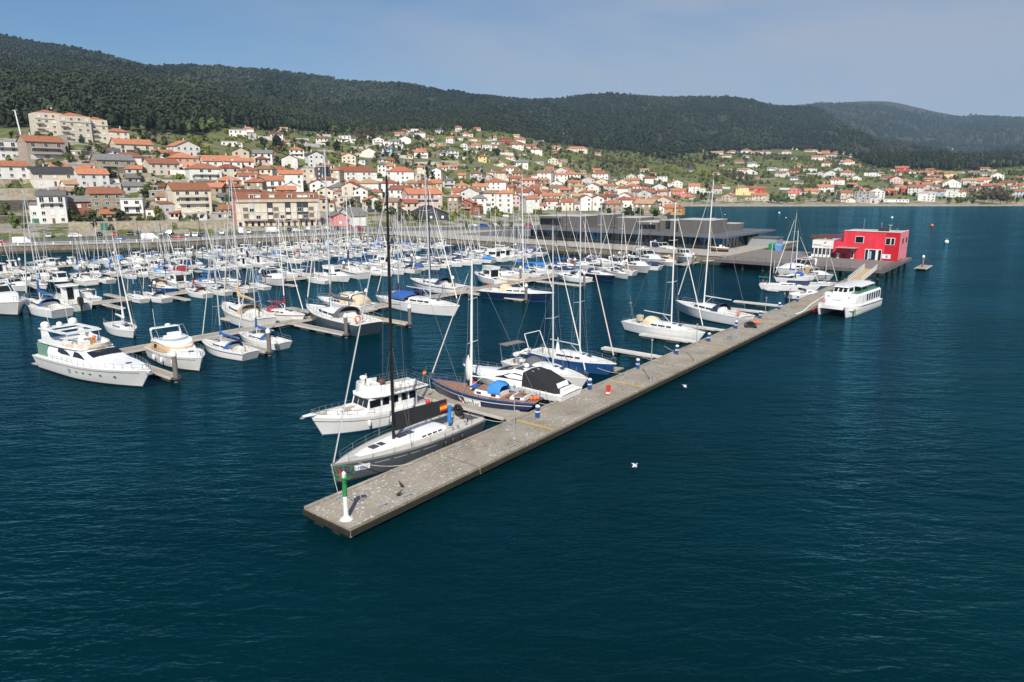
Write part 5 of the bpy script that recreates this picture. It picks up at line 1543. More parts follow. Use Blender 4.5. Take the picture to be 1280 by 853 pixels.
M_blue = mat("pedestal_blue",(0.02,0.07,0.24),0.45,var=0.1)
M_green = mat("beacon_green_paint",(0.03,0.24,0.07),0.5,var=0.3,scale=4)
M_yel = mat("yellow_deck_paint",(0.55,0.33,0.03),0.8,var=0.3,scale=4)
M_galv = mat("galvanised_steel",(0.42,0.43,0.44),0.5,0.4,var=0.15)
M_rope = mat("mooring_rope",(0.50,0.47,0.40),0.9,var=0.15)
def stq(s0,s1,t0,t1): return [(p.x,p.y) for p in (ST(s0,t0),ST(s1,t0),ST(s1,t1),ST(s0,t1))]
BWT = -4.6; BWE = 143.0
def build_breakwater():
 root = thing("floating_breakwater","long stained concrete floating breakwater running out past the moored yachts","breakwater",(O_.x,O_.y,0),ANG_U)
 secs = [(0,11.8),(12.0,47.8),(48.0,79.8),(80.0,111.8),(112.0,BWE)]
 for a,b in secs:
  g = MB(); g.box(a,b,BWT,0,.15,.74); o = g.build("deck_section",M_bw,root)
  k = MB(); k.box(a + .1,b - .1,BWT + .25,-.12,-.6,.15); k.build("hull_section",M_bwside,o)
  k = MB()
  k.box(a,b,-.30,.02,.742,.83); k.box(a,b,BWT - .02,BWT + .22,.742,.80)
  k.build("edge_kerb",M_bw,o)
  k = MB()
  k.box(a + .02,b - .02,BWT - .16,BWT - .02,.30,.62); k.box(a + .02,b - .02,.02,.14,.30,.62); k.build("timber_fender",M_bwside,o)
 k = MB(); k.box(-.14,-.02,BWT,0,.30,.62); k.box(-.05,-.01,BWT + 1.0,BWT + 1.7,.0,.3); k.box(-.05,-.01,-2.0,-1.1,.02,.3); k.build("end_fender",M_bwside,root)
 for i,s in enumerate((21.8,38.0,60.0,82.0,104.0,124.0)):
  y = MB(); y.box(s,s + .22,BWT + .25,-.32,.743,.748); y.build("yellow_line",M_yel,root)
build_breakwater()
def cleat(loc,rz,label):
 r = thing("mooring_cleat",label,"cleat",loc,rz,"cleats along the breakwater")
 g = MB(); g.tube((-.12,0,0),(-.12,0,.16),.05,n=6); g.tube((.12,0,0),(.12,0,.16),.05,n=6); g.tube((-.34,0,.17),(.34,0,.17),.05,n=6); g.build("horns",M_galv,r,40)
 b = MB(); b.box(-.26,.26,-.12,.12,0,.03); b.build("base_plate",M_galv,r)
 return r
_c0 = None
for i,(s,t) in enumerate([(2.2,-.8),(7.5,-.6),(14,-.6),(20.2,-.7),(5.2,-4.1),(16.5,-4.1),(27.5,-4.0),(34,-.8),(41,-4.0),(47,-.8),(54,-4.0),(61,-.8),(67,-4.0),(74,-.8),(80,-4.0),(88,-.8),(93,-4.0),(100,-4.0),(107,-4.0),(115,-4.0),(3.2,-3.9)]):
 side = "on the open-water edge of" if t < -3 else "on the boats' edge of"
 lb = "small galvanised mooring cleat %s the concrete breakwater" % side
 if _c0 is None: _c0 = cleat(ST(s,t,.742),ANG_U,lb); o = _c0
 else:
  o = copy_tree(_c0); o.location = ST(s,t,.742); o["label"] = lb
 o["group"] = "cleats " + side + " the breakwater"
# green and white light beacon on the breakwater's end
def build_beacon():
 p = G(433,649,.745)
 r = thing("light_beacon","green and white harbour light post with a railed platform on the breakwater's end","beacon",p,.3)
 g = MB(); g.lathe([(.42,0),(.36,.05),(.24,.14),(.18,.22)],n=14); g.build("base",GEL2,r,50)
 g = MB(); g.tube((0,0,.15),(0,0,1.55),.155,.148,14); g.build("white_post",M_white,r,40)
 g = MB(); g.tube((0,0,1.552),(0,0,2.72),.148,.14,14); g.lathe([(.155,0),(.22,.02),(.22,.10),(.155,.12)],(0,0,2.66),14); g.build("green_post",M_green,r,40)
 g = MB(); n = 16
 for rr,z in ((.52,2.82),(.74,3.25)):
  pts = [Vector((rr*math.cos(6.2832*i/n),rr*math.sin(6.2832*i/n),z)) for i in range(n + 1)]; g.path(pts,.014,4)
 for i in range(8):
  a = 6.2832*i/8; g.tube((.16*math.cos(a),.16*math.sin(a),2.72),(.52*math.cos(a),.52*math.sin(a),2.82),.013,n=4)
  g.tube((.52*math.cos(a),.52*math.sin(a),2.82),(.74*math.cos(a),.74*math.sin(a),3.25),.012,n=4)
 g.build("platform_rail",M_green,r)
 g = MB(); g.lathe([(.11,0),(.13,.05),(.12,.3),(.03,.4)],(0,0,2.78),12); g.build("lantern",M_white,r,50)
 g = MB(); g.box(.2,.55,-.2,.2,3.0,3.03); g.build("solar_panel",DKWIN,r)
build_beacon()
def pontoon(s0,s1,t,w,label,m=M_plank,name="pontoon_walkway"):
 root = thing(name,label,"pontoon",ST(s0,t),ANG_U,"pontoon walkways of the marina")
 L_ = s1 - s0; k = 0.0
 g = MB(); x = 0
 while x < L_:
  e = min(L_,x + 11.9); g.box(x,e,-w/2,w/2,.46,.56); x += 12.0
 g.build("deck",m,root)
 g = MB(); g.box(0,L_,-w/2 - .1,-w/2,.36,.60); g.box(0,L_,w/2,w/2 + .1,.36,.60); g.build("edge_beam",M_edge,root)
 g = MB(); x = 1.0
 while x < L_ - 2: g.box(x,x + 2.4,-w/2 + .05,w/2 - .05,-.3,.46); x += 4.0
 g.build("float",M_float,root)
 return root
pontoon(9,152,55.5,2.4,"nearest long wooden pontoon walkway, between the big motor yacht and the motor cruisers")
pontoon(20,152,98,2.4,"second long pontoon walkway, crowded with sailing yachts on both sides")
pontoon(12,152,137,2.4,"third long pontoon walkway in the middle of the crowded basin")
pontoon(10,152,167,2.4,"last long pontoon walkway, under the stone quay wall by the road")
tan_deck = pontoon(57,63,55.5,2.42,"short stretch of fresh tan planks on the nearest walkway",M_planktan) if False else None
_fp = {}
def finger(s,t0,t1,w=.9,m=M_plank,label=None,grp="finger pontoons between the berths",z=.0):
 L_ = round(abs(t1 - t0),1); key = (L_,w,m.name)
 ang = ANG_N if t1 > t0 else ANG_N + math.pi
 if key not in _fp:
  root = thing("finger_pontoon",None,"pontoon",(0,0,0),0,grp)
  g = MB(); g.loft([[(0,-w*.75,.40),(0,w*.75,.40),(0,w*.75,.54),(0,-w*.75,.54)],[(1.2,-w/2,.40),(1.2,w/2,.40),(1.2,w/2,.54),(1.2,-w/2,.54)],[(L_,-w/2,.40),(L_,w/2,.40),(L_,w/2,.54),(L_,-w/2,.54)]],True,True,True); g.build("deck",m,root)
  g = MB(); g.box(1.2,L_,-w/2 - .08,-w/2,.32,.57); g.box(1.2,L_,w/2,w/2 + .08,.32,.57); g.box(L_,L_ + .08,-w/2 - .08,w/2 + .08,.32,.57); g.build("edge_beam",M_edge,root)
  g = MB(); x = L_ - 2.2
  while x > .5: g.box(x,x + 2.0,-w/2 + .02,w/2 - .02,-.3,.40); x -= 3.8
  g.build("float",M_float,root); _fp[key] = root; o = root
 else: o = copy_tree(_fp[key])
 p = ST(s,t0); o.location = (p.x,p.y,z); o.rotation_euler = (0,0,ang); o["group"] = grp
 o["label"] = label or "narrow floating finger pontoon between moored boats"
 return o
_pile = None
def pile(s,t,label=None,grp="capped mooring piles",top=3.0):
 global _pile
 if _pile is None:
  r = thing("mooring_pile",None,"pile")
  g = MB(); g.tube((0,0,-2),(0,0,top),.27,.26,12); g.build("post",M_pile,r,40)
  g = MB(); g.lathe([(.30,0),(.31,.28),(.2,.45),(.02,.62)],(0,0,top - .04),12); g.build("cap",M_white,r,40)
  g = MB(); g.lathe([(.28,0),(.52,0),(.52,.16),(.28,.16)],(0,0,.38),12); g.build("guide_ring",M_float,r,40)
  _pile = r; o = r
 else: o = copy_tree(_pile)
 p = ST(s,t); o.location = (p.x,p.y,0); o["group"] = grp; o["label"] = label or "grey mooring pile with a white conical cap among the packed boats"
 return o
# fingers and piles of the first walkway are seen one by one
for s,a,b,pl,lb in [(10.4,54.2,38.3,1,"finger pontoon beside the big white motor yacht's bow"),(23.6,54.2,41,1,"finger pontoon between the blue-covered white sloops and open water"),(36.3,54.2,41.8,1,"finger pontoon alongside the slate grey sloop"),(47.0,54.2,40.2,1,"finger pontoon with tan planks past the slate grey sloop's stern"),(75.9,54.2,40,1,"finger pontoon just short of the big navy-hulled yacht"),(98,54.2,41.5,1,"finger pontoon beyond the big navy-hulled yacht"),(117.8,54.2,44,1,"finger pontoon with a yellow-marked end"),(124.4,54.2,46.3,1,"finger pontoon behind the yellow-marked one")]:
 finger(s,a,b,1.1 if s != 47 else 1.2,M_planktan if s == 47.0 else M_plank,lb)
 pile(s - .1,b - .5,"white-capped pile ending the " + lb)
for s in (32,44,56,68,82,96,110,124,138): finger(s,56.8,66.5,.9)
for tt,dr in ((98,-1),(98,1),(137,-1),(137,1),(167,-1),(167,1)):
 for k in range(11):
  s = 26 + k*11.5 + (5 if dr > 0 else 0)
  if s < 150: finger(s,tt + dr*1.3,tt + dr*9.5,.8)
for tt in (57.5,96.3,135.3,165.4):
 for k,s in enumerate((30,52,74,96,118,140)):
  if tt != 57.5 or s > 40: pile(s + (tt % 7),tt)
pile(38.3,136.5 + 2.2)
# quayside piles by the landing
for q,lb in (((964,337),None),): pass
# breakwater fingers
BF = []
def finger_px(root_px,end_px,lb,w=.9):
 a = toST(G(*root_px,.5)); b = toST(G(*end_px,.5))
 finger(round(a[0],1),round(max(a[1],.1),1),round(b[1],1),w,M_edge if w < 1 else M_plank,lb,"finger pontoons of the breakwater")
finger(23.2,.1,13.5,2.3,M_plank,"broad weathered jetty arm between the grey racing yacht and the navy yacht","finger pontoons of the breakwater")
finger(13.2,5.3,13.0,1.1,M_plank,"short mossy finger pontoon beside the white trawler yacht","finger pontoons of the breakwater") if False else None
finger_px((700,498),(660,480),"finger pontoon under the black-canopied motor yacht",1.0)
finger_px((775,462),(745,450),"stub of finger pontoon by the blue sloop's bow",1.2)
finger_px((830,447),(760,433),"empty white-edged finger pontoon on the breakwater")
finger_px((873,428),(803,417),"finger pontoon along the white sloop with tan sprayhood")
finger_px((905,413),(845,402),"finger pontoon between the two white breakwater sloops")
finger_px((962,391),(912,380),"empty finger pontoon beyond the white sloop with navy sprayhood")
finger_px((982,383),(931,372),"empty finger pontoon with a white mooring ball on its tip")
# service pedestals
_pd = None
for i,(px,py) in enumerate([(672,522),(737,487),(797,461),(846,443),(886,427),(920,411),(950,398),(974,387),(997,377)]):
 if _pd is None:
  r = thing("service_pedestal",None,"pedestal"); g = MB(); g.box(-.16,.16,-.15,.15,0,1.0); g.build("cabinet",M_blue,r)
  g = MB(); g.lathe([(.22,0),(.22,.06),(.15,.16),(.02,.2)],(0,0,1.0),10); g.build("cap",M_white,r); g = MB(); g.box(-.165,.165,-.155,.155,.5,.62); g.build("band",M_white,r)
  _pd = r; o = r
 else: o = copy_tree(_pd)
 o.location = G(px,py,.742); o.rotation_euler = (0,0,ANG_U)
 o["group"] = "service pedestals along the breakwater"
 o["label"] = ["blue and white service pedestal by the navy yacht's stern","blue service pedestal at the bow of the white sloop beside the black-canopied yacht","blue service pedestal in front of the empty finger pontoon","blue service pedestal short of the tan-hooded white sloop","blue service pedestal at the bow of the tan-hooded white sloop","blue service pedestal behind the metal gangway trestle","blue service pedestal beside the orange dinghy on the breakwater","blue service pedestal by the empty finger pontoon with a white ball","blue service pedestal by the small white launch with green cover"][i]
def fire_point():
 r = thing("fire_point","red and white fire hose cabinet standing on the breakwater","fire cabinet",G(760,494,.742),ANG_U)
 g = MB(); g.box(-.18,.18,-.16,.16,0,1.0); g.build("cabinet",mat("fire_red",(.55,.05,.04),.5,var=.1),r)
 g = MB(); g.box(-.185,.185,-.165,.165,.15,.35); g.build("white_band",M_white,r)
 g = MB(); c = Vector((.26,0,.55)); g.path([c + Vector((0,.22*math.cos(a),.22*math.sin(a))) for a in [i*.5236 for i in range(13)]],.06,6); g.build("hose_reel",ORANGE,r)
fire_point()
_lp = None
for i,(px,py,lb) in enumerate([(643,548,"thin grey lamp post beside the yellow line near the navy yacht's stern"),(813,476,"thin grey lamp post by the empty finger pontoon"),(869,452,"thin grey lamp post before the tan-hooded white sloop"),(955,410,"thin grey lamp post beside the orange dinghy"),(985,396,"thin grey lamp post by the small white launch")]):
 if _lp is None:
  r = thing("lamp_post",None,"lamp post"); g = MB(); g.tube((0,0,0),(0,0,4.3),.05,.04,6); g.lathe([(.14,0),(.14,.04),(.05,.1)],n=8); g.build("pole",M_galv,r,40)
  g = MB(); g.lathe([(.05,0),(.11,.05),(.11,.2),(.03,.26)],(0,0,4.3),8); g.build("lamp_head",M_galv,r,40); _lp = r; o = r
 else: o = copy_tree(_lp)
 o.location = G(px,py,.742); o["label"] = lb; o["group"] = "thin lamp posts along the breakwater"
def trestle():
 r = thing("gangway_trestle","small galvanised folding gangway trestle standing on the breakwater","trestle",G(915,424,.742),ANG_U)
 g = MB()
 for sg in (-.5,.5):
  g.tube((-1.2,sg,.05),(.9,sg,1.3),.04,n=5); g.tube((.9,sg,0),(.9,sg,1.5),.04,n=5); g.tube((-1.2,sg,.05),(.9,sg,.05),.04,n=5); g.tube((-.1,sg,.05),(-.1,sg,.72),.03,n=5)
 g.build("frame",M_galv,r)
 s_ = MB()
 for k in range(5): s_.cbox((-.9 + k*.42,0,.25 + k*.25),(.2,.95,.03))
 s_.build("step",M_galv,r)
trestle()
d = inflatable("inflatable_dinghy",2.7,ENG,RUB); p = G(938,408,.742); d.location = (p.x,p.y,.76); d.rotation_euler = (0,0,ANG_U + .4); tag(d,"black inflatable dinghy lying on the breakwater","dinghy")
g = MB(); g.lathe([(.3,0),(.42,.12),(.3,.3),(.1,.34)],n=9); o = g.build("orange_bundle",ORANGE,None,50); o.location = G(946,404,.742); o.scale = (1.7,1,1); tag(o,"orange folded cover beside the black dinghy on the breakwater","bundle")
# cormorants and a gull
def bird(name,label,loc,rz,m,wings=False,s=1.0,cat="bird"):
 r = thing(name,label,cat,loc,rz)
 g = MB(); rg = []
 for x,rr,z in ((-.32,.02,.26),(-.2,.09,.27),(0,.13,.30),(.15,.11,.38),(.22,.06,.50),(.27,.055,.58),(.34,.05,.60),(.38,.02,.60),(.47,.008,.585)):
  rg.append([(x*s,rr*math.cos(a)*s,(z + rr*math.sin(a))*s) for a in [i*math.pi/4 for i in range(8)]])
 g.loft(rg,True,True,True)
 if not wings:
  for sg in (-1,1): g.tube((.02*s,sg*.05*s,0),(.02*s,sg*.05*s,.24*s),.015*s,n=4)
 g.build("body",m,r,60)
 if wings:
  for sg in (-1,1):
   w = MB(); w.loft([[(.12*s,sg*.06*s,.36*s),(-.12*s,sg*.06*s,.35*s),(-.12*s,sg*.06*s,.33*s),(.12*s,sg*.06*s,.33*s)],[(.16*s,sg*.34*s,.50*s),(-.08*s,sg*.34*s,.48*s),(-.08*s,sg*.34*s,.47*s),(.16*s,sg*.34*s,.48*s)],[(-.06*s,sg*.66*s,.44*s),(-.13*s,sg*.66*s,.43*s),(-.13*s,sg*.66*s,.425*s),(-.06*s,sg*.66*s,.43*s)]],True,True,True); w.build("wing",m,r,60)
CORM = mat("cormorant_feathers",(.02,.017,.014),.7,var=.3,scale=8)
GULLM = mat("gull_feathers",(.66,.66,.67),.8,var=.12,scale=6)
bird("cormorant","dark cormorant standing farther from the breakwater's edge",G(502,610,.742),2.5,CORM,False,.72)
bird("cormorant","dark cormorant standing close to the breakwater's outer edge",G(499,621,.742),.6,CORM,False,.72)
bird("gull","white gull gliding low over the dark open water",G(793,586,.8),.3,GULLM,True,.62)
bird("gull","small white gull flying just outside the breakwater",G(856,486,1.0),2.6,GULLM,True,.65)
# ------------------------------------------------------------------ the boats one can tell apart
def line_boat(bow,stern,z=0.0):
 b = G(*bow,z); a = G(*stern,z); d = b - a
 m = (a + b)/2
 s,t = toST(m)
 return s,t,math.atan2(d.y,d.x),d.length
def text_mesh(body,size,m,parent,loc,rot,name="lettering"):
 cu = bpy.data.curves.new(name,'FONT'); cu.body = body; cu.size = size; cu.extrude = .004; cu.align_x = 'CENTER'; cu.align_y = 'CENTER'
 o = bpy.data.objects.new(name,cu); COL.objects.link(o)
 dg = bpy.context.evaluated_depsgraph_get(); me = bpy.data.meshes.new_from_object(o.evaluated_get(dg))
 bpy.data.objects.remove(o); me.name = name; me.materials.clear(); me.materials.append(m)
 q = bpy.data.objects.new(name,me); COL.objects.link(q); q.parent = parent; KIDS.setdefault(parent.name,[]).append(q)
 q.location = loc; q.rotation_euler = rot
 return q
M_letb = mat("blue_lettering",(.02,.07,.35),.6); M_letk = mat("black_lettering",(.012,.012,.014),.6); M_letr = mat("red_lettering",(.55,.02,.04),.6)
FLAGR = mat("flag_red",(.50,.02,.02),.8); FLAGY = mat("flag_yellow",(.75,.45,.02),.8)
def mooring(a,b,sag=.4,name="mooring_line",label=None,r=.022):
 g = MB(); a,b = Vector(a),Vector(b); pts = [a + (b - a)*(i/8) - Vector((0,0,sag*math.sin(math.pi*i/8))) for i in range(9)]
 g.path(pts,r,4); o = g.build(name,M_rope); return tag(o,label,"rope")
def racer():
 L,B = 14.9,4.35
 r = thing("racing_yacht",None,"sailboat")
 h = Hull(L,B,1.28,1.52,.86,2.0,.015,.03,.86,22,.1)
 h.build([GREYH,BOTTOMD],r)
 h.deck(mat("grey_deck_paint",(.46,.44,.40),.8,var=.1,scale=2),r,(.0,.27,B*.30,.42),rail=0,inset=.05)
 k = MB()
 for sg in (1,-1): k.loft([[(h.x(t),sg*(h.half(t) + .012),h.sheer(t) - .10),(h.x(t),sg*(h.half(t) + .012),h.sheer(t) + .05),(h.x(t),sg*max(.0,h.half(t) - .07),h.sheer(t) + .05),(h.x(t),sg*max(0,h.half(t) - .07),h.sheer(t) - .1)] for t in [i/20 for i in range(21)]],True,True,True)
 k.build("toe_rail",mat("grey_toe_rail",(.2,.2,.2),.6),r)
 k = MB()     # pale stripe below the sheer
 for sg in (1,-1):
  for a,b in ((.42,.52),(.54,.60),(.62,.70),(.72,.80),(.82,.88)):
   k.loft([[(p.x,sg*(p.y + .014),p.z),(q.x,sg*(q.y + .014),q.z)] for p,q in [(h.pt(a + (b - a)*i/4,.70),h.pt(a + (b - a)*i/4,.745)) for i in range(5)]],False)
 k.build("hull_stripe",mat("silver_stripe",(.35,.36,.37),.5),r)
 c = MB(); rg = []
 for t,w,z in ((.27,1.05,.34),(.30,1.15,.42),(.45,1.12,.40),(.6,.95,.33),(.7,.78,.26),(.80,.50,.17),(.845,.30,.07)):
  x,s = h.x(t),h.sheer(t)
  rg.append([(x,w,s),(x,w*.94,s + z*.6),(x,w*.8,s + z),(x,w*.3,s + z*1.15),(x,-w*.3,s + z*1.15),(x,-w*.8,s + z),(x,-w*.94,s + z*.6),(x,-w,s)])
 c.loft(rg,False,True,True); co = c.build("coachroof",GEL,r,35)
 w = Several()
 for t in (.33,.37,.41,.45):
  for sg in (1,-1): w.new().cbox((h.x(t),sg*1.10,h.sheer(t) + .23),(.42,.05,.10))
 w.build("side_window",DKWIN,co)
 DKH = mat("dark_tinted_hatch",(.045,.028,.045),.25,var=.6,scale=2.5)
 for t,ln in ((.735,1.15),(.685,.9),(.55,1.6),(.49,1.1)):
  k = MB(); z = h.sheer(t) + (.27 if t > .6 else .43); k.cbox((h.x(t),.0 if t > .6 else -.0,z + .03),(ln*.55,.62,.06)); k.build("hatch",DKH,co)
 mo = sail_rig(r,h,.60,21.7,(0,.40),MASTB,None,0,False,None,3,1.25,r=.125,rake=.015)
 f = MB(); a = Vector((h.x(1) - .25,0,h.sheer(1) + .12)); b = Vector((h.x(.6) - .2,0,20.4)); f.tube(a,a + (b - a)*.4,.045,.045,6); f.tube(a + (b - a)*.4,b,.045,.02,6); f.build("furled_jib",ALU,r,50)
 bag = MB(); x0,x1 = h.x(.585),h.x(.20); zb = h.sheer(.4) + 1.02
 rg = []
 for i in range(7):
  k_ = i/6; x = x0 + (x1 - x0)*k_; hh = 1.5 - .35*k_; y = .16 + .05*math.sin(i*1.7)
  rg.append([(x,-y*.55,zb),(x,-y,zb + hh*.5),(x,-.05,zb + hh),(x,.05,zb + hh),(x,y,zb + hh*.5),(x,y*.55,zb)])
 bag.loft(rg,True,True,True); bo = bag.build("sail_bag",CANV['black'],r,40)
 fl = MB(); xf = h.x(.235); y = .20
 for sg in (1,-1):
  fl.box(xf - .42,xf + .42,sg*y - .02,sg*y + .02,zb + .28,zb + .46,0); fl.box(xf - .42,xf + .42,sg*y - .02,sg*y + .02,zb + .46,zb + .72,1); fl.box(xf - .42,xf + .42,sg*y - .02,sg*y + .02,zb + .72,zb + .90,0)
 fl.build("flag",[FLAGR,FLAGY],bo)
 bt = MB(); bt.loft([[(h.x(.175) + dx,dy,z) for dx,dy in ((-.13,-.1),(.13,-.14),(.1,.12),(-.1,.14))] for z in (1.3,1.9,2.5,2.85)],True,True,True); bt.build("blue_tarp",CANV['bright blue'],r,50)
 for sg in (1,-1):
  k = MB(); c_ = Vector((h.x(.10),sg*1.05,h.sheer(.1) + .35)); k.path([c_ + Vector((0,.5*math.cos(a),.5*math.sin(a))) for a in [i*.4189 for i in range(16)]],.022,4); k.tube(c_ - Vector((0,0,.75)),c_,.07,n=6); k.build("steering_wheel",MASTB,r)
 k = MB(); c_ = Vector((h.x(.055),-.6,h.sheer(.05) + .55)); k.path([c_ + Vector((.1*math.sin(a),.38*math.cos(a),.42*math.sin(a))) for a in [i*.5236 for i in range(13)]],.17,7); k.build("rolled_cover",CANV['black'],r,60)
 k = MB()
 for t in (.26,.22,.15):
  for sg in (1,-1): k.lathe([(.12,0),(.09,.1),(.11,.2),(.02,.22)],(h.x(t),sg*B*.36,h.sheer(t) + .1),8)
 k.build("winch",STEEL,r,40)
 k = MB()
 for sg in (1,-1):
  pv = None
  for i in range(9):
   t = .02 + .9*i/8; p = Vector((h.x(t),sg*(h.half(t) - .08),h.sheer(t))); q = p + Vector((0,0,.62)); k.tube(p,q,.016,n=4)
   if pv: k.tube(pv,q,.008,n=3); k.tube(pv - Vector((0,0,.3)),q - Vector((0,0,.3)),.008,n=3)
   pv = q
 k.build("guard_rail",STEEL,r)
 k = MB(); sgn = MB()
 for sg in (1,-1):
  k.loft([[(p.x,sg*(p.y + .012),p.z),(q.x,sg*(q.y + .012),q.z)] for p,q in [(h.pt(t,.10),h.pt(t,.10 + .75*f_)) for t,f_ in ((.955,.5),(.968,.8),(.98,1.0),(.995,.95))]],False)
  sgn.loft([[(p.x,sg*(p.y + .016),p.z),(q.x,sg*(q.y + .016),q.z)] for p,q in [(h.pt(t,.48),h.pt(t,.78)) for t in (.825,.85,.875,.90)]],False)
 k.build("bow_patch",mat("red_bow_vinyl",(.50,.035,.03),.5,var=.3,scale=4),r); so_ = sgn.build("bow_sticker",M_white,r)
 for sg in (1,-1):
  p0,p1 = h.pt(.835,.60),h.pt(.89,.60); c_ = (p0 + p1)/2
  yaw = math.atan2((p1.y - p0.y)*sg,p1.x - p0.x)
  text_mesh("rabu",.42,M_letb,so_,(c_.x,sg*(c_.y + .035),c_.z + .02),(math.pi/2 - .12*0,0,yaw if sg < 0 else yaw + math.pi))
 fenders(r,h,(.30,.36,.22),1,RUB,.2,.75)
 return r
s,t,a,L = line_boat((418,605),(588,535))
put_boat(racer(),11.7,2.75,ANG_U + math.pi,1.0,label="grey racing yacht with black mast and black sail bag alongside the breakwater's end")
def trawler():
 L = 12.6; B = 4.3
 r = thing("trawler_yacht",None,"motorboat")
 h = Hull(L,B,1.25,2.15,.86,2.4,.09,.02,.90,18,.25,.12)
 h.build([GEL,BOTTOM],r)
 h.deck(TEAKG,r,None,rail=.28)
 k = MB()
 for sg in (1,-1): k.loft([[(p.x,sg*(p.y + .02),p.z),(q.x,sg*(q.y + .02),q.z)] for p,q in [(h.pt(i/16,.76),h.pt(i/16,.80)) for i in range(17)]],False)
 k.build("rubbing_strake",mat("varnished_strake",(.20,.11,.05),.5),r)
 def house_(t0,t1,wf,z0,hgt,rake,name,taper=1.0):
  g = MB(); x0,x1 = h.x(t0),h.x(t1); w0 = h.half(t0)*wf; w1 = h.half(t1)*wf*taper; z = z0
  g.loft([[(x0,w0,z),(x1,w1,z),(x1 + .0,-w1,z),(x0,-w0,z)],[(x0,w0*.95,z + hgt),(x1 - rake,w1*.93,z + hgt),(x1 - rake,-w1*.93,z + hgt),(x0,-w0*.95,z + hgt)]],True,True,True)
  return g.build(name,GEL,r,30),x0,x1,w0,w1
 zd = h.sheer(.4) - .02
 sl,x0,x1,w0,w1 = house_(.12,.60,.80,zd - .1,1.95,.55,"saloon")
 for i,kx in enumerate((.10,.27,.47,.66,.83,.94)):
  for sg in (1,-1):
   g = MB(); xx = x0 + (x1 - x0 - .3)*kx; ww = (w0 + (w1 - w0)*kx)*.965
   g.cbox((xx,sg*(ww + .0),zd + 1.22),(.75 if i < 5 else .45,.07,.72)); g.build("side_window",DKWIN,sl)
 for yy in (-.95,0,.95):
  g = MB(); y0,y1 = yy - .42,yy + .42
  g.loft([[(x1 - .22,y0*.95,zd + .85),(x1 - .22,y1*.95,zd + .85)],[(x1 - .47,y0*.93,zd + 1.62),(x1 - .47,y1*.93,zd + 1.62)]],False); g.build("windscreen",DKWIN,sl)
 tr = MB(); x0t,x1t = h.x(.52),h.x(.86)
 tr.loft([[(x0t,1.35,h.sheer(.6)),(x1t - .5,1.0,h.sheer(.8) - .05),(x1t,.5,h.sheer(.85) - .05),(x1t,-.5,h.sheer(.85) - .05),(x1t - .5,-1.0,h.sheer(.8) - .05),(x0t,-1.35,h.sheer(.6))],[(x0t,1.28,h.sheer(.6) + .5),(x1t - .6,.92,h.sheer(.8) + .32),(x1t - .15,.45,h.sheer(.85) + .28),(x1t - .15,-.45,h.sheer(.85) + .28),(x1t - .6,-.92,h.sheer(.8) + .32),(x0t,-1.28,h.sheer(.6) + .5)]],True,True,True)
 tk = tr.build("trunk_cabin",GEL,r,30)
 g = MB(); g.cbox((h.x(.70),0,h.sheer(.7) + .46),(1.8,1.5,.05)); g.build("teak_panel",TEAKG,tk)
 for yy,xx in ((.75,.64),(-.75,.64),(0,.78)):
  g = MB(); g.cbox((h.x(xx),yy,h.sheer(.7) + .52),(1.1,.6,.14)); g.build("sun_cushion",CANV['white'],tk)
 zr = zd + 1.86
 rf = MB(); rf.prism([(h.x(.02),h.half(.1)*.95),(h.x(.45),h.half(.4)*.97),(h.x(.57),1.5),(h.x(.60),.8),(h.x(.60),-.8),(h.x(.57),-1.5),(h.x(.45),-h.half(.4)*.97),(h.x(.02),-h.half(.1)*.95)],zr,zr + .13); br = rf.build("boat_deck",GEL,r)
 tp = MB(); tp.prism([(h.x(.04),1.7),(h.x(.36),1.75),(h.x(.36),-1.75),(h.x(.04),-1.7)],zr + .131,zr + .15); tp.build("deck_planking",TEAKG,br)
 fb = MB(); rg = []
 for x,w,hh in ((h.x(.36),1.72,.85),(h.x(.48),1.7,.95),(h.x(.545),1.4,1.0),(h.x(.575),.9,1.0),(h.x(.582),0,1.0)):
  rg.append([(x,w,zr + .13),(x - .12,w*.95,zr + .13 + hh),(x - .24,w*.9,zr + .13 + hh),(x - .14,w*.93,zr + .13)])
 fb.loft(rg,True); fb.loft([[(x,-y,z) for x,y,z in reversed(q)] for q in rg],True); fb.build("flybridge_screen",GEL,r,40)
 se = MB(); se.box(h.x(.40),h.x(.44),-1.5,.2,zr + .15,zr + .85); se.box(h.x(.40),h.x(.50),-1.5,-1.0,zr + .15,zr + .55); se.build("bench_seat",CANV['white'],br)
 bb = MB(); bb.lathe([(.1,0),(.35,.1),(.4,.35),(.3,.55),(.05,.6)],(h.x(.33),-.9,zr + .3),10); bb.build("barbecue",mat("brown_cover",(.10,.05,.03),.7),br)
 td = MB(); rg = []
 for x,w,z in ((-.1,.55,.42),(.8,.62,.5),(1.8,.5,.5),(2.5,.08,.55)):
  rg.append([(h.x(.08) + x,.5 + w*math.cos(a),zr + .16 + z*max(0,math.sin(a)) ** .7) for a in [i*math.pi/6 for i in range(7)]])
 td.loft(rg,False,True,True); td.build("covered_tender",CANV['white'],br,50)
 g = MB()
 for sg in (1,-1):
  pv = None
  for i in range(9):
   p = Vector((h.x(.03 + .36*i/8),sg*(h.half(.15)*.93),zr + .13)); q = p + Vector((0,0,.95)); g.tube(p,q,.018,n=4)
   if pv:
    for f in (1,.66,.33): g.tube(pv - Vector((0,0,.95*(1 - f))),q - Vector((0,0,.95*(1 - f))),.012,n=3)
   pv = q
 for f in (1,.66,.33): g.tube((h.x(.03),-h.half(.15)*.93,zr + .13 + .95*f),(h.x(.03),h.half(.15)*.93,zr + .13 + .95*f),.012,n=3)
 g.build("boat_deck_rail",STEEL,r)
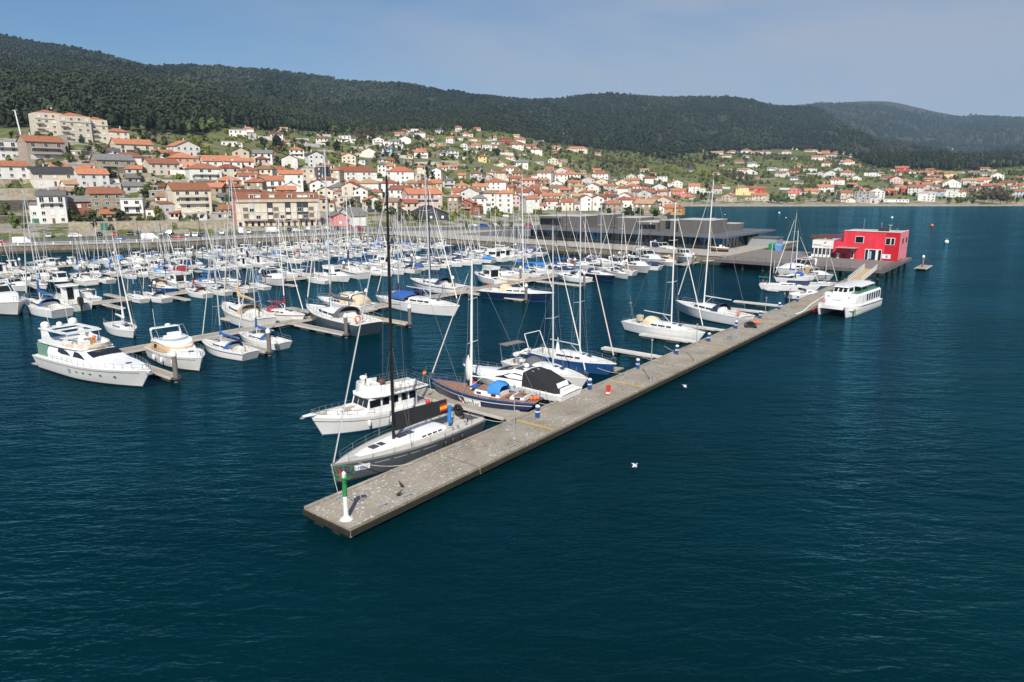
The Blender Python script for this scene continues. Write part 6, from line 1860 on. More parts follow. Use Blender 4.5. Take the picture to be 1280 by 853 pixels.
 mm = MB(); mm.tube((h.x(.565),.35,zr - .9),(h.x(.53),.35,zr + 2.2),.10,.07,8); mm.build("mast",mat("varnished_mast",(.42,.26,.16),.5),r,40)
 rd = MB(); rd.lathe([(.05,0),(.36,.03),(.38,.16),(.3,.28),(.03,.32)],(h.x(.555),.35,zr + 1.75),12); rd.build("radar_dome",GEL,r,50)
 rails(h,.55,.97,.72,6,.022).build("bow_rail",STEEL,r)
 sp = MB(); sp.prism([(h.x(.97),.35),(h.x(1.0) + .8,.18),(h.x(1.0) + .8,-.18),(h.x(.97),-.35)],h.sheer(1) + .2,h.sheer(1) + .3); sp.build("bowsprit",GEL,r)
 an = MB(); an.tube((h.x(1.0) + .2,0,h.sheer(1) + .1),(h.x(1.0) + .95,0,h.sheer(1) + .22),.05,n=5); an.cbox((h.x(1) + .9,0,h.sheer(1) + .1),(.3,.34,.08)); an.build("anchor",M_galv,r)
 fs = MB(); fs.tube((h.x(.0) - .1,.3,zr + .1),(h.x(.0) - .7,.3,zr + 1.6),.02,n=4); fs.build("flag_staff",STEEL,r)
 fl = MB(); fl.box(h.x(0) - .62,h.x(0) - .2,.29,.31,zr + .7,zr + 1.2,0); fl.box(h.x(0) - .62,h.x(0) - .2,.287,.313,zr + .85,zr + 1.05,1); fl.build("flag",[FLAGR,FLAGY],r)
 rb = MB(); rb.ball((h.x(.04),h.half(0) + .2,1.5),.26,1.1,8); rb.build("fender_ball",REDBUOY,r,60)
 fenders(r,h,(.42,.62),1,FEND,.15,.7)
 return r
s,t,a,L = line_boat((393,548),(524,513))
print("trawler",s,t,math.degrees(a),L)
put_boat(trawler(),s,t,a,L/12.2,label="white trawler motor yacht with railed boat deck beside the grey racing yacht")
def classic():
 L = 13.2
 r = thing("classic_yacht",None,"sailboat"); B = 3.9
 h = Hull(L,B,1.45,2.05,.55,1.9,.14,.10,.88,20,.15,.15,.45)
 h.build([NAVYH,mat("white_boot_top",(.6,.62,.64),.5)],r)
 h.deck(TEAK,r,(.08,.27,B*.22,.5),rail=0)
 k = MB(); q_ = MB()
 for sg in (1,-1):
  k.loft([[(p.x,sg*(p.y + .015),p.z),(q.x,sg*(q.y + .015),q.z)] for p,q in [(h.pt(i/16,.80),h.pt(i/16,.845)) for i in range(17)]],False)
  q_.loft([[(h.x(t),sg*(h.half(t) + .02),h.sheer(t) - .02),(h.x(t),sg*(h.half(t) + .02),h.sheer(t) + .09),(h.x(t),sg*max(0,h.half(t) - .08),h.sheer(t) + .09),(h.x(t),sg*max(0,h.half(t) - .08),h.sheer(t) - .02)] for t in [i/18 for i in range(19)]],True,True,True)
 k.build("gold_cove_stripe",GEL,r); q_.build("cap_rail",BLUEH,r)
 for t0,t1,hg,nm in ((.30,.56,.52,"deckhouse"),(.10,.235,.40,"aft_cabin")):
  g = cabin_mesh(h,t0,t1,.58,hg,.12,.08,.9,6); o = g.build(nm,GEL,r,35)
  tp = MB(); b = h.half((t0 + t1)/2)*.46; tp.loft([[(h.x(t0) + .15,b,h.sheer(t0) + hg*1.07),(h.x(t0) + .15,-b,h.sheer(t0) + hg*1.07)],[(h.x(t1) - .5,b,h.sheer(t1) + hg*1.07),(h.x(t1) - .5,-b,h.sheer(t1) + hg*1.07)]],False); tp.build("teak_top",TEAK,o)
  w = strip_windows(h,[(t0 + .03,t0 + .07),(t1 - .10,t1 - .06)],.58,.16,.38); w.build("side_window",DKWIN,o)
 sail_rig(r,h,.60,15.2,(0,.33),MASTW,None,0,True,None,2,1.5,r=.14)
 ms = MB(); p = Vector((h.x(.62),0,h.sheer(.6) + .8)); ms.lathe([(.1,0),(.26,.2),(.3,1.1),(.22,2.2),(.06,2.7)],(p.x,.05,p.z + .2),8); ms.build("hoisted_sail_roll",SAILW,r,60)
 tarp = MB(); rg = []
 for i,(dx,f) in enumerate(((0,.75),(-.5,1.0),(-1.0,.95),(-1.5,.7))):
  rg.append([(h.x(.40) + dx + .12*math.sin(a*3),1.15*math.cos(a),h.sheer(.35) + .45 + 1.15*f*max(0,math.sin(a)) ** .7 + .08*math.sin(5*a + i)) for a in [j*math.pi/8 for j in range(9)]])
 tarp.loft(rg,False); tarp.build("blue_tarp",CANV['bright blue'],r,50)
 rb = MB()
 for dx,sz in ((0,.5),(.35,.75),(-.4,.4)): rb.lathe([(.08,0),(.16,.1),(.13,sz),(.03,sz + .12)],(h.x(.575) + dx,-.5 - dx*.6,h.sheer(.57)),8)
 rb.build("red_cover",mat("red_cloth",(.62,.03,.03),.8),r,50)
 bt = MB(); bt.cbox((h.x(.545),.35,h.sheer(.55) + .62),(.7,1.1,.16)); bt.build("folded_blue_cover",CANV['blue'],r)
 w = MB(); c = Vector((h.x(.13),0,h.sheer(.1) + .95)); w.path([c + Vector((.1*math.sin(a),.4*math.cos(a),.4*math.sin(a))) for a in [i*.4189 for i in range(16)]],.03,5); w.tube(c - Vector((0,0,1)),c,.09,n=6); w.build("steering_wheel",mat("varnish",(.25,.12,.05),.4),r)
 rails(h,.03,.97,.65,9,.02).build("guard_rail",STEEL,r)
 ob = MB()
 for dx,dy in ((0,0),(.3,.2),(-.2,-.25)): ob.ball((h.x(.035) + dx,dy,h.sheer(.03) + .3),.2,1.2,6)
 ob.build("orange_buoys",ORANGE,r,60)
 fs = MB(); fs.tube((h.x(0),.3,h.sheer(0)),(h.x(0) - .3,.3,h.sheer(0) + 1.4),.02,n=4); fs.build("flag_staff",STEEL,r)
 fl = MB(); fl.loft([[(h.x(0) - .3,.3,h.sheer(0) + 1.35),(h.x(0) - .28,.3,h.sheer(0) + .9)],[(h.x(0) - .4,.8,h.sheer(0) + 1.0),(h.x(0) - .38,.75,h.sheer(0) + .55)]],False); fl.build("flag",FLAGY,r)
 ba = MB(); sg = 1
 for a,b in ((.43,.50),(.51,.60)):
  ba.loft([[(p.x,sg*(p.y + .03),p.z),(q.x,sg*(q.y + .03),q.z)] for p,q in [(h.pt(a + (b - a)*i/4,.26),h.pt(a + (b - a)*i/4,.78)) for i in range(5)]],False)
 bo = ba.build("white_banner",M_white,r)
 pn = MB(); p0,p1,p2 = h.pt(.66,.8),h.pt(.61,.45),h.pt(.655,.22); pn.add([(p0.x,p0.y + .03,p0.z),(p1.x,p1.y + .04,p1.z),(p2.x,p2.y + .03,p2.z)],[(0,1,2)]); pn.build("pennant",M_white,r)
 for tx,body,sz in ((.465,"EP",.52),(.556,"ZAN",.46)):
  p0,p1 = h.pt(tx - .02,.52),h.pt(tx + .02,.52); c_ = (p0 + p1)/2; yaw = math.atan2(p1.y - p0.y,p1.x - p0.x) + math.pi
  text_mesh(body,sz,M_letk,bo,(c_.x,c_.y + .05,c_.z),(math.pi/2 - .05,0,yaw))
 k = MB(); k.ball((h.pt(.638,.5).x,h.pt(.638,.5).y + .05,h.pt(.638,.5).z),.13,1,6); k.build("pennant_emblem",M_letr,r)
 return r
s,t,a,L = line_boat((536,500),(663,522))
print("classic",s,t,math.degrees(a),L)
put_boat(classic(),s + .9,t + .2,a,L/12.2,label="navy blue classic yacht with red-brown teak deck and bright blue tarp")
def sportyacht():
 L = 14.0; B = 4.2
 r = thing("sport_yacht",None,"motorboat")
 h = Hull(L,B,1.25,1.9,.92,2.5,.13,.02,.86,20,.3)
 h.build([GEL,BOTTOMD],r); h.deck(GEL,r,(.03,.33,B*.38,.5))
 k = MB()
 for sg in (1,-1): k.loft([[(p.x,sg*(p.y + .014),p.z),(q.x,sg*(q.y + .014),q.z)] for p,q in [(h.pt(.02 + .92*i/14,.16),h.pt(.02 + .92*i/14,.16 + .40*(1 - .25*(i/14)))) for i in range(15)]],False)
 k.build("dark_side_panel",mat("black_hull_paint",(.012,.013,.018),.2),r)
 c = MB(); rg = []
 for t,w,z in ((.30,1.72,1.45),(.36,1.70,1.50),(.46,1.62,1.38),(.56,1.5,1.0),(.68,1.3,.55),(.80,.95,.34),(.90,.4,.1)):
  x,s = h.x(t),h.sheer(t); rg.append([(x,w,s),(x,w*.93,s + z*.55),(x,w*.74,s + z*.93),(x,w*.3,s + z*1.03),(x,-w*.3,s + z*1.03),(x,-w*.74,s + z*.93),(x,-w*.93,s + z*.55),(x,-w,s)])
 c.loft(rg,False,True,True); co = c.build("cabin",GEL,r,35)
 for sg in (1,-1):
  w = MB()
  pts0 = [(.335,.52,.60),(.36,.48,.88),(.42,.46,.92),(.48,.44,.84),(.54,.40,.62),(.60,.34,.42)]
  rr = []
  for t,z0,z1 in pts0:
   wd = np.interp(t,(.30,.36,.46,.56,.68),(1.72,1.70,1.62,1.5,1.3)); zz = np.interp(t,(.30,.36,.46,.56,.68),(1.45,1.5,1.38,1.0,.55))
   f0,f1 = z0/1.0,z1
   yb = lambda f: wd*(1 - .07*f/.55) if f < .55 else wd*(.93 - .19*(f - .55)/.38)
   rr.append([(h.x(t),sg*(yb(f0*.8) + .02),h.sheer(t) + zz*f0*.8),(h.x(t),sg*(yb(f1*.88) + .02),h.sheer(t) + zz*f1*.88)])
  w.loft(rr,False); w.build("side_window",DKWIN,co)
 ws = MB(); ws.loft([[(h.x(t),y*w_,h.sheer(t) + z_*1.045 + .01) for y in (-1,-.4,.4,1)] for t,w_,z_ in ((.47,1.0,1.34),(.52,1.0,1.18),(.57,.95,.97),(.62,.85,.78))],False); ws.build("windscreen",DKWIN,co)
 k = MB(); rg = []
 for t,z in ((.05,.25),(.08,.5),(.24,1.42),(.345,1.60)):
  x,s,b = h.x(t),h.sheer(.2),1.72; rg.append([(x,b,s + .10),(x,b*.96,s + z*.5),(x,b*.86,s + z*.95),(x,0,s + z*1.03),(x,-b*.86,s + z*.95),(x,-b*.96,s + z*.5),(x,-b,s + .10)])
 k.loft(rg,False,True,False); cn = k.build("cockpit_canopy",CANV['black'],r,25)
 tm = MB(); tm.loft([[(h.x(.045),y,1.0) for y in (-1.0,1.0)],[(h.x(.085),y,2.15) for y in (-.95,.95)]],False); tm.box(h.x(.02),h.x(.05),-1.05,1.05,.9,1.75); tp = tm.build("transom_panel",GEL,r)
 pf = MB(); pf.prism([(h.x(.02),1.9),(h.x(-.06),1.75),(h.x(-.085),1.1),(h.x(-.085),-1.1),(h.x(-.06),-1.75),(h.x(.02),-1.9)],.42,.56); po = pf.build("swim_platform",GEL,r)
 pt = MB(); pt.prism([(h.x(.01),1.7),(h.x(-.055),1.6),(h.x(-.075),1.0),(h.x(-.075),-1.0),(h.x(-.055),-1.6),(h.x(.01),-1.7)],.563,.59); pt.build("teak_inlay",TEAKG,po)
 sf = MB(); sf.lathe([(.03,0),(.28,.04),(.3,.22),(.2,.36),(.03,.4)],(h.x(.40),-.2,h.sheer(.4) + 1.5),10); sf.lathe([(.03,0),(.2,.03),(.22,.14),(.03,.2)],(h.x(.37),.6,h.sheer(.4) + 1.45),10); sf.build("radar_dome",GEL,co,50)
 ry = MB(); ry.loft([[(h.x(.365),.9,h.sheer(.36) + 1.56),(h.x(.365),-.9,h.sheer(.36) + 1.56)],[(h.x(.45),.85,h.sheer(.4) + 1.50),(h.x(.45),-.85,h.sheer(.4) + 1.50)]],False); ry.build("sunroof",DKWIN,co)
 rails(h,.40,.96,.6,8,.02).build("guard_rail",STEEL,r)
 pd = MB(); pd.cbox((h.x(.93),.2,h.sheer(.93) + .45),(.7,.35,.5),.5); pd.build("blue_cushion",CANV['blue'],r)
 fenders(r,h,(.2,.35,.5),1,FENDB,.17,.75)
 return r
s,t,a,L = line_boat((596,482),(700,505))
print("sport",s,t,math.degrees(a),L)
put_boat(sportyacht(),s + .4,t + .6,a,1.0,label="white and black sport motor yacht under a sloping black cockpit canopy")
def fly_yacht():
 L = 20.5; B = 5.3
 r = thing("flybridge_yacht",None,"motorboat")
 h = Hull(L,B,2.0,2.75,.93,2.3,.10,.02,.84,24,.3)
 h.build([GEL,BOTTOMD],r); h.deck(DECK,r,(.02,.16,B*.4,.5),rail=.1)
 k = MB()
 for sg in (1,-1): k.loft([[(p.x,sg*(p.y + .016),p.z),(q.x,sg*(q.y + .016),q.z)] for p,q in [(h.pt(.02 + .93*i/18,.84),h.pt(.02 + .93*i/18,.868)) for i in range(19)]],False)
 k.build("dark_stripe",mat("dark_green_stripe",(.02,.035,.04),.4),r)
 k = MB()
 for sg in (1,-1):
  for t in (.50,.56,.62,.70,.80):
   p,q = h.pt(t,.55),h.pt(t + .018,.62); k.loft([[(p.x,sg*(p.y + .02),p.z),(p.x,sg*(q.y + .02),q.z)],[(q.x,sg*(p.y + .02),p.z),(q.x,sg*(q.y + .02),q.z)]],False)
 k.build("porthole",DKWIN,r)
 pc = MB()
 for sg in (1,-1):
  for row in range(2):
   p,q = h.pt(.42,.40 + row*.17),h.pt(.445,.53 + row*.17); pc.loft([[(p.x,sg*(p.y + .02),p.z),(p.x,sg*(q.y + .02),q.z)],[(q.x,sg*(p.y + .02),p.z),(q.x,sg*(q.y + .02),q.z)]],False)
 pc.build("hull_vent",M_galv,r)
 c = MB(); rg = []
 prof = ((.155,2.2,2.15),(.20,2.22,2.2),(.36,2.2,2.15),(.47,2.12,2.0),(.53,2.05,1.85),(.60,2.0,1.15),(.66,1.95,.80),(.76,1.7,.62),(.86,1.2,.45),(.915,.6,.15))
 for t,w,z in prof:
  x,s = h.x(t),h.sheer(t); rg.append([(x,w,s),(x,w*.97,s + z*.5),(x,w*.84,s + z*.92),(x,w*.4,s + z*1.03),(x,-w*.4,s + z*1.03),(x,-w*.84,s + z*.92),(x,-w*.97,s + z*.5),(x,-w,s)])
 c.loft(rg,False,True,True); co = c.build("superstructure",GEL,r,30)
 ws = MB(); pts = []
 for t,z in ((.536,1.80),(.595,1.23)):
  pts.append([(h.x(t) + .06,y,h.sheer(t) + z*(1.03 if abs(y) < 1 else .99) + .05) for y in (-1.62,-.8,0,.8,1.62)])
 ws.loft(pts,False); ws.build("windscreen",DKWIN,co)
 wp = MB()
 for y in (-.7,.7): wp.tube((h.x(.607),y,h.sheer(.6) + 1.12),(h.x(.56),y + .5,h.sheer(.56) + 1.72),.025,n=4)
 wp.build("wiper",RUB,co)
 for a_,b_ in (((.27,.86,.86),(.41,.62,.80)),((.435,.80,.84),(.555,.30,.66))):
  for sg in (1,-1):
   w = MB(); rr = []
   for k_ in range(4):
    f = k_/3; t = a_[0] + (b_[0] - a_[0])*f
    wd = np.interp(t,[p[0] for p in prof],[p[1] for p in prof]); zz = np.interp(t,[p[0] for p in prof],[p[2] for p in prof])
    top = min(.86,.86); bot = .50 + .0*f
    up = .84 - (.34*max(0,f - .45)/.55 if a_[0] > .4 else .30*max(0,f - .5)/.5)
    lo = .50 if a_[0] > .4 else .52 + .25*max(0,.35 - f)
    yb = lambda q: wd*(1 - .06*q) if q < .5 else wd*(.97 - .13*(q - .5)/.42)
    rr.append([(h.x(t),sg*(yb(lo) + .025),h.sheer(t) + zz*lo),(h.x(t),sg*(yb(up) + .025),h.sheer(t) + zz*up)])
   w.loft(rr,False); w.build("side_window",DKWIN,co)
 cu = MB()
 for sg in (1,-1):
  rr = []
  for i in range(13):
   x = h.x(.03 + .125*i/12); y = sg*(2.05 + .05*math.sin(i*2.4)); rr.append([(x,y,h.sheer(.1) - .1),(x,y,h.sheer(.1) + 2.05)])
  cu.loft(rr,False)
 cu.build("cockpit_curtain",CANV['pale green'],r,60)
 zf = h.sheer(.3) + 2.2
 ov = MB(); rg = []
 for t,w in ((.03,1.9),(.08,2.2),(.30,2.22),(.45,2.0),(.50,1.7)):
  rg.append([(h.x(t),w,zf - .12),(h.x(t),w,zf + .05),(h.x(t),-w,zf + .05),(h.x(t),-w,zf - .12)])
 ov.loft(rg,True,True,True); fo = ov.build("flybridge_deck",GEL,r,30)
 fc = MB(); rg = []
 for t,w,z in ((.12,2.15,.9),(.18,2.2,1.35),(.24,2.2,.75),(.36,2.1,.62),(.45,1.85,.60),(.505,1.3,.58),(.525,.5,.56),(.528,0,.56)):
  rg.append([(h.x(t),w,zf),(h.x(t) + .05,w*.98,zf + z),(h.x(t) - .12,w*.92,zf + z),(h.x(t) - .15,w*.92,zf)])
 fc.loft(rg,True); fc.loft([[(x,-y,z) for x,y,z in reversed(q)] for q in rg],True); fc.build("flybridge_coaming",GEL,fo,40)
 cv = MB(); rg = []
 for t,w in ((.33,2.12),(.42,1.95),(.48,1.6),(.515,1.05),(.53,.4),(.532,0)):
  rg.append([(h.x(t) + .09,w*1.01,zf + .18),(h.x(t) + .06,w*.99,zf + .60),(h.x(t) - .1,w*.92,zf + .62)])
 cv.loft(rg,False); cv.loft([[(x,-y,z) for x,y,z in q] for q in rg],False); cv.build("tan_screen_cover",CANV['sand'],fo,60)
 st = MB(); st.cbox((h.x(.30),.9,zf + .3),(2.2,.8,.5)); st.cbox((h.x(.30),-.9,zf + .3),(1.6,.9,.5)); st.cbox((h.x(.42),-.6,zf + .4),(.7,1.0,.75)); st.build("sofa",CANV['white'],fo)
 cs = MB(); cs.cbox((h.x(.385),.5,zf + .42),(.5,.8,.8)); cs.build("helm_console",mat("varnished_console",(.38,.22,.10),.4),fo)
 pr = MB(); pr.ball((h.x(.40),.75,zf + 1.0),.24,1.1,6); pr.build("orange_lifejacket",ORANGE,fo,60)
 for sg in (1,-1):
  ar = MB(); ar.loft([[(h.x(.10),sg*2.05,zf + .3),(h.x(.20),sg*2.05,zf + .5),(h.x(.20),sg*1.9,zf + .5),(h.x(.10),sg*1.9,zf + .3)],[(h.x(.10) - .2,sg*1.95,zf + 1.7),(h.x(.155),sg*1.95,zf + 1.8),(h.x(.155),sg*1.82,zf + 1.8),(h.x(.10) - .2,sg*1.82,zf + 1.7)]],True,True,True); ar.build("arch_leg",GEL,fo,40)
 zt = zf + 1.95; ht = MB()
 for a_,b_ in (((.07,.13),(-2.0,2.0)),((.34,.385),(-1.8,1.8))): ht.box(h.x(a_[0]),h.x(a_[1]),b_[0],b_[1],zt - .12,zt + .06)
 for sg in (1,-1):
  y0,y1 = sorted((sg*1.55,sg*2.0)); ht.box(h.x(.13) - .01,h.x(.34) + .01,y0,y1,zt - .118,zt + .058)
 ht.box(h.x(.21),h.x(.24),-1.54,1.54,zt - .08,zt + .03)
 hto = ht.build("hard_top_frame",GEL,fo)
 ps = MB()
 for sg in (1,-1):
  ps.tube((h.x(.36),sg*1.75,zf + .6),(h.x(.36),sg*1.7,zt - .1),.05,n=6); ps.tube((h.x(.12),sg*1.9,zf + 1.7),(h.x(.12),sg*1.9,zt - .1),.09,n=6)
 ps.build("hard_top_post",GEL,hto)
 for y in (-1.5,0,1.5):
  d = MB(); rr = .46 if y else .30; d.lathe([(rr*.8,0),(rr,.1),(rr,rr*1.2),(rr*.75,rr*1.75),(.03,rr*2.05)],(h.x(.10),y,zt + .06),14); d.build("satellite_dome",GEL,hto,60)
 wh = MB()
 for y in (-1.0,1.1): wh.tube((h.x(.09),y,zt),(h.x(.09) - .3,y,zt + 2.6),.02,n=4)
 wh.build("whip_antenna",GEL,hto)
 rails(h,.20,.96,.85,14,.026).build("guard_rail",STEEL,r)
 pf = MB(); pf.box(h.x(0) - 1.2,h.x(0) + .05,-2.2,2.2,.35,.5); pf.build("swim_platform",TEAKG,r)
 an = MB(); an.loft([[(h.x(1.0) - .7,y,h.sheer(1) - .55),(h.x(1.0) - .15,y,h.sheer(1) - .25)] for y in (-.12,.12)],False); an.cbox((h.x(1.0) - .25,0,h.sheer(1) - .4),(.5,.5,.25)); an.build("anchor",M_galv,r)
 ht2 = MB(); ht2.lathe([(.35,0),(.33,.05),(.02,.06)],(h.x(.80),0,h.sheer(.8) + .56),12); ht2.build("deck_hatch",DKWIN,co)
 return r
s,t,a,L = line_boat((190,488),(72,455))
print("fly",s,t,math.degrees(a),L)
fz = put_boat(fly_yacht(),s,t,a,L/20.2,label="largest white flybridge motor yacht, with satellite domes and hard-top frame")
fz.scale.z *= .78
def tan_cruiser():
 L = 12.0; B = 4.1
 r = thing("motor_cruiser",None,"motorboat")
 h = Hull(L,B,1.5,2.0,.92,2.4,.10,.02,.86,20,.35)
 h.build([GEL,BOTTOMD],r); h.deck(GEL,r,(.03,.25,B*.38,.5),rail=.09)
 k = MB()
 for sg in (1,-1): k.loft([[(p.x,sg*(p.y + .014),p.z),(q.x,sg*(q.y + .014),q.z)] for p,q in [(h.pt(.05 + .9*i/14,.80),h.pt(.05 + .9*i/14,.83)) for i in range(15)]],False)
 k.build("stripe",CANV['navy'],r)
 c = MB(); rg = []
 prof = ((.28,1.75,1.25),(.34,1.75,1.3),(.46,1.68,1.25),(.55,1.55,.85),(.62,1.4,.5),(.75,1.1,.4),(.88,.5,.2),(.91,.25,.05))
 for t,w,z in prof:
  x,s = h.x(t),h.sheer(t); rg.append([(x,w,s),(x,w*.97,s + z*.5),(x,w*.86,s + z*.95),(x,w*.4,s + z*1.03),(x,-w*.4,s + z*1.03),(x,-w*.86,s + z*.95),(x,-w*.97,s + z*.5),(x,-w,s)])
 c.loft(rg,False,True,True); co = c.build("cabin",GEL,r,35)
 cv = MB(); rg = []
 for t,w,z0,z1 in ((.20,1.85,.05,.75),(.28,1.82,.1,1.18),(.40,1.78,.15,1.22),(.50,1.68,.2,1.10),(.57,1.45,.25,.95),(.61,.9,.3,.82),(.625,0,.3,.80)):
  x,s = h.x(t),h.sheer(t); rg.append([(x + .04,w*1.02,s + z0),(x + .0,w*.985,s + (z0 + z1)/2),(x - .18,w*.90,s + z1)])
 cv.loft(rg,False); cv.loft([[(x,-y,z) for x,y,z in q] for q in rg],False); cvo = cv.build("tan_cover",CANV['tan'],r,50)
 pw = MB(); pw.loft([[(h.x(.27),-1.87,h.sheer(.27) + .45),(h.x(.27),-1.80,h.sheer(.27) + .95)],[(h.x(.33),-1.87,h.sheer(.33) + .5),(h.x(.33),-1.79,h.sheer(.33) + .98)]],False); pw.build("cover_window",DKWIN,cvo)
 ac = MB(); rg = []
 for t,z in ((.02,.2),(.10,.75),(.20,1.05)): rg.append([(h.x(t),1.85*math.cos(a_),h.sheer(.1) + .1 + z*max(0,math.sin(a_)) ** .5) for a_ in [i*math.pi/8 for i in range(9)]])
 ac.loft(rg,False,True,False); ac.build("aft_cover",CANV['tan'],r,50)
 tp = MB(); rg = []
 for t,w,z in ((.17,1.75,1.25),(.24,1.80,1.5),(.36,1.78,1.55),(.46,1.68,1.48),(.53,1.4,1.34),(.565,.8,1.2),(.575,.2,1.15)):
  x,s = h.x(t),h.sheer(.35); rg.append([(x,w,s + z - .33),(x - .04,w*.96,s + z),(x - .04,-w*.96,s + z),(x,-w,s + z - .33)])
 tp.loft(rg,True,True,True); to = tp.build("flybridge",GEL,r,35)
 fw = MB(); rg = []
 for t,w in ((.24,1.6),(.36,1.55),(.44,1.3),(.475,.7),(.48,0)):
  x,s = h.x(t),h.sheer(.35) + 1.5; rg.append([(x,w,s),(x - .15,w*.97,s + .2)])
 fw.loft(rg,False); fw.loft([[(x,-y,z) for x,y,z in q] for q in rg],False); fw.build("flybridge_windscreen",mat("smoked_perspex",(.30,.33,.33),.1),to,50)
 st = MB(); st.cbox((h.x(.26),.5,h.sheer(.35) + 1.75),(.7,1.3,.5)); st.cbox((h.x(.36),-.6,h.sheer(.35) + 1.7),(.6,.8,.5)); st.build("seat",CANV['white'],to)
 ar = MB(); z = h.sheer(.2) + 1.2; xa = h.x(.20)
 pts = [Vector((xa,1.65,z)),Vector((xa - .55,1.6,z + 1.25)),Vector((xa - .6,1.4,z + 1.45)),Vector((xa - .6,-1.4,z + 1.45)),Vector((xa - .55,-1.6,z + 1.25)),Vector((xa,-1.65,z))]
 ar.loft([[p + Vector((.32,0,-.04)),p + Vector((.28,0,.08)),p + Vector((-.28,0,.08)),p + Vector((-.26,0,-.04))] for p in pts],True,True,True); ao = ar.build("radar_arch",GEL,r,40)
 rd = MB(); rd.lathe([(.03,0),(.3,.03),(.32,.16),(.22,.28),(.03,.3)],(xa - .6,.4,z + 1.53),12); rd.build("radar_dome",GEL,ao,50)
 bf = MB(); bf.path([Vector((h.x(.40),1.6,h.sheer(.3) + 1.4)),Vector((h.x(.28),1.55,h.sheer(.3) + 3.0)),Vector((h.x(.28),-1.55,h.sheer(.3) + 3.0)),Vector((h.x(.40),-1.6,h.sheer(.3) + 1.4))],.03,5); bf.path([Vector((h.x(.28),1.55,h.sheer(.3) + 3.0)),Vector((xa - .5,1.5,z + 1.4))],.03,5); bf.build("bimini_frame",STEEL,r)
 wa = MB(); wa.tube((xa - .6,-1.0,z + 1.5),(xa - .8,-1.0,z + 3.9),.02,n=4); wa.build("whip_antenna",GEL,ao)
 rails(h,.22,.96,.7,10,.022).build("guard_rail",STEEL,r)
 hh = MB(); hh.lathe([(.3,0),(.28,.05),(.02,.06)],(h.x(.76),0,h.sheer(.76) + .42),12); hh.build("deck_hatch",DKWIN,co)
 fenders(r,h,(.3,.5,.7),-1,FEND,.16,.7)
 return r
s,t,a,L = line_boat((247,466),(180,436))
print("tan",s,t,math.degrees(a),L)
bp_ = G(254,467,0) - Vector((math.cos(a),math.sin(a),0))*6.2; s,t = toST(bp_)
tz = put_boat(tan_cruiser(),s,t,a,1.05,label="white motor cruiser wrapped in a tan canvas cover beside the largest yacht")
tz.scale.z *= .9
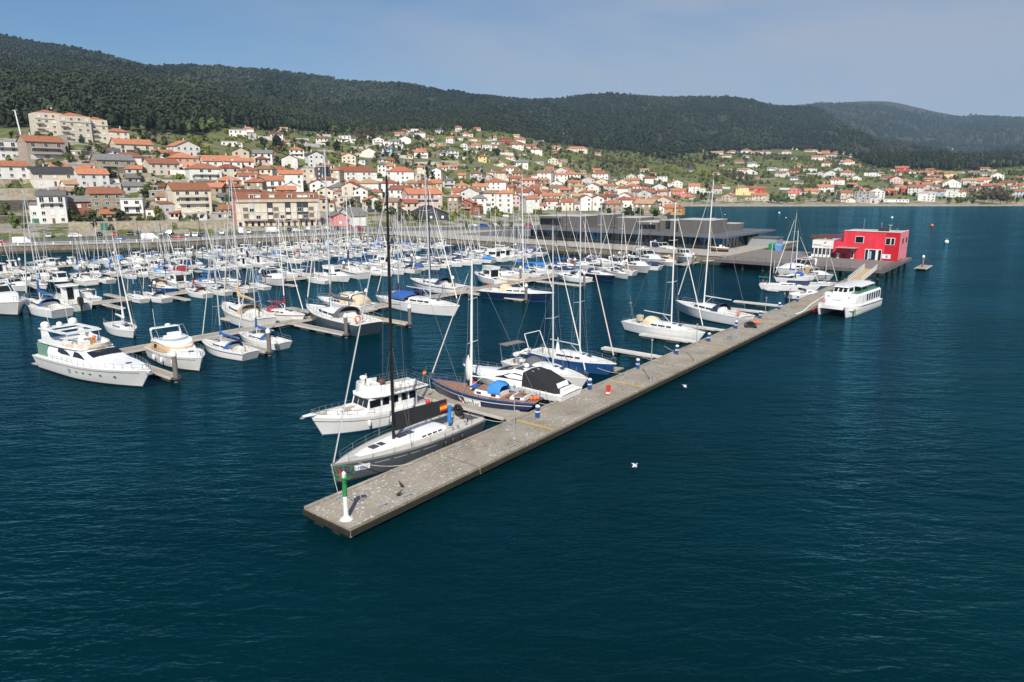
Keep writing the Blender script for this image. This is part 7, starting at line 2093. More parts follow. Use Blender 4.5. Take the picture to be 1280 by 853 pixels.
def ferry():
 L = 17.5; B = 6.4
 r = thing("catamaran_ferry",None,"ferry")
 for sg in (1,-1):
  g = MB(); rg = []
  for i in range(15):
   t = i/14; x = (t - .5)*L; w = .95*(1 if t < .65 else max(.08,1 - ((t - .65)/.35) ** 2)); y = sg*(B/2 - .95); zt = 1.5 + .5*t ** 2
   xs = x - (.9*max(0,t - .6)/.4)
   rg.append([(x,y + w,zt),(xs + (x - xs)*.4,y + w*.92,.5),(xs,y + w*.8,0.0),(xs,y + w*.4,-.5),(xs,y - w*.4,-.5),(xs,y - w*.8,0),(xs + (x - xs)*.4,y - w*.92,.5),(x,y - w,zt)])
  g.loft(rg,True,True,True); g.build("hull",GEL,r,50)
  g = MB(); g.loft([[(q.x,q.y + sg*.02,q.z),(p.x,p.y + sg*.02,p.z)] for p,q in [(Vector(rg[i][0 if sg > 0 else 7]) - Vector((0,0,.28)),Vector(rg[i][0 if sg > 0 else 7]) - Vector((0,0,.16))) for i in range(14)]],False); g.build("dark_stripe",RUB,r)
  ms = MB(); y = sg*(B/2 + .02)
  ms.loft([[(L*.33,y - sg*.02,.35),(L*.355,y - sg*.02,1.45)],[(L*.36,y - sg*.1,.35),(L*.385,y - sg*.07,1.45)]],False); ms.build("green_emblem",mat("emblem_green",(.10,.38,.05),.5),r)
 b = MB(); rg = []
 for x,w,zt,zb in ((-L*.49,B*.49,1.55,1.0),(L*.2,B*.5,1.75,1.0),(L*.38,B*.47,1.95,1.1),(L*.45,B*.38,2.0,1.2),(L*.475,B*.22,2.0,1.35)):
  rg.append([(x,w,zb),(x,w,zt),(x,-w,zt),(x,-w,zb)])
 b.loft(rg,True,True,True); b.build("bridge_deck",GEL,r,30)
 c = MB(); rg = []
 for x,w,z in ((-L*.46,B*.46,3.7),(L*.16,B*.465,3.75),(L*.27,B*.44,3.7),(L*.33,B*.38,2.9),(L*.35,B*.34,2.2)):
  rg.append([(x,w,1.5),(x,w*.985,z - .3),(x,w*.90,z),(x,-w*.90,z),(x,-w*.985,z - .3),(x,-w,1.5)])
 c.loft(rg,True,True,True); co = c.build("passenger_cabin",GEL,r,30)
 for k in range(6):
  for sg in (1,-1):
   w = MB(); x = -L*.40 + k*1.32; w.cbox((x,sg*B*.462,2.72),(.62,.06,1.25)); w.build("side_window",DKWIN,co)
 for sg in (1,-1):
  w = MB(); w.cbox((L*.315,sg*1.7,3.0),(.06,.45,.5)); w.build("front_window",DKWIN,co)
  w = MB(); w.cbox((L*.12,sg*B*.464,2.4),(.9,.06,1.7)); w.build("side_door",mat("door_grey_white",(.62,.62,.62),.5),co)
 dk = MB(); dk.box(-L*.44,L*.20,-B*.42,B*.42,3.76,3.80); dk.build("green_upper_deck",mat("green_deck_paint",(.05,.17,.09),.8,var=.2),co)
 wh = MB(); wh.loft([[(L*.12,1.45,3.6),(L*.315,1.2,3.1),(L*.315,-1.2,3.1),(L*.12,-1.45,3.6)],[(L*.12,1.45,4.0),(L*.285,1.2,4.0),(L*.285,-1.2,4.0),(L*.12,-1.45,4.0)],[(L*.12,1.4,4.9),(L*.25,1.1,4.85),(L*.25,-1.1,4.85),(L*.12,-1.4,4.9)]],True,True,True); wo = wh.build("wheelhouse",GEL,r,30)
 for y in (-.78,0,.78):
  w = MB(); w.loft([[(L*.286,y - .3,4.06),(L*.286,y + .3,4.06)],[(L*.257,y - .29,4.72),(L*.257,y + .29,4.72)]],False); w.build("windscreen",DKWIN,wo)
 for sg in (1,-1):
  w = MB(); w.loft([[(L*.15,sg*1.42,4.1),(L*.25,sg*1.28,4.1)],[(L*.15,sg*1.40,4.7),(L*.235,sg*1.22,4.7)]],False); w.build("side_window",DKWIN,wo)
 ro = MB(); ro.loft([[(L*.10,1.55,4.9),(L*.275,1.2,4.86),(L*.275,-1.2,4.86),(L*.10,-1.55,4.9)],[(L*.10,1.5,5.02),(L*.265,1.15,4.98),(L*.265,-1.15,4.98),(L*.10,-1.5,5.02)]],True,True,True); ro.build("wheelhouse_roof",GEL,wo)
 aw = MB(); aw.loft([[(x,y*B*.36,z) for y,z in ((-1,4.75),(-.6,4.95),(0,5.0),(.6,4.95),(1,4.75),(1,4.68),(0,4.9),(-1,4.68))] for x in (L*.07,-L*.1,-L*.36)],True,True,True); ao = aw.build("awning_roof",GEL,r,40)
 ps = MB()
 for x in (-L*.35,-L*.14,L*.05):
  for sg in (1,-1): ps.tube((x,sg*B*.35,3.8),(x,sg*B*.35,4.8),.04,n=5)
 ps.build("awning_post",STEEL,ao)
 rf = MB(); rf.lathe([(.3,-.5),(.36,-.4),(.36,.4),(.3,.5)],(0,0,0),12); rf.v = [(x,z,y) for x,y,z in rf.v]; o = rf.build("life_raft",GEL,r,40); o.location = (-L*.40,-1.2,4.25)
 ml = MB(); ml.tube((L*.20,0,5.0),(L*.19,0,6.5),.04,n=5); ml.cbox((L*.195,0,5.8),(.1,.9,.06)); ml.build("signal_mast",STEEL,wo)
 gl = MB(); gl.box(L*.346,L*.352,-.9,.9,2.78,2.84); gl.build("green_line_mark",mat("emblem_green",(.10,.38,.05),.5),co)
 rb = MB(); c_ = Vector((L*.36,-2.1,2.5)); rb.path([c_ + Vector((0,.3*math.cos(a),.3*math.sin(a))) for a in [i*.5236 for i in range(13)]],.06,6); rb.build("lifebuoy",ORANGE,r)
 k = MB()
 for sg in (1,-1):
  pv = None
  for x,y in ((L*.30,B*.47),(L*.38,B*.45),(L*.44,B*.36),(L*.47,B*.2)):
   p = Vector((x,sg*y,2.0)); q = p + Vector((0,0,.8)); k.tube(p,q,.025,n=4)
   if pv: k.tube(pv,q,.02,n=4); k.tube(pv - Vector((0,0,.4)),q - Vector((0,0,.4)),.015,n=4)
   pv = q
 k.build("bow_rail",STEEL,r)
 for sg in (1,-1): text_mesh("ON" if sg > 0 else "TA",.5,M_letk,r,(L*.472,sg*1.9,1.35),(math.pi/2,0,math.pi/2),"bow_letters") if False else None
 return r
fy = ferry()
fy.scale = (1,1,1); put_boat(fy,104.0,BWT - 4.2,ANG_U + math.pi - RAD(5),1.0,label="white twin-hulled passenger ferry with green upper deck moored outside the breakwater")
fy.scale = (.97,.95,.92)
for sg,ds in ((0,0),(1,.9)):
 g = MB(); g.ball((0,0,.35),.42,1.05,9); g.tube((0,0,.75),(0,0,.95),.06,n=6); o = g.build("fender_buoy",REDBUOY,None,60); p = ST(97.2 + ds,BWT - .62 - .1*sg,0); o.location = (p.x,p.y,.05); tag(o,"red ball fender between ferry and breakwater, " + ("closer to the ferry" if sg else "closer to the breakwater's end"),"buoy")
# long white hose on the breakwater deck by the ferry
g = MB(); g.path([G(1053,356,.80),G(1030,370,.80),G(1013,381,.80),G(1003,390,.80),G(994,393,.80)],.09,6); tag(g.build("water_hose",M_white),"thick white hose lying along the breakwater's outer edge by the ferry","hose")
# ropes
mooring(ST(4.3,2.75,1.6),ST(2.2,-.8,.85),.3,label="slack rope from the grey yacht's bow to the breakwater")
mooring(ST(5.8,1.6,1.5),ST(9.2,-.4,.85),.25,label="rope from the grey yacht's flank to a breakwater cleat")
mooring(ST(19.2,2.2,1.3),ST(21.0,-.5,.85),.2,label="rope from the grey yacht's stern to the breakwater")
for i,(a_,b_,lb) in enumerate([(ST(40.2,2.6,1.2),ST(41.5,-.5,.83),"the black-canopied yacht's stern to the breakwater"),(ST(36.5,2.6,1.2),ST(35.2,-.5,.83),"the black-canopied yacht's near quarter to the breakwater"),(ST(47.5,1.3,1.5),ST(48.8,-.6,.83),"the arch-sterned white sloop's bow to the breakwater"),(ST(53.5,1.0,1.5),ST(54.6,-.6,.83),"the blue sloop's bow to the breakwater"),(ST(62.5,.6,1.5),ST(61,-.8,.83),"the tan-hooded sloop's bow to the breakwater"),(ST(96.4,-6.2,1.6),ST(93,-4.1,.8),"the ferry's bow to the breakwater"),(ST(28.4,1.2,1.6),ST(27.2,-.5,.83),"the navy yacht's stern to the breakwater")]):
 mooring(a_,b_,.22,label="rope from " + lb)
mooring(G(536,470,1.6),ST(23.6,12.0,.55),.1,label="rope from the navy yacht's bow to the jetty arm")
# ------------------------------------------------------------------ the fleet: prototypes, then copies along the pontoons
_r = random.Random(77)
PARK = lambda o: setattr(o,'location',(0,-4000,0))
PROTO = {}
def proto(key,fn,L):
 o = fn(); PROTO[key] = [o,L,False]
proto('sloop12',lambda: sloop(L=12,cover='navy',hood='navy',lifering=True),12)
proto('sloop11',lambda: sloop(L=11,cover='blue',hood='blue',band='navy',lifering=False),11)
proto('sloop9',lambda: sloop(L=9.2,cover='navy',hood='navy',wheel=False,lifering=False),9.2)
proto('sloop8',lambda: sloop(L=8,cover='blue',hood=None,wheel=False,band='blue',lifering=False),8)
proto('sloop7',lambda: sloop(L=7,cover='white',hood=None,wheel=False,lifering=False,teakwell=False),7)
proto('tented',lambda: sloop(L=11.5,cover=None,hood=None,tent='blue',lifering=False),11.5)
proto('sailbim',lambda: sloop(L=11.6,cover='navy',hood='navy',bimini='navy'),11.6)
proto('cruiser10',lambda: cruiser(L=10),10)
proto('cruisercanvas',lambda: cruiser(L=8.6,canvas='navy'),8.6)
proto('flycruiser',lambda: cruiser(L=11.5,fly=True,arch=False),11.5)
proto('cruiser7',lambda: cruiser(L=7,arch=False),7)
proto('pilot',lambda: pilothouse(L=6.6),6.6)
proto('pilot8',lambda: pilothouse(L=8.2,engine=False),8.2)
proto('runcov',lambda: runabout(L=5.6,cover='blue'),5.6)
proto('runcud',lambda: runabout(L=6,cover=None),6)
proto('runcon',lambda: runabout(L=5.2,cover=None,console=True),5.2)
USED = {}
HULLC = {'white': None,'cream': GEL2,'navy': NAVYH,'blue': BLUEH,'light blue': LBLUEH,'slate grey': SLATEH,'red': REDH}
MASTC = {None: None,'white': MASTW,'black': MASTB,'navy': MASTN}
KIND = {'sloop12': 'large sloop','sloop11': 'sloop','sloop9': 'sloop','sloop8': 'small sloop','sloop7': 'little sloop','tented': 'tented sloop','sailbim': 'bimini sloop','cruiser10': 'arched motor cruiser','cruisercanvas': 'canopied motor cruiser','flycruiser': 'flybridge cruiser','cruiser7': 'small motor cruiser','pilot': 'wheelhouse fishing boat','pilot8': 'larger wheelhouse boat','runcov': 'covered launch','runcud': 'cuddy launch','runcon': 'open console launch'}
def boat(key,s,t,ang,sc=1.0,hull='white',cover=None,mast=None,where="",label=None,heel=None):
 o,L,used = PROTO[key]
 paint = {}
 if HULLC.get(hull) is not None: paint['hull'] = HULLC[hull]
 if cover:
  for k in ('sail_cover','sprayhood','bimini','boom_tent','boat_cover','cockpit_canopy','stripe'): paint[k] = CANV[cover]
 if mast:
  for k in ('mast','boom'): paint[k] = MASTC[mast]
 c = copy_tree(o,None,paint)
 c.name = {'sloop': 'sailing_yacht','taile': 'sailing_yacht','tente': 'sailing_yacht','sailb': 'sailing_yacht','pilot': 'fishing_boat','runco': 'motor_launch','runcu': 'motor_launch'}.get(key[:5],'motor_cruiser')
 c["category"] = 'sailboat' if key[:5] in ('sloop','tente','sailb') else 'motorboat'
 d = "%s %s" % (hull,KIND[key])
 if cover: d += " with %s %s" % (cover,{'runcov': 'cover','cruisercanvas': 'canopy','tented': 'tent','runcud': 'trim','runcon': 'trim'}.get(key,'sail cover'))
 if mast and mast != 'white': d = d.replace(" with "," with %s mast and " % mast,1) if " with " in d else d + " with %s mast" % mast
 put_boat(c,s,t,ang,sc,d,where,label,_r.uniform(-1.2,1.2) if heel is None else heel)
 OCC.append((s,t,L*sc*.33/2 + .15,L*sc/2))
 return c
OCC = []
def free(s,t,hw,hl):
 return all(abs(s - a) > hw + w or abs(t - b) > hl + l for a,b,w,l in OCC)
def by_px(key,bow,stern,hull='white',cover=None,mast=None,label=None,where="",deck=0.0,heel=None):
 s,t,a,L = line_boat(bow,stern,deck)
 return boat(key,s,t,a,L/PROTO[key][1]*1.06*{'pilot': .8,'flycruiser': .86}.get(key,1),hull,cover,mast,where,label,heel)
def stern_px(key,px,py,L,dirn=1,hull='white',cover=None,mast=None,label=None,where="",skew=0):
 s,t = toST(G(px,py,0))
 return boat(key,s,t + dirn*L/2,(ANG_N if dirn > 0 else ANG_N + math.pi) + RAD(skew),L/PROTO[key][1],hull,cover,mast,where,label)
for o,s,t,r,l in [(None,11.7,2.75,2.3,7.5)]: OCC.append((s,t,r,l))
# along the breakwater
def hero_sloops():
 o = sloop(L=13,cover=None,hood=None,bimini=None,mastm=ALU,H=17.8,lifering=False);
 a_ = MB(); h = Hull(13,13*.31,1.2,1.53,.74,2.1,.085,.05,.9,16,.12)
 for sg in (1,-1): a_.path([Vector((h.x(.02),sg*1.5,h.sheer(0))),Vector((h.x(.0) - .1,sg*1.45,h.sheer(0) + 2.0)),Vector((h.x(.10),sg*1.4,h.sheer(0) + 2.1))],.035,5)
 ar = a_.build("stern_arch",STEEL,o)
 p = MB(); p.cbox((h.x(.03),0,h.sheer(0) + 2.15),(1.3,3.2,.06)); p.build("solar_panel",mat("solar_panel_brown",(.20,.15,.13),.3),ar)
 hd = sprayhood(o,h,.42,1.35,1.1,CANV['grey'],1.4)
 tb = MB(); tb.path([Vector((h.x(.17) + 1.1*math.cos(a),.9*math.sin(a),h.sheer(.1) + 1.0 + .9*max(0,math.cos(a)))) for a in [i*.5236 for i in range(13)]],.16,6); tb.build("white_frame",GEL,o,60)
 s,t,a,L = line_boat((731,489),(640,462)); put_boat(o,s,t,a,L/12.2,label="white sloop with stern arch and solar panel, bow-on to the breakwater behind the black canopy"); OCC.append((s,t,2.2,7))
 o = sloop(L=12,hullm=BLUEH,cover=None,hood=None,mastm=ALU,H=18.5,lifering=False,jib=mat("pinkish_furled_jib",(.62,.50,.45),.8))
 k = MB(); h = Hull(12,12*.31,1.1,1.41,.74,2.1,.085,.05,.9,16,.12)
 k.lathe([(.1,0),(.32,.05),(.12,1.6),(.04,2.0)],(h.x(.30),.2,h.sheer(.3)),8); k.build("white_sail_bundle",CANV['white'],o,50)
 a_ = MB(); a_.path([Vector((h.x(.06),1.5,h.sheer(0))),Vector((h.x(-.02),1.4,h.sheer(0) + 2.1)),Vector((h.x(-.02),-1.4,h.sheer(0) + 2.1)),Vector((h.x(.06),-1.5,h.sheer(0)))],.05,5); a_.build("stern_arch",GEL,o)
 s,t,a,L = line_boat((763,472),(664,450)); put_boat(o,s + .8,t,a,L/11.5,label="blue-hulled sloop with white deck, bow-on to the breakwater"); OCC.append((s,t,2,6))
 o = sloop(L=13.2,cover=None,hood='sand',mastm=MASTW,H=18.0,lifering=False,bottom=BOTTOMD,jib=SAILW)
 h = Hull(13.2,13.2*.31,1.2,1.55,.74,2.1,.085,.05,.9,16,.12); ar = MB()
 ar.tube((h.x(.0),1.2,1.2),(h.x(-.05),.9,4.6),.03,n=4); ar.tube((h.x(.03),.5,1.2),(h.x(.0),.3,3.6),.03,n=4); ar.lathe([(.03,0),(.26,.03),(.28,.14),(.03,.22)],(h.x(.0),.3,3.6),8); ar.build("antenna_pole",STEEL,o)
 bg = MB(); bg.cbox((h.x(.12),.7,h.sheer(.1) + .5),(.7,.7,.8)); bg.build("tan_cockpit_cover",CANV['sand'],o)
 s,t,a,L = line_boat((878,430),(787,411)); put_boat(o,s,t,a,L/12.6,label="white sloop with tan sprayhood and stern antenna pole, bow-on to the breakwater"); OCC.append((s,t,2,7))
 o = sloop(L=13.0,cover=None,hood='navy',mastm=MASTW,H=18.6,bottom=BOTTOMD)
 s,t,a,L = line_boat((846,389),(931,407)); put_boat(o,s,t,a,L/12.4,label="white sloop with navy sprayhood and orange lifebuoy, stern to the breakwater"); OCC.append((s,t,2,7))
 o = sloop(L=13.5,cover='navy',hood=None,mastm=MASTW,H=14.2,furl=True)
 h = Hull(13.5,13.5*.31,1.24,1.6,.74,2.1,.085,.05,.9,16,.12)
 mz = MB(); mz.tube((h.x(.16),0,1.2),(h.x(.155),0,11.0),.08,.05,8); mz.build("mizzen_mast",MASTW,o,40)
 cv = MB(); rg = []
 for t_ in (.46,.56,.7,.82): rg.append([(h.x(t_),1.0*math.cos(a),h.sheer(t_) + .35 + .75*math.sin(a)) for a in [i*math.pi/6 for i in range(7)]])
 cv.loft(rg,False,True,True); cv.build("deck_cover",CANV['navy'],o,60)
 gr = MB(); gr.tube((h.x(.14),0,2.8),(h.x(-.03),0,2.9),.14,n=6); gr.tube((h.x(-.01),.6,1.2),(h.x(-.04),.65,3.0),.06,n=5); gr.build("green_sail_cover",CANV['green'],o)
 s,t,a,L = line_boat((1022,366),(952,361)); put_boat(o,s,t,a,L/12.6,label="white two-masted ketch with navy deck cover and green stern flag"); OCC.append((s,t,2.2,7))
hero_sloops()
by_px('runcud',(1021,371),(986,373),label="small white launch with a green cover in front of the two-masted ketch",cover='green')
d = inflatable("inflatable_dinghy",3.0,mat("grey_hypalon",(.42,.42,.42),.6),RUB); p = G(964,364,0); d.location = (p.x,p.y,0); d.rotation_euler = (0,0,ANG_N); tag(d,"grey inflatable dinghy behind the small white launch","dinghy")
by_px('cruiser10',(970,346),(1020,342),label="white motor cruiser with blue-tinted cabin under the wooden landing deck")
by_px('sloop9',(968,353),(1012,350),cover='blue',label="white sloop with blue sail cover between ketch and motor cruiser")
by_px('cruisercanvas',(1040,352),(1000,346),cover='tan',label="white motor cruiser with tan canopy below the landing deck")
by_px('sloop8',(1046,358),(1010,357),cover='navy',label="small white sloop squeezed between the ketch and the tan-canopied cruiser")
# first walkway, near side: one by one
stern_px('sloop11',312,451,10.6,1,cover='blue',label="white sloop with hoisted blue sail cover and a blue wheel cover, beside the tan cruiser",skew=4)
stern_px('sloop9',354,438,10.0,1,cover='blue',label="white sloop with blue sail cover and yellow horseshoe buoy by the second finger",skew=4)
o = by_px('sloop12',(386,398),(462,419),hull='slate grey',cover='grey',label="slate grey sloop with grey covers alongside its finger pontoon")
by_px('cruisercanvas',(400,384),(459,391),cover='sand',label="white motor cruiser with a tan camper canopy beside the fresh tan planks")
by_px('tented',(572,397),(495,383),cover='blue',label="white sloop with a bright blue cockpit tent")
by_px('sloop12',(690,378),(606,371),hull='navy',cover='sand',mast='white',label="large navy-hulled yacht with tan sprayhood and tall white mast")
by_px('sailbim',(472,380),(538,387),cover='navy',label="white sloop with navy bimini and boom cover beyond the fresh tan planks")
by_px('sloop11',(515,359),(575,368),cover='navy',mast='navy',label="white sloop with a dark mast on the far side of the nearest walkway")
by_px('flycruiser',(592,349),(628,357),label="white flybridge cruiser with tan covers beside the navy-hulled yacht")
by_px('sloop11',(380,404),(326,395),cover='maroon',mast='white',label="white sloop with a tall white mast and maroon cover at the first walkway's bend")
by_px('sloop11',(282,393),(330,411),cover='tan',label="white sloop with a tan boom cover behind the blue-covered pair")
by_px('runcov',(648,352),(676,355),cover='green',label="green-trimmed open boat beside the flybridge cruiser") if False else None
# behind the largest yacht and at the left edge
by_px('cruisercanvas',(45,424),(95,436),cover='pale green',label="white cruiser with blue windscreen tucked behind the largest yacht") if False else None
by_px('sloop8',(168,424),(142,411),cover='white',label="white sloop with a crumpled cream sail, partly hidden behind the largest yacht")
by_px('cruiser10',(26,396),(-10,383),label="white motor cruiser cut off by the picture's left edge")
by_px('sloop9',(36,386),(79,397),cover='blue',label="white sloop under a dark blue deck tarp near the left edge")
by_px('pilot',(73,379),(104,390),label="white wheelhouse fishing boat with black outboard near the left edge")
for i,(px,py,L,k,cv,lb) in enumerate([(183,379,8.0,'sloop8','navy',"small white sloop with a navy cover, the nearer of a pair on the second walkway"),(210,379,9.6,'sloop9','navy',"white sloop with open wooden companionway beside the smaller navy-covered sloop"),(262,373,9.4,'sloop9','maroon',"white sloop with maroon sail cover on the second walkway"),(287,370,8.6,'sloop9','navy',"white sloop with navy sprayhood beside the maroon-covered one"),(317,366,9.4,'sloop11','navy',"white sloop with navy cockpit dodger on the second walkway"),(336,363,7.4,'sloop8','bright blue',"white sloop with a bright blue cover on its stern")]):
 stern_px(k,px,py,L,1,cover=cv,label=lb,skew=_r.uniform(-3,3))
by_px('flycruiser',(207,355),(233,361),label="white flybridge motor cruiser on the second walkway behind the maroon-covered sloop")
by_px('cruisercanvas',(356,359),(332,352),cover='navy',label="white cruiser with long navy canopy on the second walkway")
by_px('sloop8',(424,341),(455,349),cover='navy',mast='white',label="white double-ended sloop with an orange buoy, alone at its finger")
by_px('sloop9',(457,337),(488,344),cover='blue',label="white sloop with blue cover beside the double-ended sloop") if False else None
# right-hand ends of the walkways: motor yachts and dark sloops seen one by one
by_px('sloop11',(768,352),(728,345),hull='navy',cover='navy',label="navy-hulled sloop at the end of the first walkway")
by_px('cruiser10',(800,340),(758,335),label="white arched motor cruiser, bow out, beside the navy-hulled sloop")
by_px('cruiser10',(828,335),(797,328),label="long white motor yacht, bow out, at the end of the second walkway")
by_px('sloop9',(785,350),(762,343),cover='navy',label="white sloop with reversed bow beside the navy-hulled sloop")
by_px('cruiser10',(812,343),(780,336),label="white sleek motor cruiser, bow out, with dark windscreen")
by_px('sloop9',(898,327),(872,325),hull='light blue',cover='white',mast='white',label="light blue-hulled sloop by the quay landing")
by_px('cruiser7',(868,331),(846,325),label="small white motor cruiser next to the light blue sloop")
by_px('runcud',(842,334),(822,330),label="white cuddy boat with a blue stern cover near the light blue sloop",cover='blue')
by_px('cruisercanvas',(850,322),(812,317),cover='navy',label="white motor cruiser with navy awning under the fish market quay")
by_px('runcov',(727,345),(690,342),cover='navy',label="low launch with navy cover by the yellow-marked finger")
# the packed rows
COVERS = ['navy']*7 + ['blue']*5 + ['bright blue']*2 + ['grey','white','white','maroon','tan','green']
def row(t_edge,side,s0,s1,mix,gap,where,lmax=11,skip=.08):
 s = s0
 while s < s1:
  key = _r.choice(mix)
  L = PROTO[key][1]*_r.uniform(.88,1.06)
  hw = L*.33/2
  if L > lmax: L = lmax
  if _r.random() < skip:
   s += 3.5; continue
  out = _r.random() < .28
  t = t_edge + side*(L/2 + .5)
  if free(s + hw,t,hw,L/2):
   a = ANG_N if side < 0 else ANG_N + math.pi
   if out: a += math.pi
   cv = _r.choice(COVERS) if key not in ('cruiser10','flycruiser','cruiser7','pilot','pilot8','runcon') else None
   hl = 'white' if _r.random() < .9 else _r.choice(['navy','cream','blue','light blue'])
   ms = _r.choice([None]*8 + ['white','white','navy','black']) if key[:5] in ('sloop','tente','sailb') else None
   boat(key,s + hw,t,a + RAD(_r.uniform(-3,3)),L/PROTO[key][1],hl,cv,ms,where)
   s += 2*hw + gap*_r.uniform(.6,1.5)
  else: s += .8
SAIL = ['sloop12','sloop11','sloop11','sloop9','sloop9','sloop8','sailbim','cruiser10','cruisercanvas','flycruiser','tented']
MID_ = ['sloop11','sloop9','sloop9','sloop9','sloop8','sloop8','sloop8','sloop7','sloop7','cruiser10','cruisercanvas','pilot8','cruiser7','pilot','runcov']
SMALL = ['pilot','pilot','pilot8','runcov','runcov','runcud','runcon','cruiser7','sloop7','sloop8','cruisercanvas','runcud']
row(56.9,1,88,150,SAIL,.9,"first pontoon, far side",11.5)
row(54.1,-1,104,150,SAIL,.9,"first pontoon, near side",11.5,.1)
row(96.6,-1,50,150,SAIL,.8,"second pontoon, near side",10.5,.05)
row(99.4,1,22,150,SAIL[1:],.8,"second pontoon, far side",10,.05)
row(135.6,-1,22,150,MID_,.9,"third pontoon, near side",9.5,.05)
row(138.4,1,14,150,MID_,.9,"third pontoon, far side",9,.05)
row(165.6,-1,14,150,MID_,.8,"last pontoon, near side",8.5,.08)
row(168.4,1,16,150,SMALL,.7,"last pontoon, far side",7,.06)
# boats lying at the quay wall
for k in range(10):
 s = 34 + k*12.5; tq = 192 - max(0,s - 110)*.18 + max(0,60 - s)*.35
 if free(s,tq,3,2): boat(_r.choice(['runcov','runcud','pilot','runcon','cruiser7']),s,min(tq,184),ANG_U + RAD(_r.uniform(-8,8)),.95,'white',None,None,"under the quay wall") if k % 2 else None
for o,L,used in PROTO.values():
 def rm(x):
  for c in kids(x): rm(c)
  KIDS.pop(x.name,None)
  bpy.data.objects.remove(x)
 rm(o)
print("boats",len(BOATS))
# ------------------------------------------------------------------ fish market, landing, harbour office
def t_at(px,s,z=2.3,lo=-60,hi=260):
 for _ in range(50):
  m = (lo + hi)/2; p = ST(s,m,z)
  if pxof(p) > px: lo = m
  else: hi = m
 return (lo + hi)/2
def pxof(p):
 p = Vector(p) - Vector((0,0,CAMH))
 return 640 + p.x/(p.y*math.cos(PITCH) - p.z*math.sin(PITCH))*FPX
M_timber = mat("grey_timber_cladding",(.12,.112,.105),.9,var=.22,scale=1.5,streak=3.5,bump=.2)
M_zinc = mat("dark_zinc_roof",(.105,.11,.12),.6,var=.15,scale=.4)
M_dark = mat("dark_steel",(.03,.032,.036),.5,var=.2)
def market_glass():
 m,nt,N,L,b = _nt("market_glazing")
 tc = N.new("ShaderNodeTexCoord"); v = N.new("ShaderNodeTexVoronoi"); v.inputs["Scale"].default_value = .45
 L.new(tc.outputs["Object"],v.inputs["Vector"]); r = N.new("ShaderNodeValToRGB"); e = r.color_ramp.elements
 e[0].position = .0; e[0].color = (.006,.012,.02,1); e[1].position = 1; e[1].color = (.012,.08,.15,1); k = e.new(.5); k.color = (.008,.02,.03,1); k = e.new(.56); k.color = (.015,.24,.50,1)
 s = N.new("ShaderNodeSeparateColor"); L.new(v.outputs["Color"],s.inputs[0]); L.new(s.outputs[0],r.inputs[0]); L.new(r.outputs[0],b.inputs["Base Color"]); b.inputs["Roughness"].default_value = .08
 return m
def market():
 r = thing("fish_market","long low glass-walled fish market with grey timber boxes on its flat roof","market hall",ST(172,40),ANG_N)
 z0 = QZ
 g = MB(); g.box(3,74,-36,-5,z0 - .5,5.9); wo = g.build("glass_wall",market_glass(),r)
 k = MB()
 for i in range(24):
  x = 3 + i*71/23; k.box(x - .06,x + .06,-5,-4.86,z0,5.9)
 for i in range(12):
  y = -36 + i*31/11; k.box(2.86,3,y - .06,y + .06,z0,5.9)
 k.build("mullion",M_dark,wo)
 b = MB(); b.box(2.9,74,-4.94,-4.80,z0,z0 + .9); b.box(2.80,2.92,-36,-4.8,z0,z0 + .35); b.build("plinth",M_conc,wo)
 for a,b_ in ((14,22),(34,40),(56,66)):
  k = MB(); k.box(a,b_,-4.93,-4.80,z0 + .92,5.85); k.build("solid_panel",mat("dark_green_panel",(.03,.06,.055),.5),wo)
 f = MB(); f.prism([(0,0),(78,0),(78,-40),(0,-44)],5.95,6.5); ro = f.build("roof_slab",M_zinc,r)
 for i,(pa,pb,y0,y1,h,win) in enumerate([(891,847,-9,-20,10.5,None),(845.5,824,-10.5,-20,10.0,(842,829)),(821,796,-9.5,-20,9.3,"glass"),(794.5,771,-9,-22,10.5,None),(762,747,-12,-22,11.2,None),(725,703,-9,-24,10.4,None),(702,674,-9.6,-24,10.2,"glass"),(921,904,-30,-36,8.6,None)]):
  s_ = 172 - y0
  xa,xb = sorted((t_at(pa,s_,7) - 40,t_at(pb,s_,7) - 40))
  m = MB(); m.box(xa + .02,xb - .02,y1,y0,6.5,h); v = m.build("rooftop_box",M_timber,ro)
  c = MB(); c.box(xa - .05,xb + .05,y1 - .08,y0 + .08,h,h + .18); c.build("coping",mat("pale_coping",(.45,.43,.40),.8),v)
  if win == "glass":
   w = MB(); w.box(xa + .5,xb - .5,y0,y0 + .06,7.2,h - .7); w.build("window_band",DKWIN,v)
  elif win:
   w = MB(); w.box((xa + xb)/2 - .8,(xa + xb)/2 + .8,y0,y0 + .06,7.4,10.3); w.build("window",DKWIN,v)
 for x,y in ((.4,-.4),(20,-.4),(40,-.4),(60,-.4),(.4,-43),(77,-.4)):
  k = MB(); k.tube((x,y,z0 - .2),(x,y,5.95),.2,n=8); k.build("column",M_dark,r,40)
market()
M_red = mat("red_facade_panels",(.70,.034,.055),.55,var=.20,scale=1.3,streak=.5); M_redd = mat("deep_red_panels",(.50,.008,.016),.5,var=.08); M_pinkw = mat("pale_red_panels",(.68,.22,.25),.7,var=.10,scale=.8)  # side wall panels paler and pinker than the front
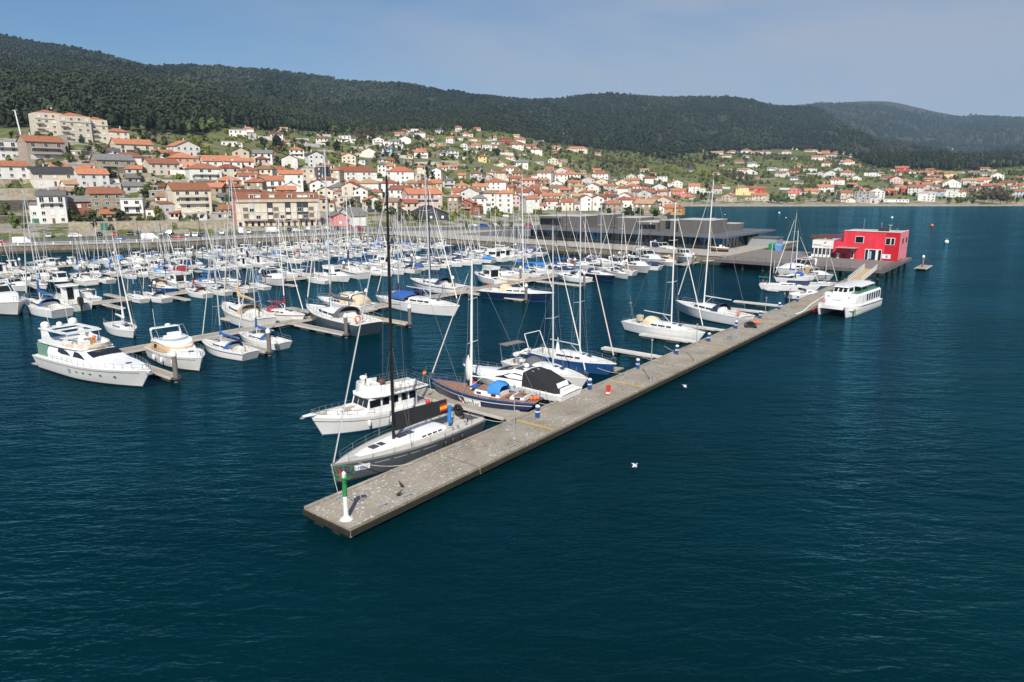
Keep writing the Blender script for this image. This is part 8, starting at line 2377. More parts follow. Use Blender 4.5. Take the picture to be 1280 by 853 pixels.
def landing_deck():
 r = thing("landing_deck","dark timber landing deck on rusty piles under the red office","landing stage",ST(149.5,-5.6),ANG_U)
 g = MB(); g.box(0,36,0,39.5,1.75,2.30); g.build("deck",mat("dark_deck_boards",(.175,.15,.135),.85,var=.2,scale=1.2,streak=2),r)
 e = MB(); e.box(-.12,0,0,39.5,1.6,2.4); e.box(0,36,-.12,0,1.6,2.4); e.build("edge_beam",M_timber,r)
 for i in range(7):
  for x in (1.2,12):
   p = MB(); p.tube((x,1.2 + i*5.2,-2),(x,1.2 + i*5.2,1.75),.32,n=10); p.build("support_pile",M_rust,r,40)
 for x in (18,26,34):
  p = MB(); p.tube((x,1.0,-2),(x,1.0,1.75),.32,n=10); p.build("support_pile",M_rust,r,40)
 k = MB()
 def rail(a,b,n):
  a,b = Vector(a),Vector(b)
  for i in range(n + 1):
   p = a + (b - a)*i/n; k.tube(p,p + Vector((0,0,1.05)),.035,n=4)
  for f in (.35,.7,1.05): k.tube(a + Vector((0,0,f)),b + Vector((0,0,f)),.022,n=4)
 rail((.1,7,2.3),(.1,38,2.3),16); rail((.1,.1,2.3),(.1,1.2,2.3),1); rail((.3,.1,2.3),(22,.1,2.3),12); k.build("railing",M_dark,r)
 for y in (12,24):
  p = MB(); p.tube((-.5,y,-2),(-.5,y,3.2),.16,n=8); p.build("guide_pile",M_galv,r,40)
landing_deck()
def office():
 S0 = 172.5; r = thing("harbour_office","two-storey bright red harbour office with white shopfront on the landing deck","office",ST(S0,-4.6,2.3),ANG_N)
 X = lambda px: t_at(px,S0,4) + 4.6
 xr,xc,xl,xs = 0.0,X(1105),X(1053),X(1041)
 xe = X(1015.5); H = 7.0; D = 10.5
 g = MB(); g.box(xc,xl,-D,0,0,H); g.box(xl,xs,-D,-.02,0,4.3); bw = g.build("red_wall",M_red,r)
 g = MB(); g.box(.02,xc - .01,-D,.02,0,H + .05); g.build("deep_red_corner",M_redd,r)
 g = MB(); g.box(-.10,.02,-D - .02,.06,.15,H + .25); g.build("pale_side_wall",M_pinkw,r)
 g = MB(); g.box(.1,xl - .05,-D + .1,-.2,H + .06,H + .18); g.build("roof",ROOF['flat'],r)
 g = MB(); g.box(0,xl,-.2,-.05,H + .18,H + .34); g.box(0,.2,-D,-.2,H + .18,H + .34); g.build("roof_kerb",M_white,r)
 def win(x0,x1,z0,z1,y=.0,fr=True):
  if fr:
   f = MB(); f.box(x0 - .12,x1 + .12,y,y + .10,z0 - .12,z1 + .12); f = f.build("window",M_white,r)
  p = MB(); p.box(x0,x1,y + .06,y + .14,z0,z1); p.build("pane",DKWIN,f if fr else r)
 win(X(1077.5),X(1068),4.3,5.8); win(X(1111),X(1105.8),4.15,5.7,.02); win(X(1116),X(1112.5),4.15,5.7,.02)
 g = MB(); g.box(X(1102),X(1081),0,.10,.05,2.75); dn = g.build("entrance_frame",M_white,r)
 for a,b in ((1085,1081.8),(1094.5,1086.5),(1101.5,1098)):
  p = MB(); p.box(X(a),X(b),.08,.16,.12,2.6); p.build("entrance_glass",DKWIN,dn)
 g = MB(); g.box(X(1089.5),X(1086.8),.11,.17,.3,2.2); g.build("poster",mat("pale_blue_poster",(.30,.45,.62),.6),dn)
 g = MB(); g.box(X(1067.5),X(1064),0,.08,0,2.3); d = g.build("door",M_white,r); p = MB(); p.box(X(1067),X(1064.6),.05,.12,.3,2.1); p.build("door_glass",DKWIN,d)
 g = MB(); g.box(X(1072.5),X(1047),0,2.6,2.85,3.02); c = g.build("canopy",M_galv,r)
 for x in (X(1072),X(1048)):
  k = MB(); k.tube((x,2.5,0),(x,2.5,2.85),.05,n=5); k.build("canopy_post",M_dark,c)
 g = MB(); g.box(X(1113.5),X(1102.6),.03,.12,.55,1.65); b = g.build("sign_board",M_white,r); k = MB(); k.box(X(1110),X(1107.5),.10,.13,.75,1.4); k.build("blue_emblem",mat("emblem_blue",(.15,.25,.5),.5),b)
 for i in range(3):
  x = X(1055) + i*1.3; k = MB(); k.box(x - .28,x + .28,.25,.4,0,1.35,0); k.build("display_board",M_white if i % 2 else M_dark,r)
 g = MB(); g.box(xs + .02,xe,-D + 2,-.05,0,2.35); sh = g.build("shop_wall",M_dark,r)
 g = MB(); g.box(xs + .02,xe + .1,-.2,.12,2.35,4.45); sg = g.build("white_sign",M_white,r)
 for q in range(5):
  x = xs + .6 + q*(xe - xs - .8)/4.4; k = MB(); k.box(x,x + .22,-.04,.06,0,2.3); k.box(x + .22,x + .8,-.045,.04,0,.7); k.build("shop_window_frame",M_white,sh)
 text_mesh("MARINA",.62,M_letk,sg,((xs + xe)/2 + 1.4,.13,3.15),(math.pi/2,0,math.pi)); text_mesh("NAUTICA",.55,M_letr,sg,((xs + xe)/2 - 1.2,.13,2.85),(math.pi/2,0,math.pi))
 k = MB(); k.loft([[((xs + xe)/2 - .5,.13,3.55),((xs + xe)/2 - .1,.13,3.55)],[((xs + xe)/2 - .9,.13,4.25),((xs + xe)/2 - .5,.13,4.1)]],False); k.build("red_emblem",M_letr,sg)
 g = MB(); g.box(xs + .1,xe,-D + 2,-.3,4.42,4.52); te = g.build("terrace_floor",ROOF['flat'],r)
 k = MB()
 for i in range(13):
  x = xs + .1 + (xe - xs - .1)*i/12; k.tube((x,-D + 2.2,4.5),(x,-D + 2.2,5.5),.04,n=4)
 for z in (4.9,5.2,5.5): k.tube((xs + .1,-D + 2.2,z),(xe,-D + 2.2,z),.04,n=4); k.tube((xe,-D + 2.2,z),(xe,-.3,z),.04,n=4)
 k.build("red_railing",mat("red_rail_paint",(.45,.04,.04),.5),te)
 for q in range(3):
  k = MB(); x = xs + 2.2 + q*2.1; k.cbox((x,-4.5,5.0),(1.3,1.2,.9)); k.build("terrace_furniture",M_rust,te)
 k = MB(); x = xl + .8
 for z in (4.6,5.3,6.0,6.7): k.path([Vector((xl,-2,z + .2)),Vector((xl + 1.5,-2,z)),Vector((xl + 1.5,-5,z)),Vector((xl,-5,z))],.05,4)
 k.build("red_stair_rail",mat("red_rail_paint",(.45,.04,.04),.5),r)
 for x,h in ((xl*.72,3.2),(xl*.40,2.4),(xl*.12,1.0)):
  k = MB(); k.tube((x,-4,H + .1),(x,-4,H + .1 + h),.05,.03,5); k.cbox((x,-4,H + .1 + h*.8),(.5,.1,.06)); k.build("antenna",M_galv,r)
 k = MB(); k.box(xl*.26,xl*.44,-5,-3.2,H + .18,H + 1.1); k.build("air_conditioner",M_dark,r)
 k = MB(); k.lathe([(.05,0),(.45,.12),(.5,.2),(.4,.18),(.03,.06)],(xl*.25,-4,H + 1.6),12); k.tube((xl*.25,-4,H),(xl*.25,-4,H + 1.6),.05,n=5); k.build("satellite_dish",M_white,r)
 for y in (-3.2,-8):
  for z0 in (1.2,4.3):
   k = MB(); k.box(-.16,-.08,y - .7,y + .7,z0,z0 + 1.3 if z0 > 2 else z0 + .8); k.build("side_window",DKWIN if z0 > 2 else M_pinkw,r)
office()
def gangway(a,b,w,label,floor,rail_m,name="gangway",truss=False):
 a,b = Vector(a),Vector(b); d = b - a; L_ = d.length
 r = thing(name,label,"gangway",a,math.atan2(d.y,d.x))
 h = d.z; l = math.hypot(d.x,d.y)
 g = MB(); g.loft([[(0,-w/2,-.1),(0,w/2,-.1),(0,w/2,.05),(0,-w/2,.05)],[(l,-w/2,h - .1),(l,w/2,h - .1),(l,w/2,h + .05),(l,-w/2,h + .05)]],True,True,True); g.build("walkway",floor,r)
 for sg in (1,-1):
  k = MB(); n = int(l/(1.1 if truss else .8))
  P = lambda f,z: Vector((l*f,sg*w/2,h*f + z))
  for z in (.15,.6,1.1): k.tube(P(0,z),P(1,z),.045,n=4)
  for i in range(n + 1):
   k.tube(P(i/n,0),P(i/n,1.1),.04,n=4)
   if truss and i < n: k.tube(P(i/n,.1 if i % 2 else 1.1),P((i + 1)/n,1.1 if i % 2 else .1),.04,n=4)
  k.build("railing",rail_m,r)
gangway(ST(136,-2.7,.85),ST(150,-2.9,2.4),2.6,"tan-floored gangway with pale railings from the breakwater up to the landing deck",M_planktan,M_white)
gangway(ST(146,44,.6),ST(156.8,62,2.5),1.8,"galvanised truss gangway from the quay down to the walkway by the fish market",M_plank,M_galv,"truss_gangway",True)
gangway(ST(152,55.5,.6),ST(157.0,55.4,2.5),1.8,"short gangway joining the first walkway to the quay",M_plank,M_galv)
pontoon(146,158,42,2.0,"pale floating landing pontoon below the fish market quay")
pile(150.5,40.2,"black mooring pile with white cap at the landing pontoon below the fish market")
pile(181,-9,"dark mooring pile with white cap beside the red office's far corner"); pontoon(176,186,-9.3,2.4,"small floating platform beside the red office")
# bins, signs and odds on the quay corner
def bin_(name,loc,m,label):
 r = thing(name,label,"container",loc,ANG_N); g = MB(); g.loft([[(-.8,-.7,0),(.8,-.7,0),(.8,.7,0),(-.8,.7,0)],[(-.95,-.8,1.5),(.95,-.8,1.5),(.95,.8,1.5),(-.95,.8,1.5)]],True,True,True); g.build("body",m,r); g = MB(); g.loft([[(-1,-.85,1.5),(1,-.85,1.5),(1,.85,1.5),(-1,.85,1.5)],[(-.7,-.5,2.0),(.7,-.5,2.0),(.7,.5,2.0),(-.7,.5,2.0)]],True,True,True); g.build("lid",m,r)
bin_("waste_container",ST(186,31,2.3),mat("bin_green",(.01,.20,.08),.5),"green waste container on the quay beside the red office's shop")
bin_("waste_container",ST(184,28.5,2.3),mat("bin_blue",(.12,.30,.58),.5),"pale blue waste container beside the green one")
def kiosk():
 r = thing("quay_shed","low grey glazed shed on the quay behind the waste containers","shed",ST(196,33,QZ),ANG_N); g = MB(); g.box(0,9,-6,0,0,2.6); g.build("wall",M_galv,r); g = MB(); g.box(-.3,9.3,-6.3,.3,2.6,2.8); g.build("roof",M_zinc,r)
kiosk()
o = sloop("wooden_boat",L=6.5) if False else runabout("wooden_boat",5.5,None,mat("varnished_wood_hull",(.28,.10,.04),.5),False,True); tag(o,"brown wooden boat set up as a display on the quay near the fish market","boat"); p = ST(170,41,0); o.location = (p.x,p.y,QZ + .5); o.rotation_euler = (0,0,ANG_N + .3)
for k_,(px,py,hgt,lb) in enumerate([(980,300,7.5,"tall slim street lamp on the quay behind the waste containers"),(905,286,6,"street lamp behind the fish market roof's end"),(700,296,7,"street lamp on the quay before the fish market's dark end"),(812,309,7,"street lamp on the quay before the fish market's glass front"),(653,293,5,"dark goalpost-shaped lamp gantry by the palms")]):
 r = thing("street_lamp",lb,"street lamp",G(px,py,QZ),0); g = MB(); g.tube((0,0,0),(0,0,hgt),.09,.06,6); g.build("pole",M_dark,r,40); g = MB(); g.lathe([(.05,0),(.22,.06),(.2,.3),(.03,.36)],(0,0,hgt),8); g.build("lamp_head",M_white,r,40)
# quay furniture
def railing(pts,label):
 r = thing("quay_railing",label,"railing",(pts[0].x,pts[0].y,QZ)); o = pts[0]
 k = MB(); pb = MB(); pb.cbox((0,0,.6),(.28,.28,.95)); q = None
 for a,b in zip(pts[:-1],pts[1:]):
  n = max(1,int((b - a).length/4.6))
  for i in range(n):
   p = a + (b - a)*(i/n) - o
   q = pb.build("post",M_white,r) if q is None else copy_tree(q,r)
   q.location = (p.x,p.y,0); q.rotation_euler = (0,0,math.atan2(b.y - a.y,b.x - a.x))
  for z in (.5,.95): k.tube(((a - o).x,(a - o).y,z),((b - o).x,(b - o).y,z),.06,n=4)
 k.build("rail",M_white,r)
railing(offset(QE[1:7],.9),"white railing along the promenade edge above the quay wall")
def wall_px(a,b,h,m,label,th=.5,name="garden_wall"):
 p,q = TG(*a),TG(*b); d = q - p; n = 6
 r = thing(name,label,"wall",(p.x,p.y,min(p.z,q.z) - 1),math.atan2(d.y,d.x)); l = math.hypot(d.x,d.y)
 g = MB(); g.box(0,l,0,th,-2,h + 1 + max(p.z,q.z) - min(p.z,q.z)); g.build("masonry",m,r); z = h + 1 + max(p.z,q.z) - min(p.z,q.z)
 c = MB(); c.box(-.05,l + .05,-.06,th + .06,z,z + .12); c.build("coping",M_conc,r)
M_gran = WALL['stone']; M_gd = brick_mat("dark_granite_wall",(.15,.135,.11),(.09,.082,.07),(.07,.065,.055),h=.4,w=.8)
wall_px((86,289),(216,288),3.2,M_gran,"long pale stone garden wall behind the quay road, with a green gate")
wall_px((222,287),(292,287),2.6,M_gran,"stone wall behind the quay road under the large cream house")
wall_px((0,279),(56,278),2.6,M_gd,"dark stone terrace wall below the yellow-flowered bank")
wall_px((0,266),(54,264),4.0,M_gd,"high dark retaining wall under the stone house base at the picture's edge")
wall_px((9,255),(51,257),6.5,M_gran,"tall honey-coloured stone retaining wall under the white and stone house")
wall_px((50,245),(100,247),2.2,M_gd,"low retaining wall behind the slate-roofed house")
wall_px((95,225),(126,226),1.8,M_gran,"garden wall with a green net fence above the stone house")
wall_px((150,225),(190,228),2.8,M_gran,"stone yard wall right of the grey-roofed stone house")
wall_px((60,178),(85,190),2.4,M_conc,"sloping concrete ramp wall below the terraced apartment block")
wall_px((30,185),(58,184),2.2,M_gran,"pale wall beside the apartment block's driveway")
wall_px((295,282),(325,281),2.0,M_gran,"low wall beside the salmon pink house")
wall_px((455,277),(505,276),2.0,M_gran,"garden wall with shrubs left of the dark-roofed shed")
for (px,py,w_,c) in ((133,289,7,DOORM[1]),(213,287,4,DOORM[1])):
 p = TG(px,py - 1); o = MB(); o.box(-w_*.17,w_*.17,-.12,0,-.5,2.7); o.box(-w_*.17 - .15,-w_*.17,-.14,.02,-.5,2.85); o.box(w_*.17,w_*.17 + .15,-.14,.02,-.5,2.85); o = o.build("wall_gate",c); o.location = (p.x,p.y - 1.1,p.z); tag(o,"wide green metal gate in the long stone garden wall" if w_ > 5 else "narrow green door in the roadside stone wall","gate")
# ---------------- the two big blocks of flats
def flats_left():
 p = TG(97,178); s = p.y/FPX
 r = thing("terraced_apartments","large cream stepped apartment block with orange roofs high on the slope under the wood","apartment block",p,RAD(16) + yaw_to_cam(p))
 for (x0,x1,y,d,z0,h,nw) in ((-17,-3,8,13,2,15.5,4),(-7.5,8,0,14,0,14.0,4),(8.02,17.5,2.5,12,-1,13.0,2)):
  g = MB(); g.box(x0,x1,y,y + d,-8,h); w = g.build("wall",WALL['cream'],r)
  b = MB(); b.box(x0 - .3,x1 + .3,y - .35,y,h - 3.2,h - 2.95); b.build("cornice",SLABM,w)
  rf,top = roof_mesh(x1 - x0 - 1.5,d - 1,h,'hip',.34,.3); rf.build("roof",ROOF['orange'],r,None,((x0 + x1)/2,y + d/2 + .4,0))
  nf = int((h + 1)/2.9)
  for f in range(nf):
   z = h - 1.6 - f*2.85
   for q in range(nw):
    x = x0 + (q + .5)/nw*(x1 - x0)
    window(w,x,y,z,1.3,1.2,'blue' if (q + f) % 3 else 'blind',0)
   if f:
    bx = x0 + (x1 - x0)*(.14 if x0 < 0 else .22)
    k = MB(); k.box(bx - 1.9,bx + 1.9,y - 1.2,y - .01,z - 1.45,z - 1.3); bb = k.build("balcony",SLABM,w); k = MB(); k.box(bx - 1.9,bx + 1.9,y - 1.25,y - 1.15,z - 1.3,z - .45); k.build("balcony_parapet",WALL['beige'],bb)
   for yy in (.3,.7): window(w,x0,y + d*yy,z,1.1,1.2,'glass',1)
 k = MB(); k.tube((-9,14,18),(-9,14,20),.06,n=4); k.lathe([(.3,0),(.5,.4),(.1,.9)],(-7,14,18.2),8); k.build("roof_aerial",M_white,r)
flats_left()
def flats_long():
 a,b = TG(297,284),TG(401,283); p = (a + b)/2; W = (b - a).length; z0 = min(a.z,b.z)
 r = thing("long_apartments","long beige and dark-panelled apartment block with dormers behind the parked cars","apartment block",(p.x,p.y,z0),math.atan2(b.y - a.y,b.x - a.x))
 fh = 2.95; H = 4*fh; D = 12
 g = MB(); g.box(-W/2,W/2,0,D,-3,H); w = g.build("wall",WALL['cream'],r)
 g = MB(); g.box(-W/2 - .14,-W/2,.3,D,-3,H); g.build("pink_end_wall",WALL['pink'],r)
 g = MB(); g.box(-W/2,W/2,-.5,-.02,H - 1.25,H - .05); g.build("eaves_parapet",WALL['beige'],w)
 rf,top = roof_mesh(W,D,H,'gable',.42,.45); ro = rf.build("roof",ROOF['orange'],r,None,(0,D/2,0))
 for i,x in enumerate((-.31,-.235,-.07,.14,.265,.33,.41)):
  k = MB(); xx = x*W; k.box(xx - 1.1,xx + 1.1,-5.2,-2.2,H - .1,H + 1.9); k.box(xx - 1.3,xx + 1.3,-5.5,-1.8,H + 1.9,H + 2.05); dm = k.build("dormer",WALL['light grey'],ro); window(dm,xx,-5.2,H + 1.0,1.3,1.2,'blind' if i % 3 else 'glass',0)
 for x in (-.44,-.15,.06,.21,.37,.46):
  k = MB(); xx = x*W; k.loft([[(xx - .5,-4.0,H + .95),(xx + .5,-4.0,H + .95)],[(xx - .5,-3.1,H + 1.33),(xx + .5,-3.1,H + 1.33)]],False); k.build("skylight",DKWIN,ro)
 pan = ['cream','hole','grey','cream','cream','dark','hole','cream','dark','cream','dark','dark','hole','cream']
 n = len(pan)
 for i,c in enumerate(pan):
  x0,x1 = -W/2 + W*i/n,-W/2 + W*(i + 1)/n
  if c in ('grey','dark'):
   k = MB(); k.box(x0 + .05,x1 - .05,-.10,-.005,fh,H - 1.3); k.build("cladding_panel",WALL[c],w)
  for f in (1,2):
   z = fh*f + 1.35
   if c == 'hole':
    k = MB(); k.box(x0 + .2,x1 - .2,-.06,-.004,fh*f + .1,fh*f + 2.5); lg = k.build("loggia_shade_panel",SHADE,w); k = MB(); k.box(x0 + .1,x1 - .1,-.3,-.07,fh*f - .1,fh*f + .9); k.build("loggia_parapet",WALL['beige'],lg)  # no recess cut: the dark panel paints the loggia's shade
   else: window(w,(x0 + x1)/2,-.10 if c in ('grey','dark') else 0,z,1.7,1.35,'cream' if (i + f) % 4 else 'glass',0)
  k = MB(); k.box(x0 + .7,x1 - .7,-.05,.02,0,2.3); k.build("shop_front",DOORM[0] if i % 4 == 1 else DKWIN,w)
 k = MB(); k.box(-W*.42,W/2,-.9,-.11,fh - .35,fh - .05); k.build("red_canopy",mat("dark_red_canopy",(.16,.03,.03),.7),w)
 k = MB()
 for x in (-2,1,4,7): k.tube((x,-4,0),(x,-4,2.6),.07,n=4); k.tube((x,-4,2.6),(x,-.9,2.9),.06,n=4)
 k.tube((-2,-4,2.6),(7,-4,2.6),.07,n=4); k.build("white_pergola",M_white,r)
flats_long()
house_px(442.5,232,57,3,'light grey','red','hip',3,d=14,detail=2,nwin=9,dorm=0,label="long pale block with a broad red tiled roof above the middle of the town")
house_px(501,236,33,4,'light grey','red','hip',0,d=14,detail=2,nwin=6,label="shorter pale block with a broad red roof, right of the black mast")
house_px(449,283,20,1,'white','grey','gable',24,d=15,fh=4.4,detail=1,label="low white workshop with grey roof and yellow signs",nwin=2)
house_px(426,283,17,1,'pink','grey','gable',12,d=14,fh=4.4,ridge='y',detail=0,nwin=1,label="salmon pink gable end beside the long apartment block")
house_px(539,276,44,1,'dark','dark','gable',8,d=20,fh=3.0,ridge='y',detail=0,nwin=3,label="wide black-roofed open shed behind the sailing masts")
# ---------------- cars
CARP = {k: mat("car_paint_" + k,c,.25,var=.04,coat=.5) for k,c in dict(white=(.72,.72,.72),silver=(.40,.41,.42),black=(.015,.015,.017),red=(.42,.015,.02),blue=(.015,.07,.36),navy=(.015,.025,.08),grey=(.10,.105,.11)).items()}
TYRE = mat("tyre_rubber",(.015,.015,.015),.8); RIM = mat("wheel_rim",(.4,.4,.41),.4,.6); LAMPR = mat("tail_light",(.35,.01,.01),.3); LAMPW = mat("head_light",(.7,.7,.68),.2)
_cars = {}
def car(kind,colour):
 key = (kind,colour)
 if key in _cars: return copy_tree(_cars[key])
 r = thing("parked_car" if kind != 'van' else "parked_van",None,"car" if kind != 'van' else "van")
 L,W,H = dict(hatch=(4.1,1.75,1.45),suv=(4.5,1.85,1.68),van=(5.4,2.0,2.35),low=(4.4,1.8,1.15))[kind]
 P = {'hatch': [(-.5,.55,.55),(-.49,.90,.6),(-.40,.98,.62),(-.28,.99,1.4),(.10,.99,1.42),(.27,1.0,.95),(.42,.98,.85),(.49,.92,.62),(.5,.8,.5)],'suv': [(-.5,.6,.6),(-.49,1.0,.7),(-.46,1.05,1.0),(-.40,1.06,1.62),(.12,1.06,1.66),(.26,1.06,1.08),(.42,1.04,1.0),(.49,.95,.7),(.5,.8,.55)],'van': [(-.5,.6,1.0),(-.495,1.1,2.25),(-.40,1.1,2.33),(.22,1.1,2.33),(.34,1.1,1.35),(.46,1.05,1.15),(.5,.9,.6)],'low': [(-.5,.5,.5),(-.48,.8,.85),(-.38,.85,.88),(-.25,.86,1.1),(.0,.86,1.13),(.17,.86,.88),(.40,.82,.76),(.49,.7,.55),(.5,.6,.45)]}[kind]
 g = MB(); rg = []
 for x,sh,top in P:
  sh = min(sh,top); w = W/2*(1 if abs(x) < .47 else .92); wt = w*(1 if top - sh < .2 else .80)
  rg.append([(x*L,w*.95,.28),(x*L,w,.5),(x*L,w,sh),(x*L,wt,top),(x*L,-wt,top),(x*L,-w,sh),(x*L,-w,.5),(x*L,-w*.95,.28)])
 g.loft(rg,True,True,True); b = g.build("body",CARP[colour],r,35)
 up = [q for q in P if q[2] - min(q[1],q[2]) > .2]; x0,x1 = up[0][0]*L,up[-1][0]*L; sh,top = up[0][1],up[0][2]
 if kind == 'van': x0 = x1 - 1.3
 wb,wt = W/2 + .012,W/2*.82 + .02
 for sg in (1,-1):
  w = MB(); w.loft([[(x0 - (.15 if kind != 'van' else 0),sg*wb,sh + .06),(x1 + .25,sg*wb,sh + .06)],[(x0 + .05,sg*wt,top - .12),(x1 - .05,sg*wt,top - .12)]],False); w.build("side_window",DKWIN,b)
 w = MB(); i = P.index(up[-1]); xn,tn = P[i + 1][0]*L,P[i + 1][2]; w.loft([[(x1 + .02,y,top - .03) for y in (-W*.36,W*.36)],[(xn + .02,y*1.08,tn + .05) for y in (-W*.36,W*.36)]],False); w.v = [(x + .015,y,z + .02) for x,y,z in w.v]; w.build("windscreen",DKWIN,b)
 for sx in (-.31,.31):
  for sg in (1,-1):
   t = MB(); t.tube((sx*L,sg*(W/2 - .2),.31),(sx*L,sg*(W/2 + .02),.31),.31,n=12); wh = t.build("wheel",TYRE,r,40); t = MB(); t.tube((sx*L,sg*(W/2 + .0),.31),(sx*L,sg*(W/2 + .035),.31),.19,n=10); t.build("rim",RIM,wh,40)
 for sg in (1,-1):
  t = MB(); t.cbox((L*.485,sg*W*.36,.66),(.12,.3,.14)); t.build("headlight",LAMPW,b); t = MB(); t.cbox((-L*.488,sg*W*.38,.78),(.12,.22,.2)); t.build("tail_light",LAMPR,b)
 _cars[key] = r; return r
CARS = [(62,297,'suv','silver',0),(95,297,'suv','white',1),(29,305,'van','white',1),(124,295,'hatch','black',0),(145,295,'hatch','red',0),(152,302,'low','blue',1),(163,294,'hatch','navy',0),(174,293.5,'hatch','navy',0),(188,300,'van','white',1),(202,294,'hatch','silver',0),(213,293,'suv','black',0),(224,299,'low','red',1),(235,295.5,'hatch','white',0),(245,296,'suv','white',0),(254,295.5,'hatch','navy',0),(277,293,'suv','white',0),(291,293,'hatch','grey',0),(301,292,'van','white',0),(310,292,'hatch','white',0),(2,306,'hatch','red',1),(341,291,'van','white',1),(362,289,'hatch','navy',0),(371,290,'hatch','white',1),(384,288,'suv','white',0),(397,288,'hatch','silver',0),(408,287,'hatch','white',0),(421,287,'hatch','navy',0),(437,285,'hatch','red',0),(447,286,'hatch','blue',0),(449,288,'hatch','red',1),(475,285,'hatch','grey',0),(576,280,'hatch','black',0),(583,278,'hatch','navy',0),(598,276,'van','white',0),(611,274,'van','white',1),(604,284,'suv','blue',1),(592,283,'hatch','white',0),(632,274,'van','white',1),(648,276,'hatch','silver',0),(660,283,'hatch','red',1),(618,283,'hatch','silver',0)]
CL = []
for px,py,k,c,along in CARS:
 o = car(k,c); p = G(px,py,QZ + .03); o.location = (p.x,p.y,QZ + .03)
 base = math.atan2(15,43) if px < 290 else .5
 o.rotation_euler = (0,0,base + (0 if along else -math.pi/2 + random.Random(px).uniform(-.1,.1)) + (math.pi if px % 3 == 0 else 0)); o["group"] = "vehicles parked along the quay road"
 CL.append((o,"%s %s parked %s" % (c if c != 'low' else c,{'hatch': 'hatchback','suv': 'tall estate car','van': 'delivery van','low': 'low sports car'}[k],"along" if along else "nose-in by"),"the quay road" if px < 330 else ("the road below the flats" if px < 480 else "the square behind the marina")))
# ---------------- single trees
random.seed(5)
def trees(kind,lst,where):
 for px,py,sc in lst:
  p = TG(px,py); tree(kind,p,sc,where)
trees('lime',[(198,277,.75),(176,278,.4),(186,262,.5)],"between the roadside houses")
trees('garden',[(112,279,1.0),(120,278,.9),(97,280,.7),(148,278,.8),(105,252,1.0),(98,247,.8),(244,279,.7),(256,276,.6),(215,266,.7),(8,264,.8),(27,263,.7),(160,277,.5),(236,278,.6),(140,264,.6)],"between the roadside houses")
trees('garden',[(88,205,1.0),(46,178,.8),(104,208,.9),(122,190,.8),(130,196,.8),(112,193,.9),(143,193,.7),(180,250,.9),(186,247,1.0),(262,198,1.0),(176,229,.8),(93,222,.7),(225,246,.7),(285,257,.9),(50,210,.8)],"on the terraced slope")
trees('cypress',[(286,262,.7),(534,226,1.3),(540,228,1.1),(484,194,.8),(615,176,.9),(150,186,.6)],"rising between the houses")
trees('pine',[(422,199,1.0),(347,192,.9),(352,191,.8),(622,200,.9),(330,188,.7),(482,166,.8),(700,196,.7),(646,204,.6),(500,192,.5),(752,244,.5),(960,222,.7),(1150,238,.6)],"standing alone on the hillside")
trees('oak',[(446,176,1.1),(455,176,1.3),(463,174,1.2),(472,172,1.1),(482,168,1.0),(500,166,1.0),(510,165,1.0),(563,160,1.2),(570,159,1.4),(577,161,1.3),(550,164,1.0),(495,205,.9),(470,207,.9),(587,205,.8),(712,205,.9),(724,208,.8),(735,204,.9)],"in the belt behind the upper hamlet")
trees('garden',[(467,260,1.6),(473,266,1.3),(460,266,1.2),(440,264,1.2),(432,266,1.1),(447,252,1.2),(490,272,1.0),(500,270,.9),(520,276,.8),(625,286,.7),(614,286,.6),(582,286,.6),(640,287,.6)],"between the middle town's houses")
trees('euca',[(644,168,1.0),(650,167,1.1),(656,169,1.0),(662,172,1.1),(668,170,1.0),(674,174,1.1),(681,177,1.1),(688,180,1.2),(695,184,1.1),(703,183,1.1),(711,182,1.0),(719,180,1.0),(727,178,1.0),(735,177,1.0),(743,176,1.0),(752,175,.9)],"in the grove above the old quarter")
trees('pine',[(778,192,1.2),(786,194,1.3),(794,197,1.4),(801,199,1.4),(808,202,1.5),(815,205,1.6),(823,206,1.7),(830,207,1.7),(838,206,1.6),(845,205,1.5),(852,204,1.3),(812,192,1.3),(822,194,1.4),(832,195,1.4),(842,196,1.3),(880,206,1.3),(888,205,1.5),(894,204,1.2)],"in the dark grove left of the far village")
trees('oak',[(748,204,1.1),(757,206,1.2),(767,208,1.2),(777,210,1.3),(787,212,1.2),(797,213,1.2),(806,214,1.2),(860,212,1.1),(868,215,1.1),(908,226,1.4),(916,229,1.6),(924,232,1.6),(932,234,1.5),(940,236,1.3),(902,206,1.2)],"in the brown thicket above the far shore")
trees('lime',[(878,226,1.7),(886,228,1.6),(894,230,1.5),(903,232,1.4),(765,204,1.1),(790,205,1.1),(1200,256,.9)],"in the bright clump above the far shore")
trees('garden',[(964,254,1.7),(971,255,1.8),(979,256,1.4),(985,255,1.3),(1004,249,1.2),(1012,250,1.2),(1124,253,1.0),(1132,253,.9),(1102,255,.9),(1186,255,1.4),(1196,256,1.5),(1206,256,1.4),(1216,256,1.4),(1270,256,1.3),(1055,240,1.0),(1085,238,1.1),(1016,229,1.0),(1047,222,1.1),(1152,226,1.0)],"by the far shore")
trees('oak',[(1230,255,1.6),(1240,256,1.8),(1250,257,1.9),(1258,257,1.6),(1190,210,1.2),(1140,208,1.2)],"on the far shore's point")
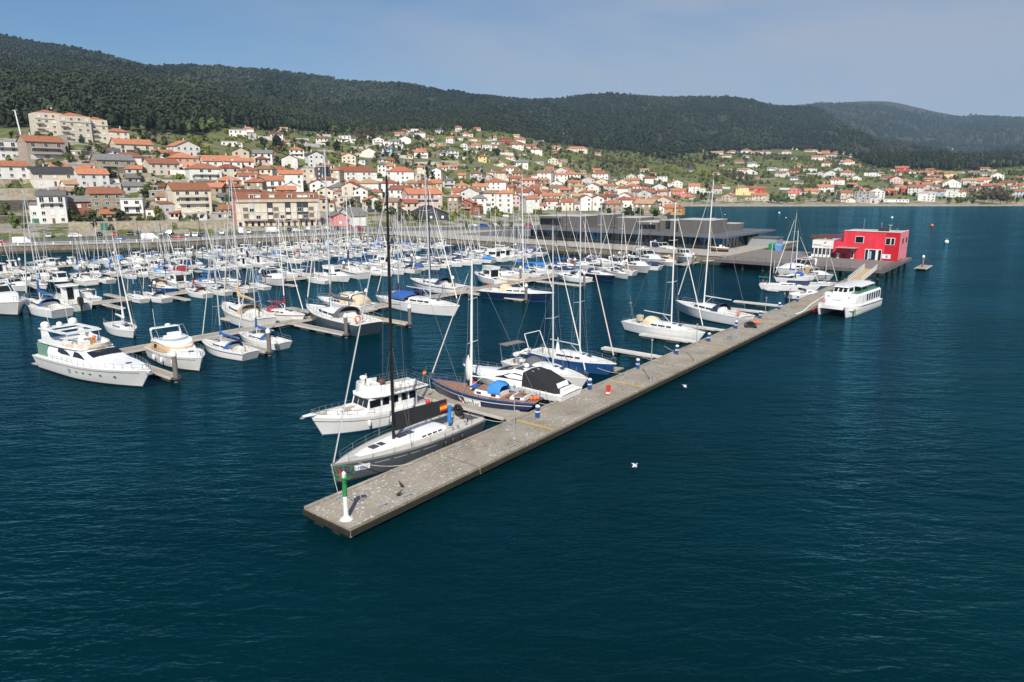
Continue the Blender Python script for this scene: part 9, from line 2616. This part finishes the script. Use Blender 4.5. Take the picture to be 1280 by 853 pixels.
# ---------------- masts, poles, buoys
def lone(name,lb,cat,loc,parts):
 r = thing(name,lb,cat,loc)
 for nm,g,m in parts: g.build(nm,m,r,40)
p = TG(29,180); g = MB(); g.tube((0,0,-1),(-1.8,0,17),.4,.3,8); h_ = MB(); h_.cbox((-1.9,0,17.2),(2.2,.5,.5)); lone("floodlight_mast","tall pale leaning floodlight mast at the wood's edge","mast",p,[("pole",g,M_white),("lamp_bar",h_,M_galv)])
p = at_y(779,118,2650); p.z = Tz(p.x,p.y); g = MB(); g.tube((0,0,0),(0,0,92),.55,.4,5); lone("radio_mast","thin radio mast on the ridge against the sky","mast",p,[("lattice",g,M_galv)])
for px,py,h_,lb in ((578,217,17,"grey power pylon on the hillside above the middle of the town"),(212,275,11,"wooden utility pole beside the large cream house"),(84,262,10,"wooden utility pole behind the slate-roofed house"),(113,255,9,"utility pole between red brick and stone houses"),(212,192,12,"thin pale pole at the wood's foot")):
 p = TG(px,py); g = MB(); g.tube((0,0,-1),(0,0,h_),.2,.13,6); k = MB(); k.cbox((0,0,h_ - .6),(1.8,.12,.12)); k.cbox((0,0,h_ - 1.6),(1.4,.12,.12)); lone("utility_pole",lb,"pole",p,[("pole",g,M_pile),("crossarm",k,M_galv)])
for px,py,m,lb in ((974,267,M_white,"small white buoy on the open bay left of the red office"),(1115,273,M_white,"white buoy behind the red office"),(1165,283,ORANGE,"orange buoy on the open bay"),(1183,304,M_white,"white buoy right of the red office")):
 g = MB(); g.ball((0,0,.4),.75,1,8); g.tube((0,0,1.0),(0,0,1.6),.08,n=5); o = g.build("mooring_buoy",m,None,60); o.location = G(px,py,0); tag(o,lb,"buoy")
g = MB(); g.tube((0,0,0),(0,0,3.2),.05,n=5); k = MB(); k.ball((0,0,3.4),.5,1,8); lone("marker_pole","yellow ball on a pole behind the red office's terrace","marker",ST(186,9.5,4.5),[("pole",g,M_dark),("ball",k,M_yel)])
# ------------------------------------------------------------------ labels of the repeats
ORD = ["first","second","third","fourth","fifth","sixth","seventh","eighth","ninth","tenth","eleventh","twelfth","thirteenth","fourteenth","fifteenth","sixteenth","seventeenth","eighteenth","nineteenth","twentieth"]
ORD += ["twenty-" + o for o in ORD[:9]] + ["thirtieth"] + ["thirty-" + o for o in ORD[:9]] + ["fortieth"] + ["forty-" + o for o in ORD[:9]] + ["fiftieth"] + ["fifty-" + o for o in ORD[:9]]
def pxof_(p):
 p = Vector(p) - Vector((0,0,CAMH))
 f = p.y*math.cos(PITCH) - p.z*math.sin(PITCH)
 return 640 + p.x/f*FPX
def ordinal_labels(items,fmt):
 by = {}
 for o,d,w in items: by.setdefault((d,w),[]).append(o)
 for (d,w),os_ in by.items():
  if len(os_) == 1: os_[0]["label"] = fmt(d,w,None)
  else:
   os_.sort(key=lambda o: pxof(o.location))
   for i,o in enumerate(os_): o["label"] = fmt(d,w,ORD[min(i,58)])
ordinal_labels([(o,d,w) for o,d,w,s,t,lb in BOATS if not lb],lambda d,w,n: "%s, %s" % (d,w) if n is None else "%s, %s, %s from left" % (d,w,n))
for o,d,w,s,t,lb in BOATS:
 if lb: o["label"] = lb
 o["group"] = "sailing yachts in the marina" if o["category"] == 'sailboat' else ("motor boats in the marina" if o["category"] == 'motorboat' else "ferry")
ST_ = {1: "low",2: "two-storey",3: "three-storey",4: "four-storey"}
its = []
for root,fl,wa,ro,rt,lb,wh,cat in HOUSES:
 root["group"] = {"house": "houses of the town and villages","outbuilding": "outbuildings of the town"}.get(cat,"large buildings")
 if cat: root["category"] = cat
 if lb: root["label"] = lb; continue
 roof_w = {"flat": "flat"}.get(ro,ro)
 its.append((root,("small %s outbuilding with %s roof" % (wa,roof_w)) if cat == "outbuilding" else "%s %s house with %s roof" % (ST_.get(fl,"tall"),wa,roof_w),wh))
ordinal_labels(its,lambda d,w,n: "%s %s" % (d,w) if n is None else "%s %s, %s from left" % (d,w,n))
ordinal_labels(WALLS,lambda d,w,n: "%s %s" % (d,w) if n is None else "%s %s, %s from left" % (d,w,n))
tl = [(o,lb,wh) for o,lb,wh in TREE_LIST]
ordinal_labels(tl,lambda d,w,n: "%s %s" % (d,w) if n is None else "%s %s, %s from left" % (d,w,n))
for o,lb,wh in TREE_LIST: o["group"] = "trees of the town and slopes"
ordinal_labels(CL,lambda d,w,n: "%s %s" % (d,w) if n is None else "%s %s, %s such from left" % (d,w,n))
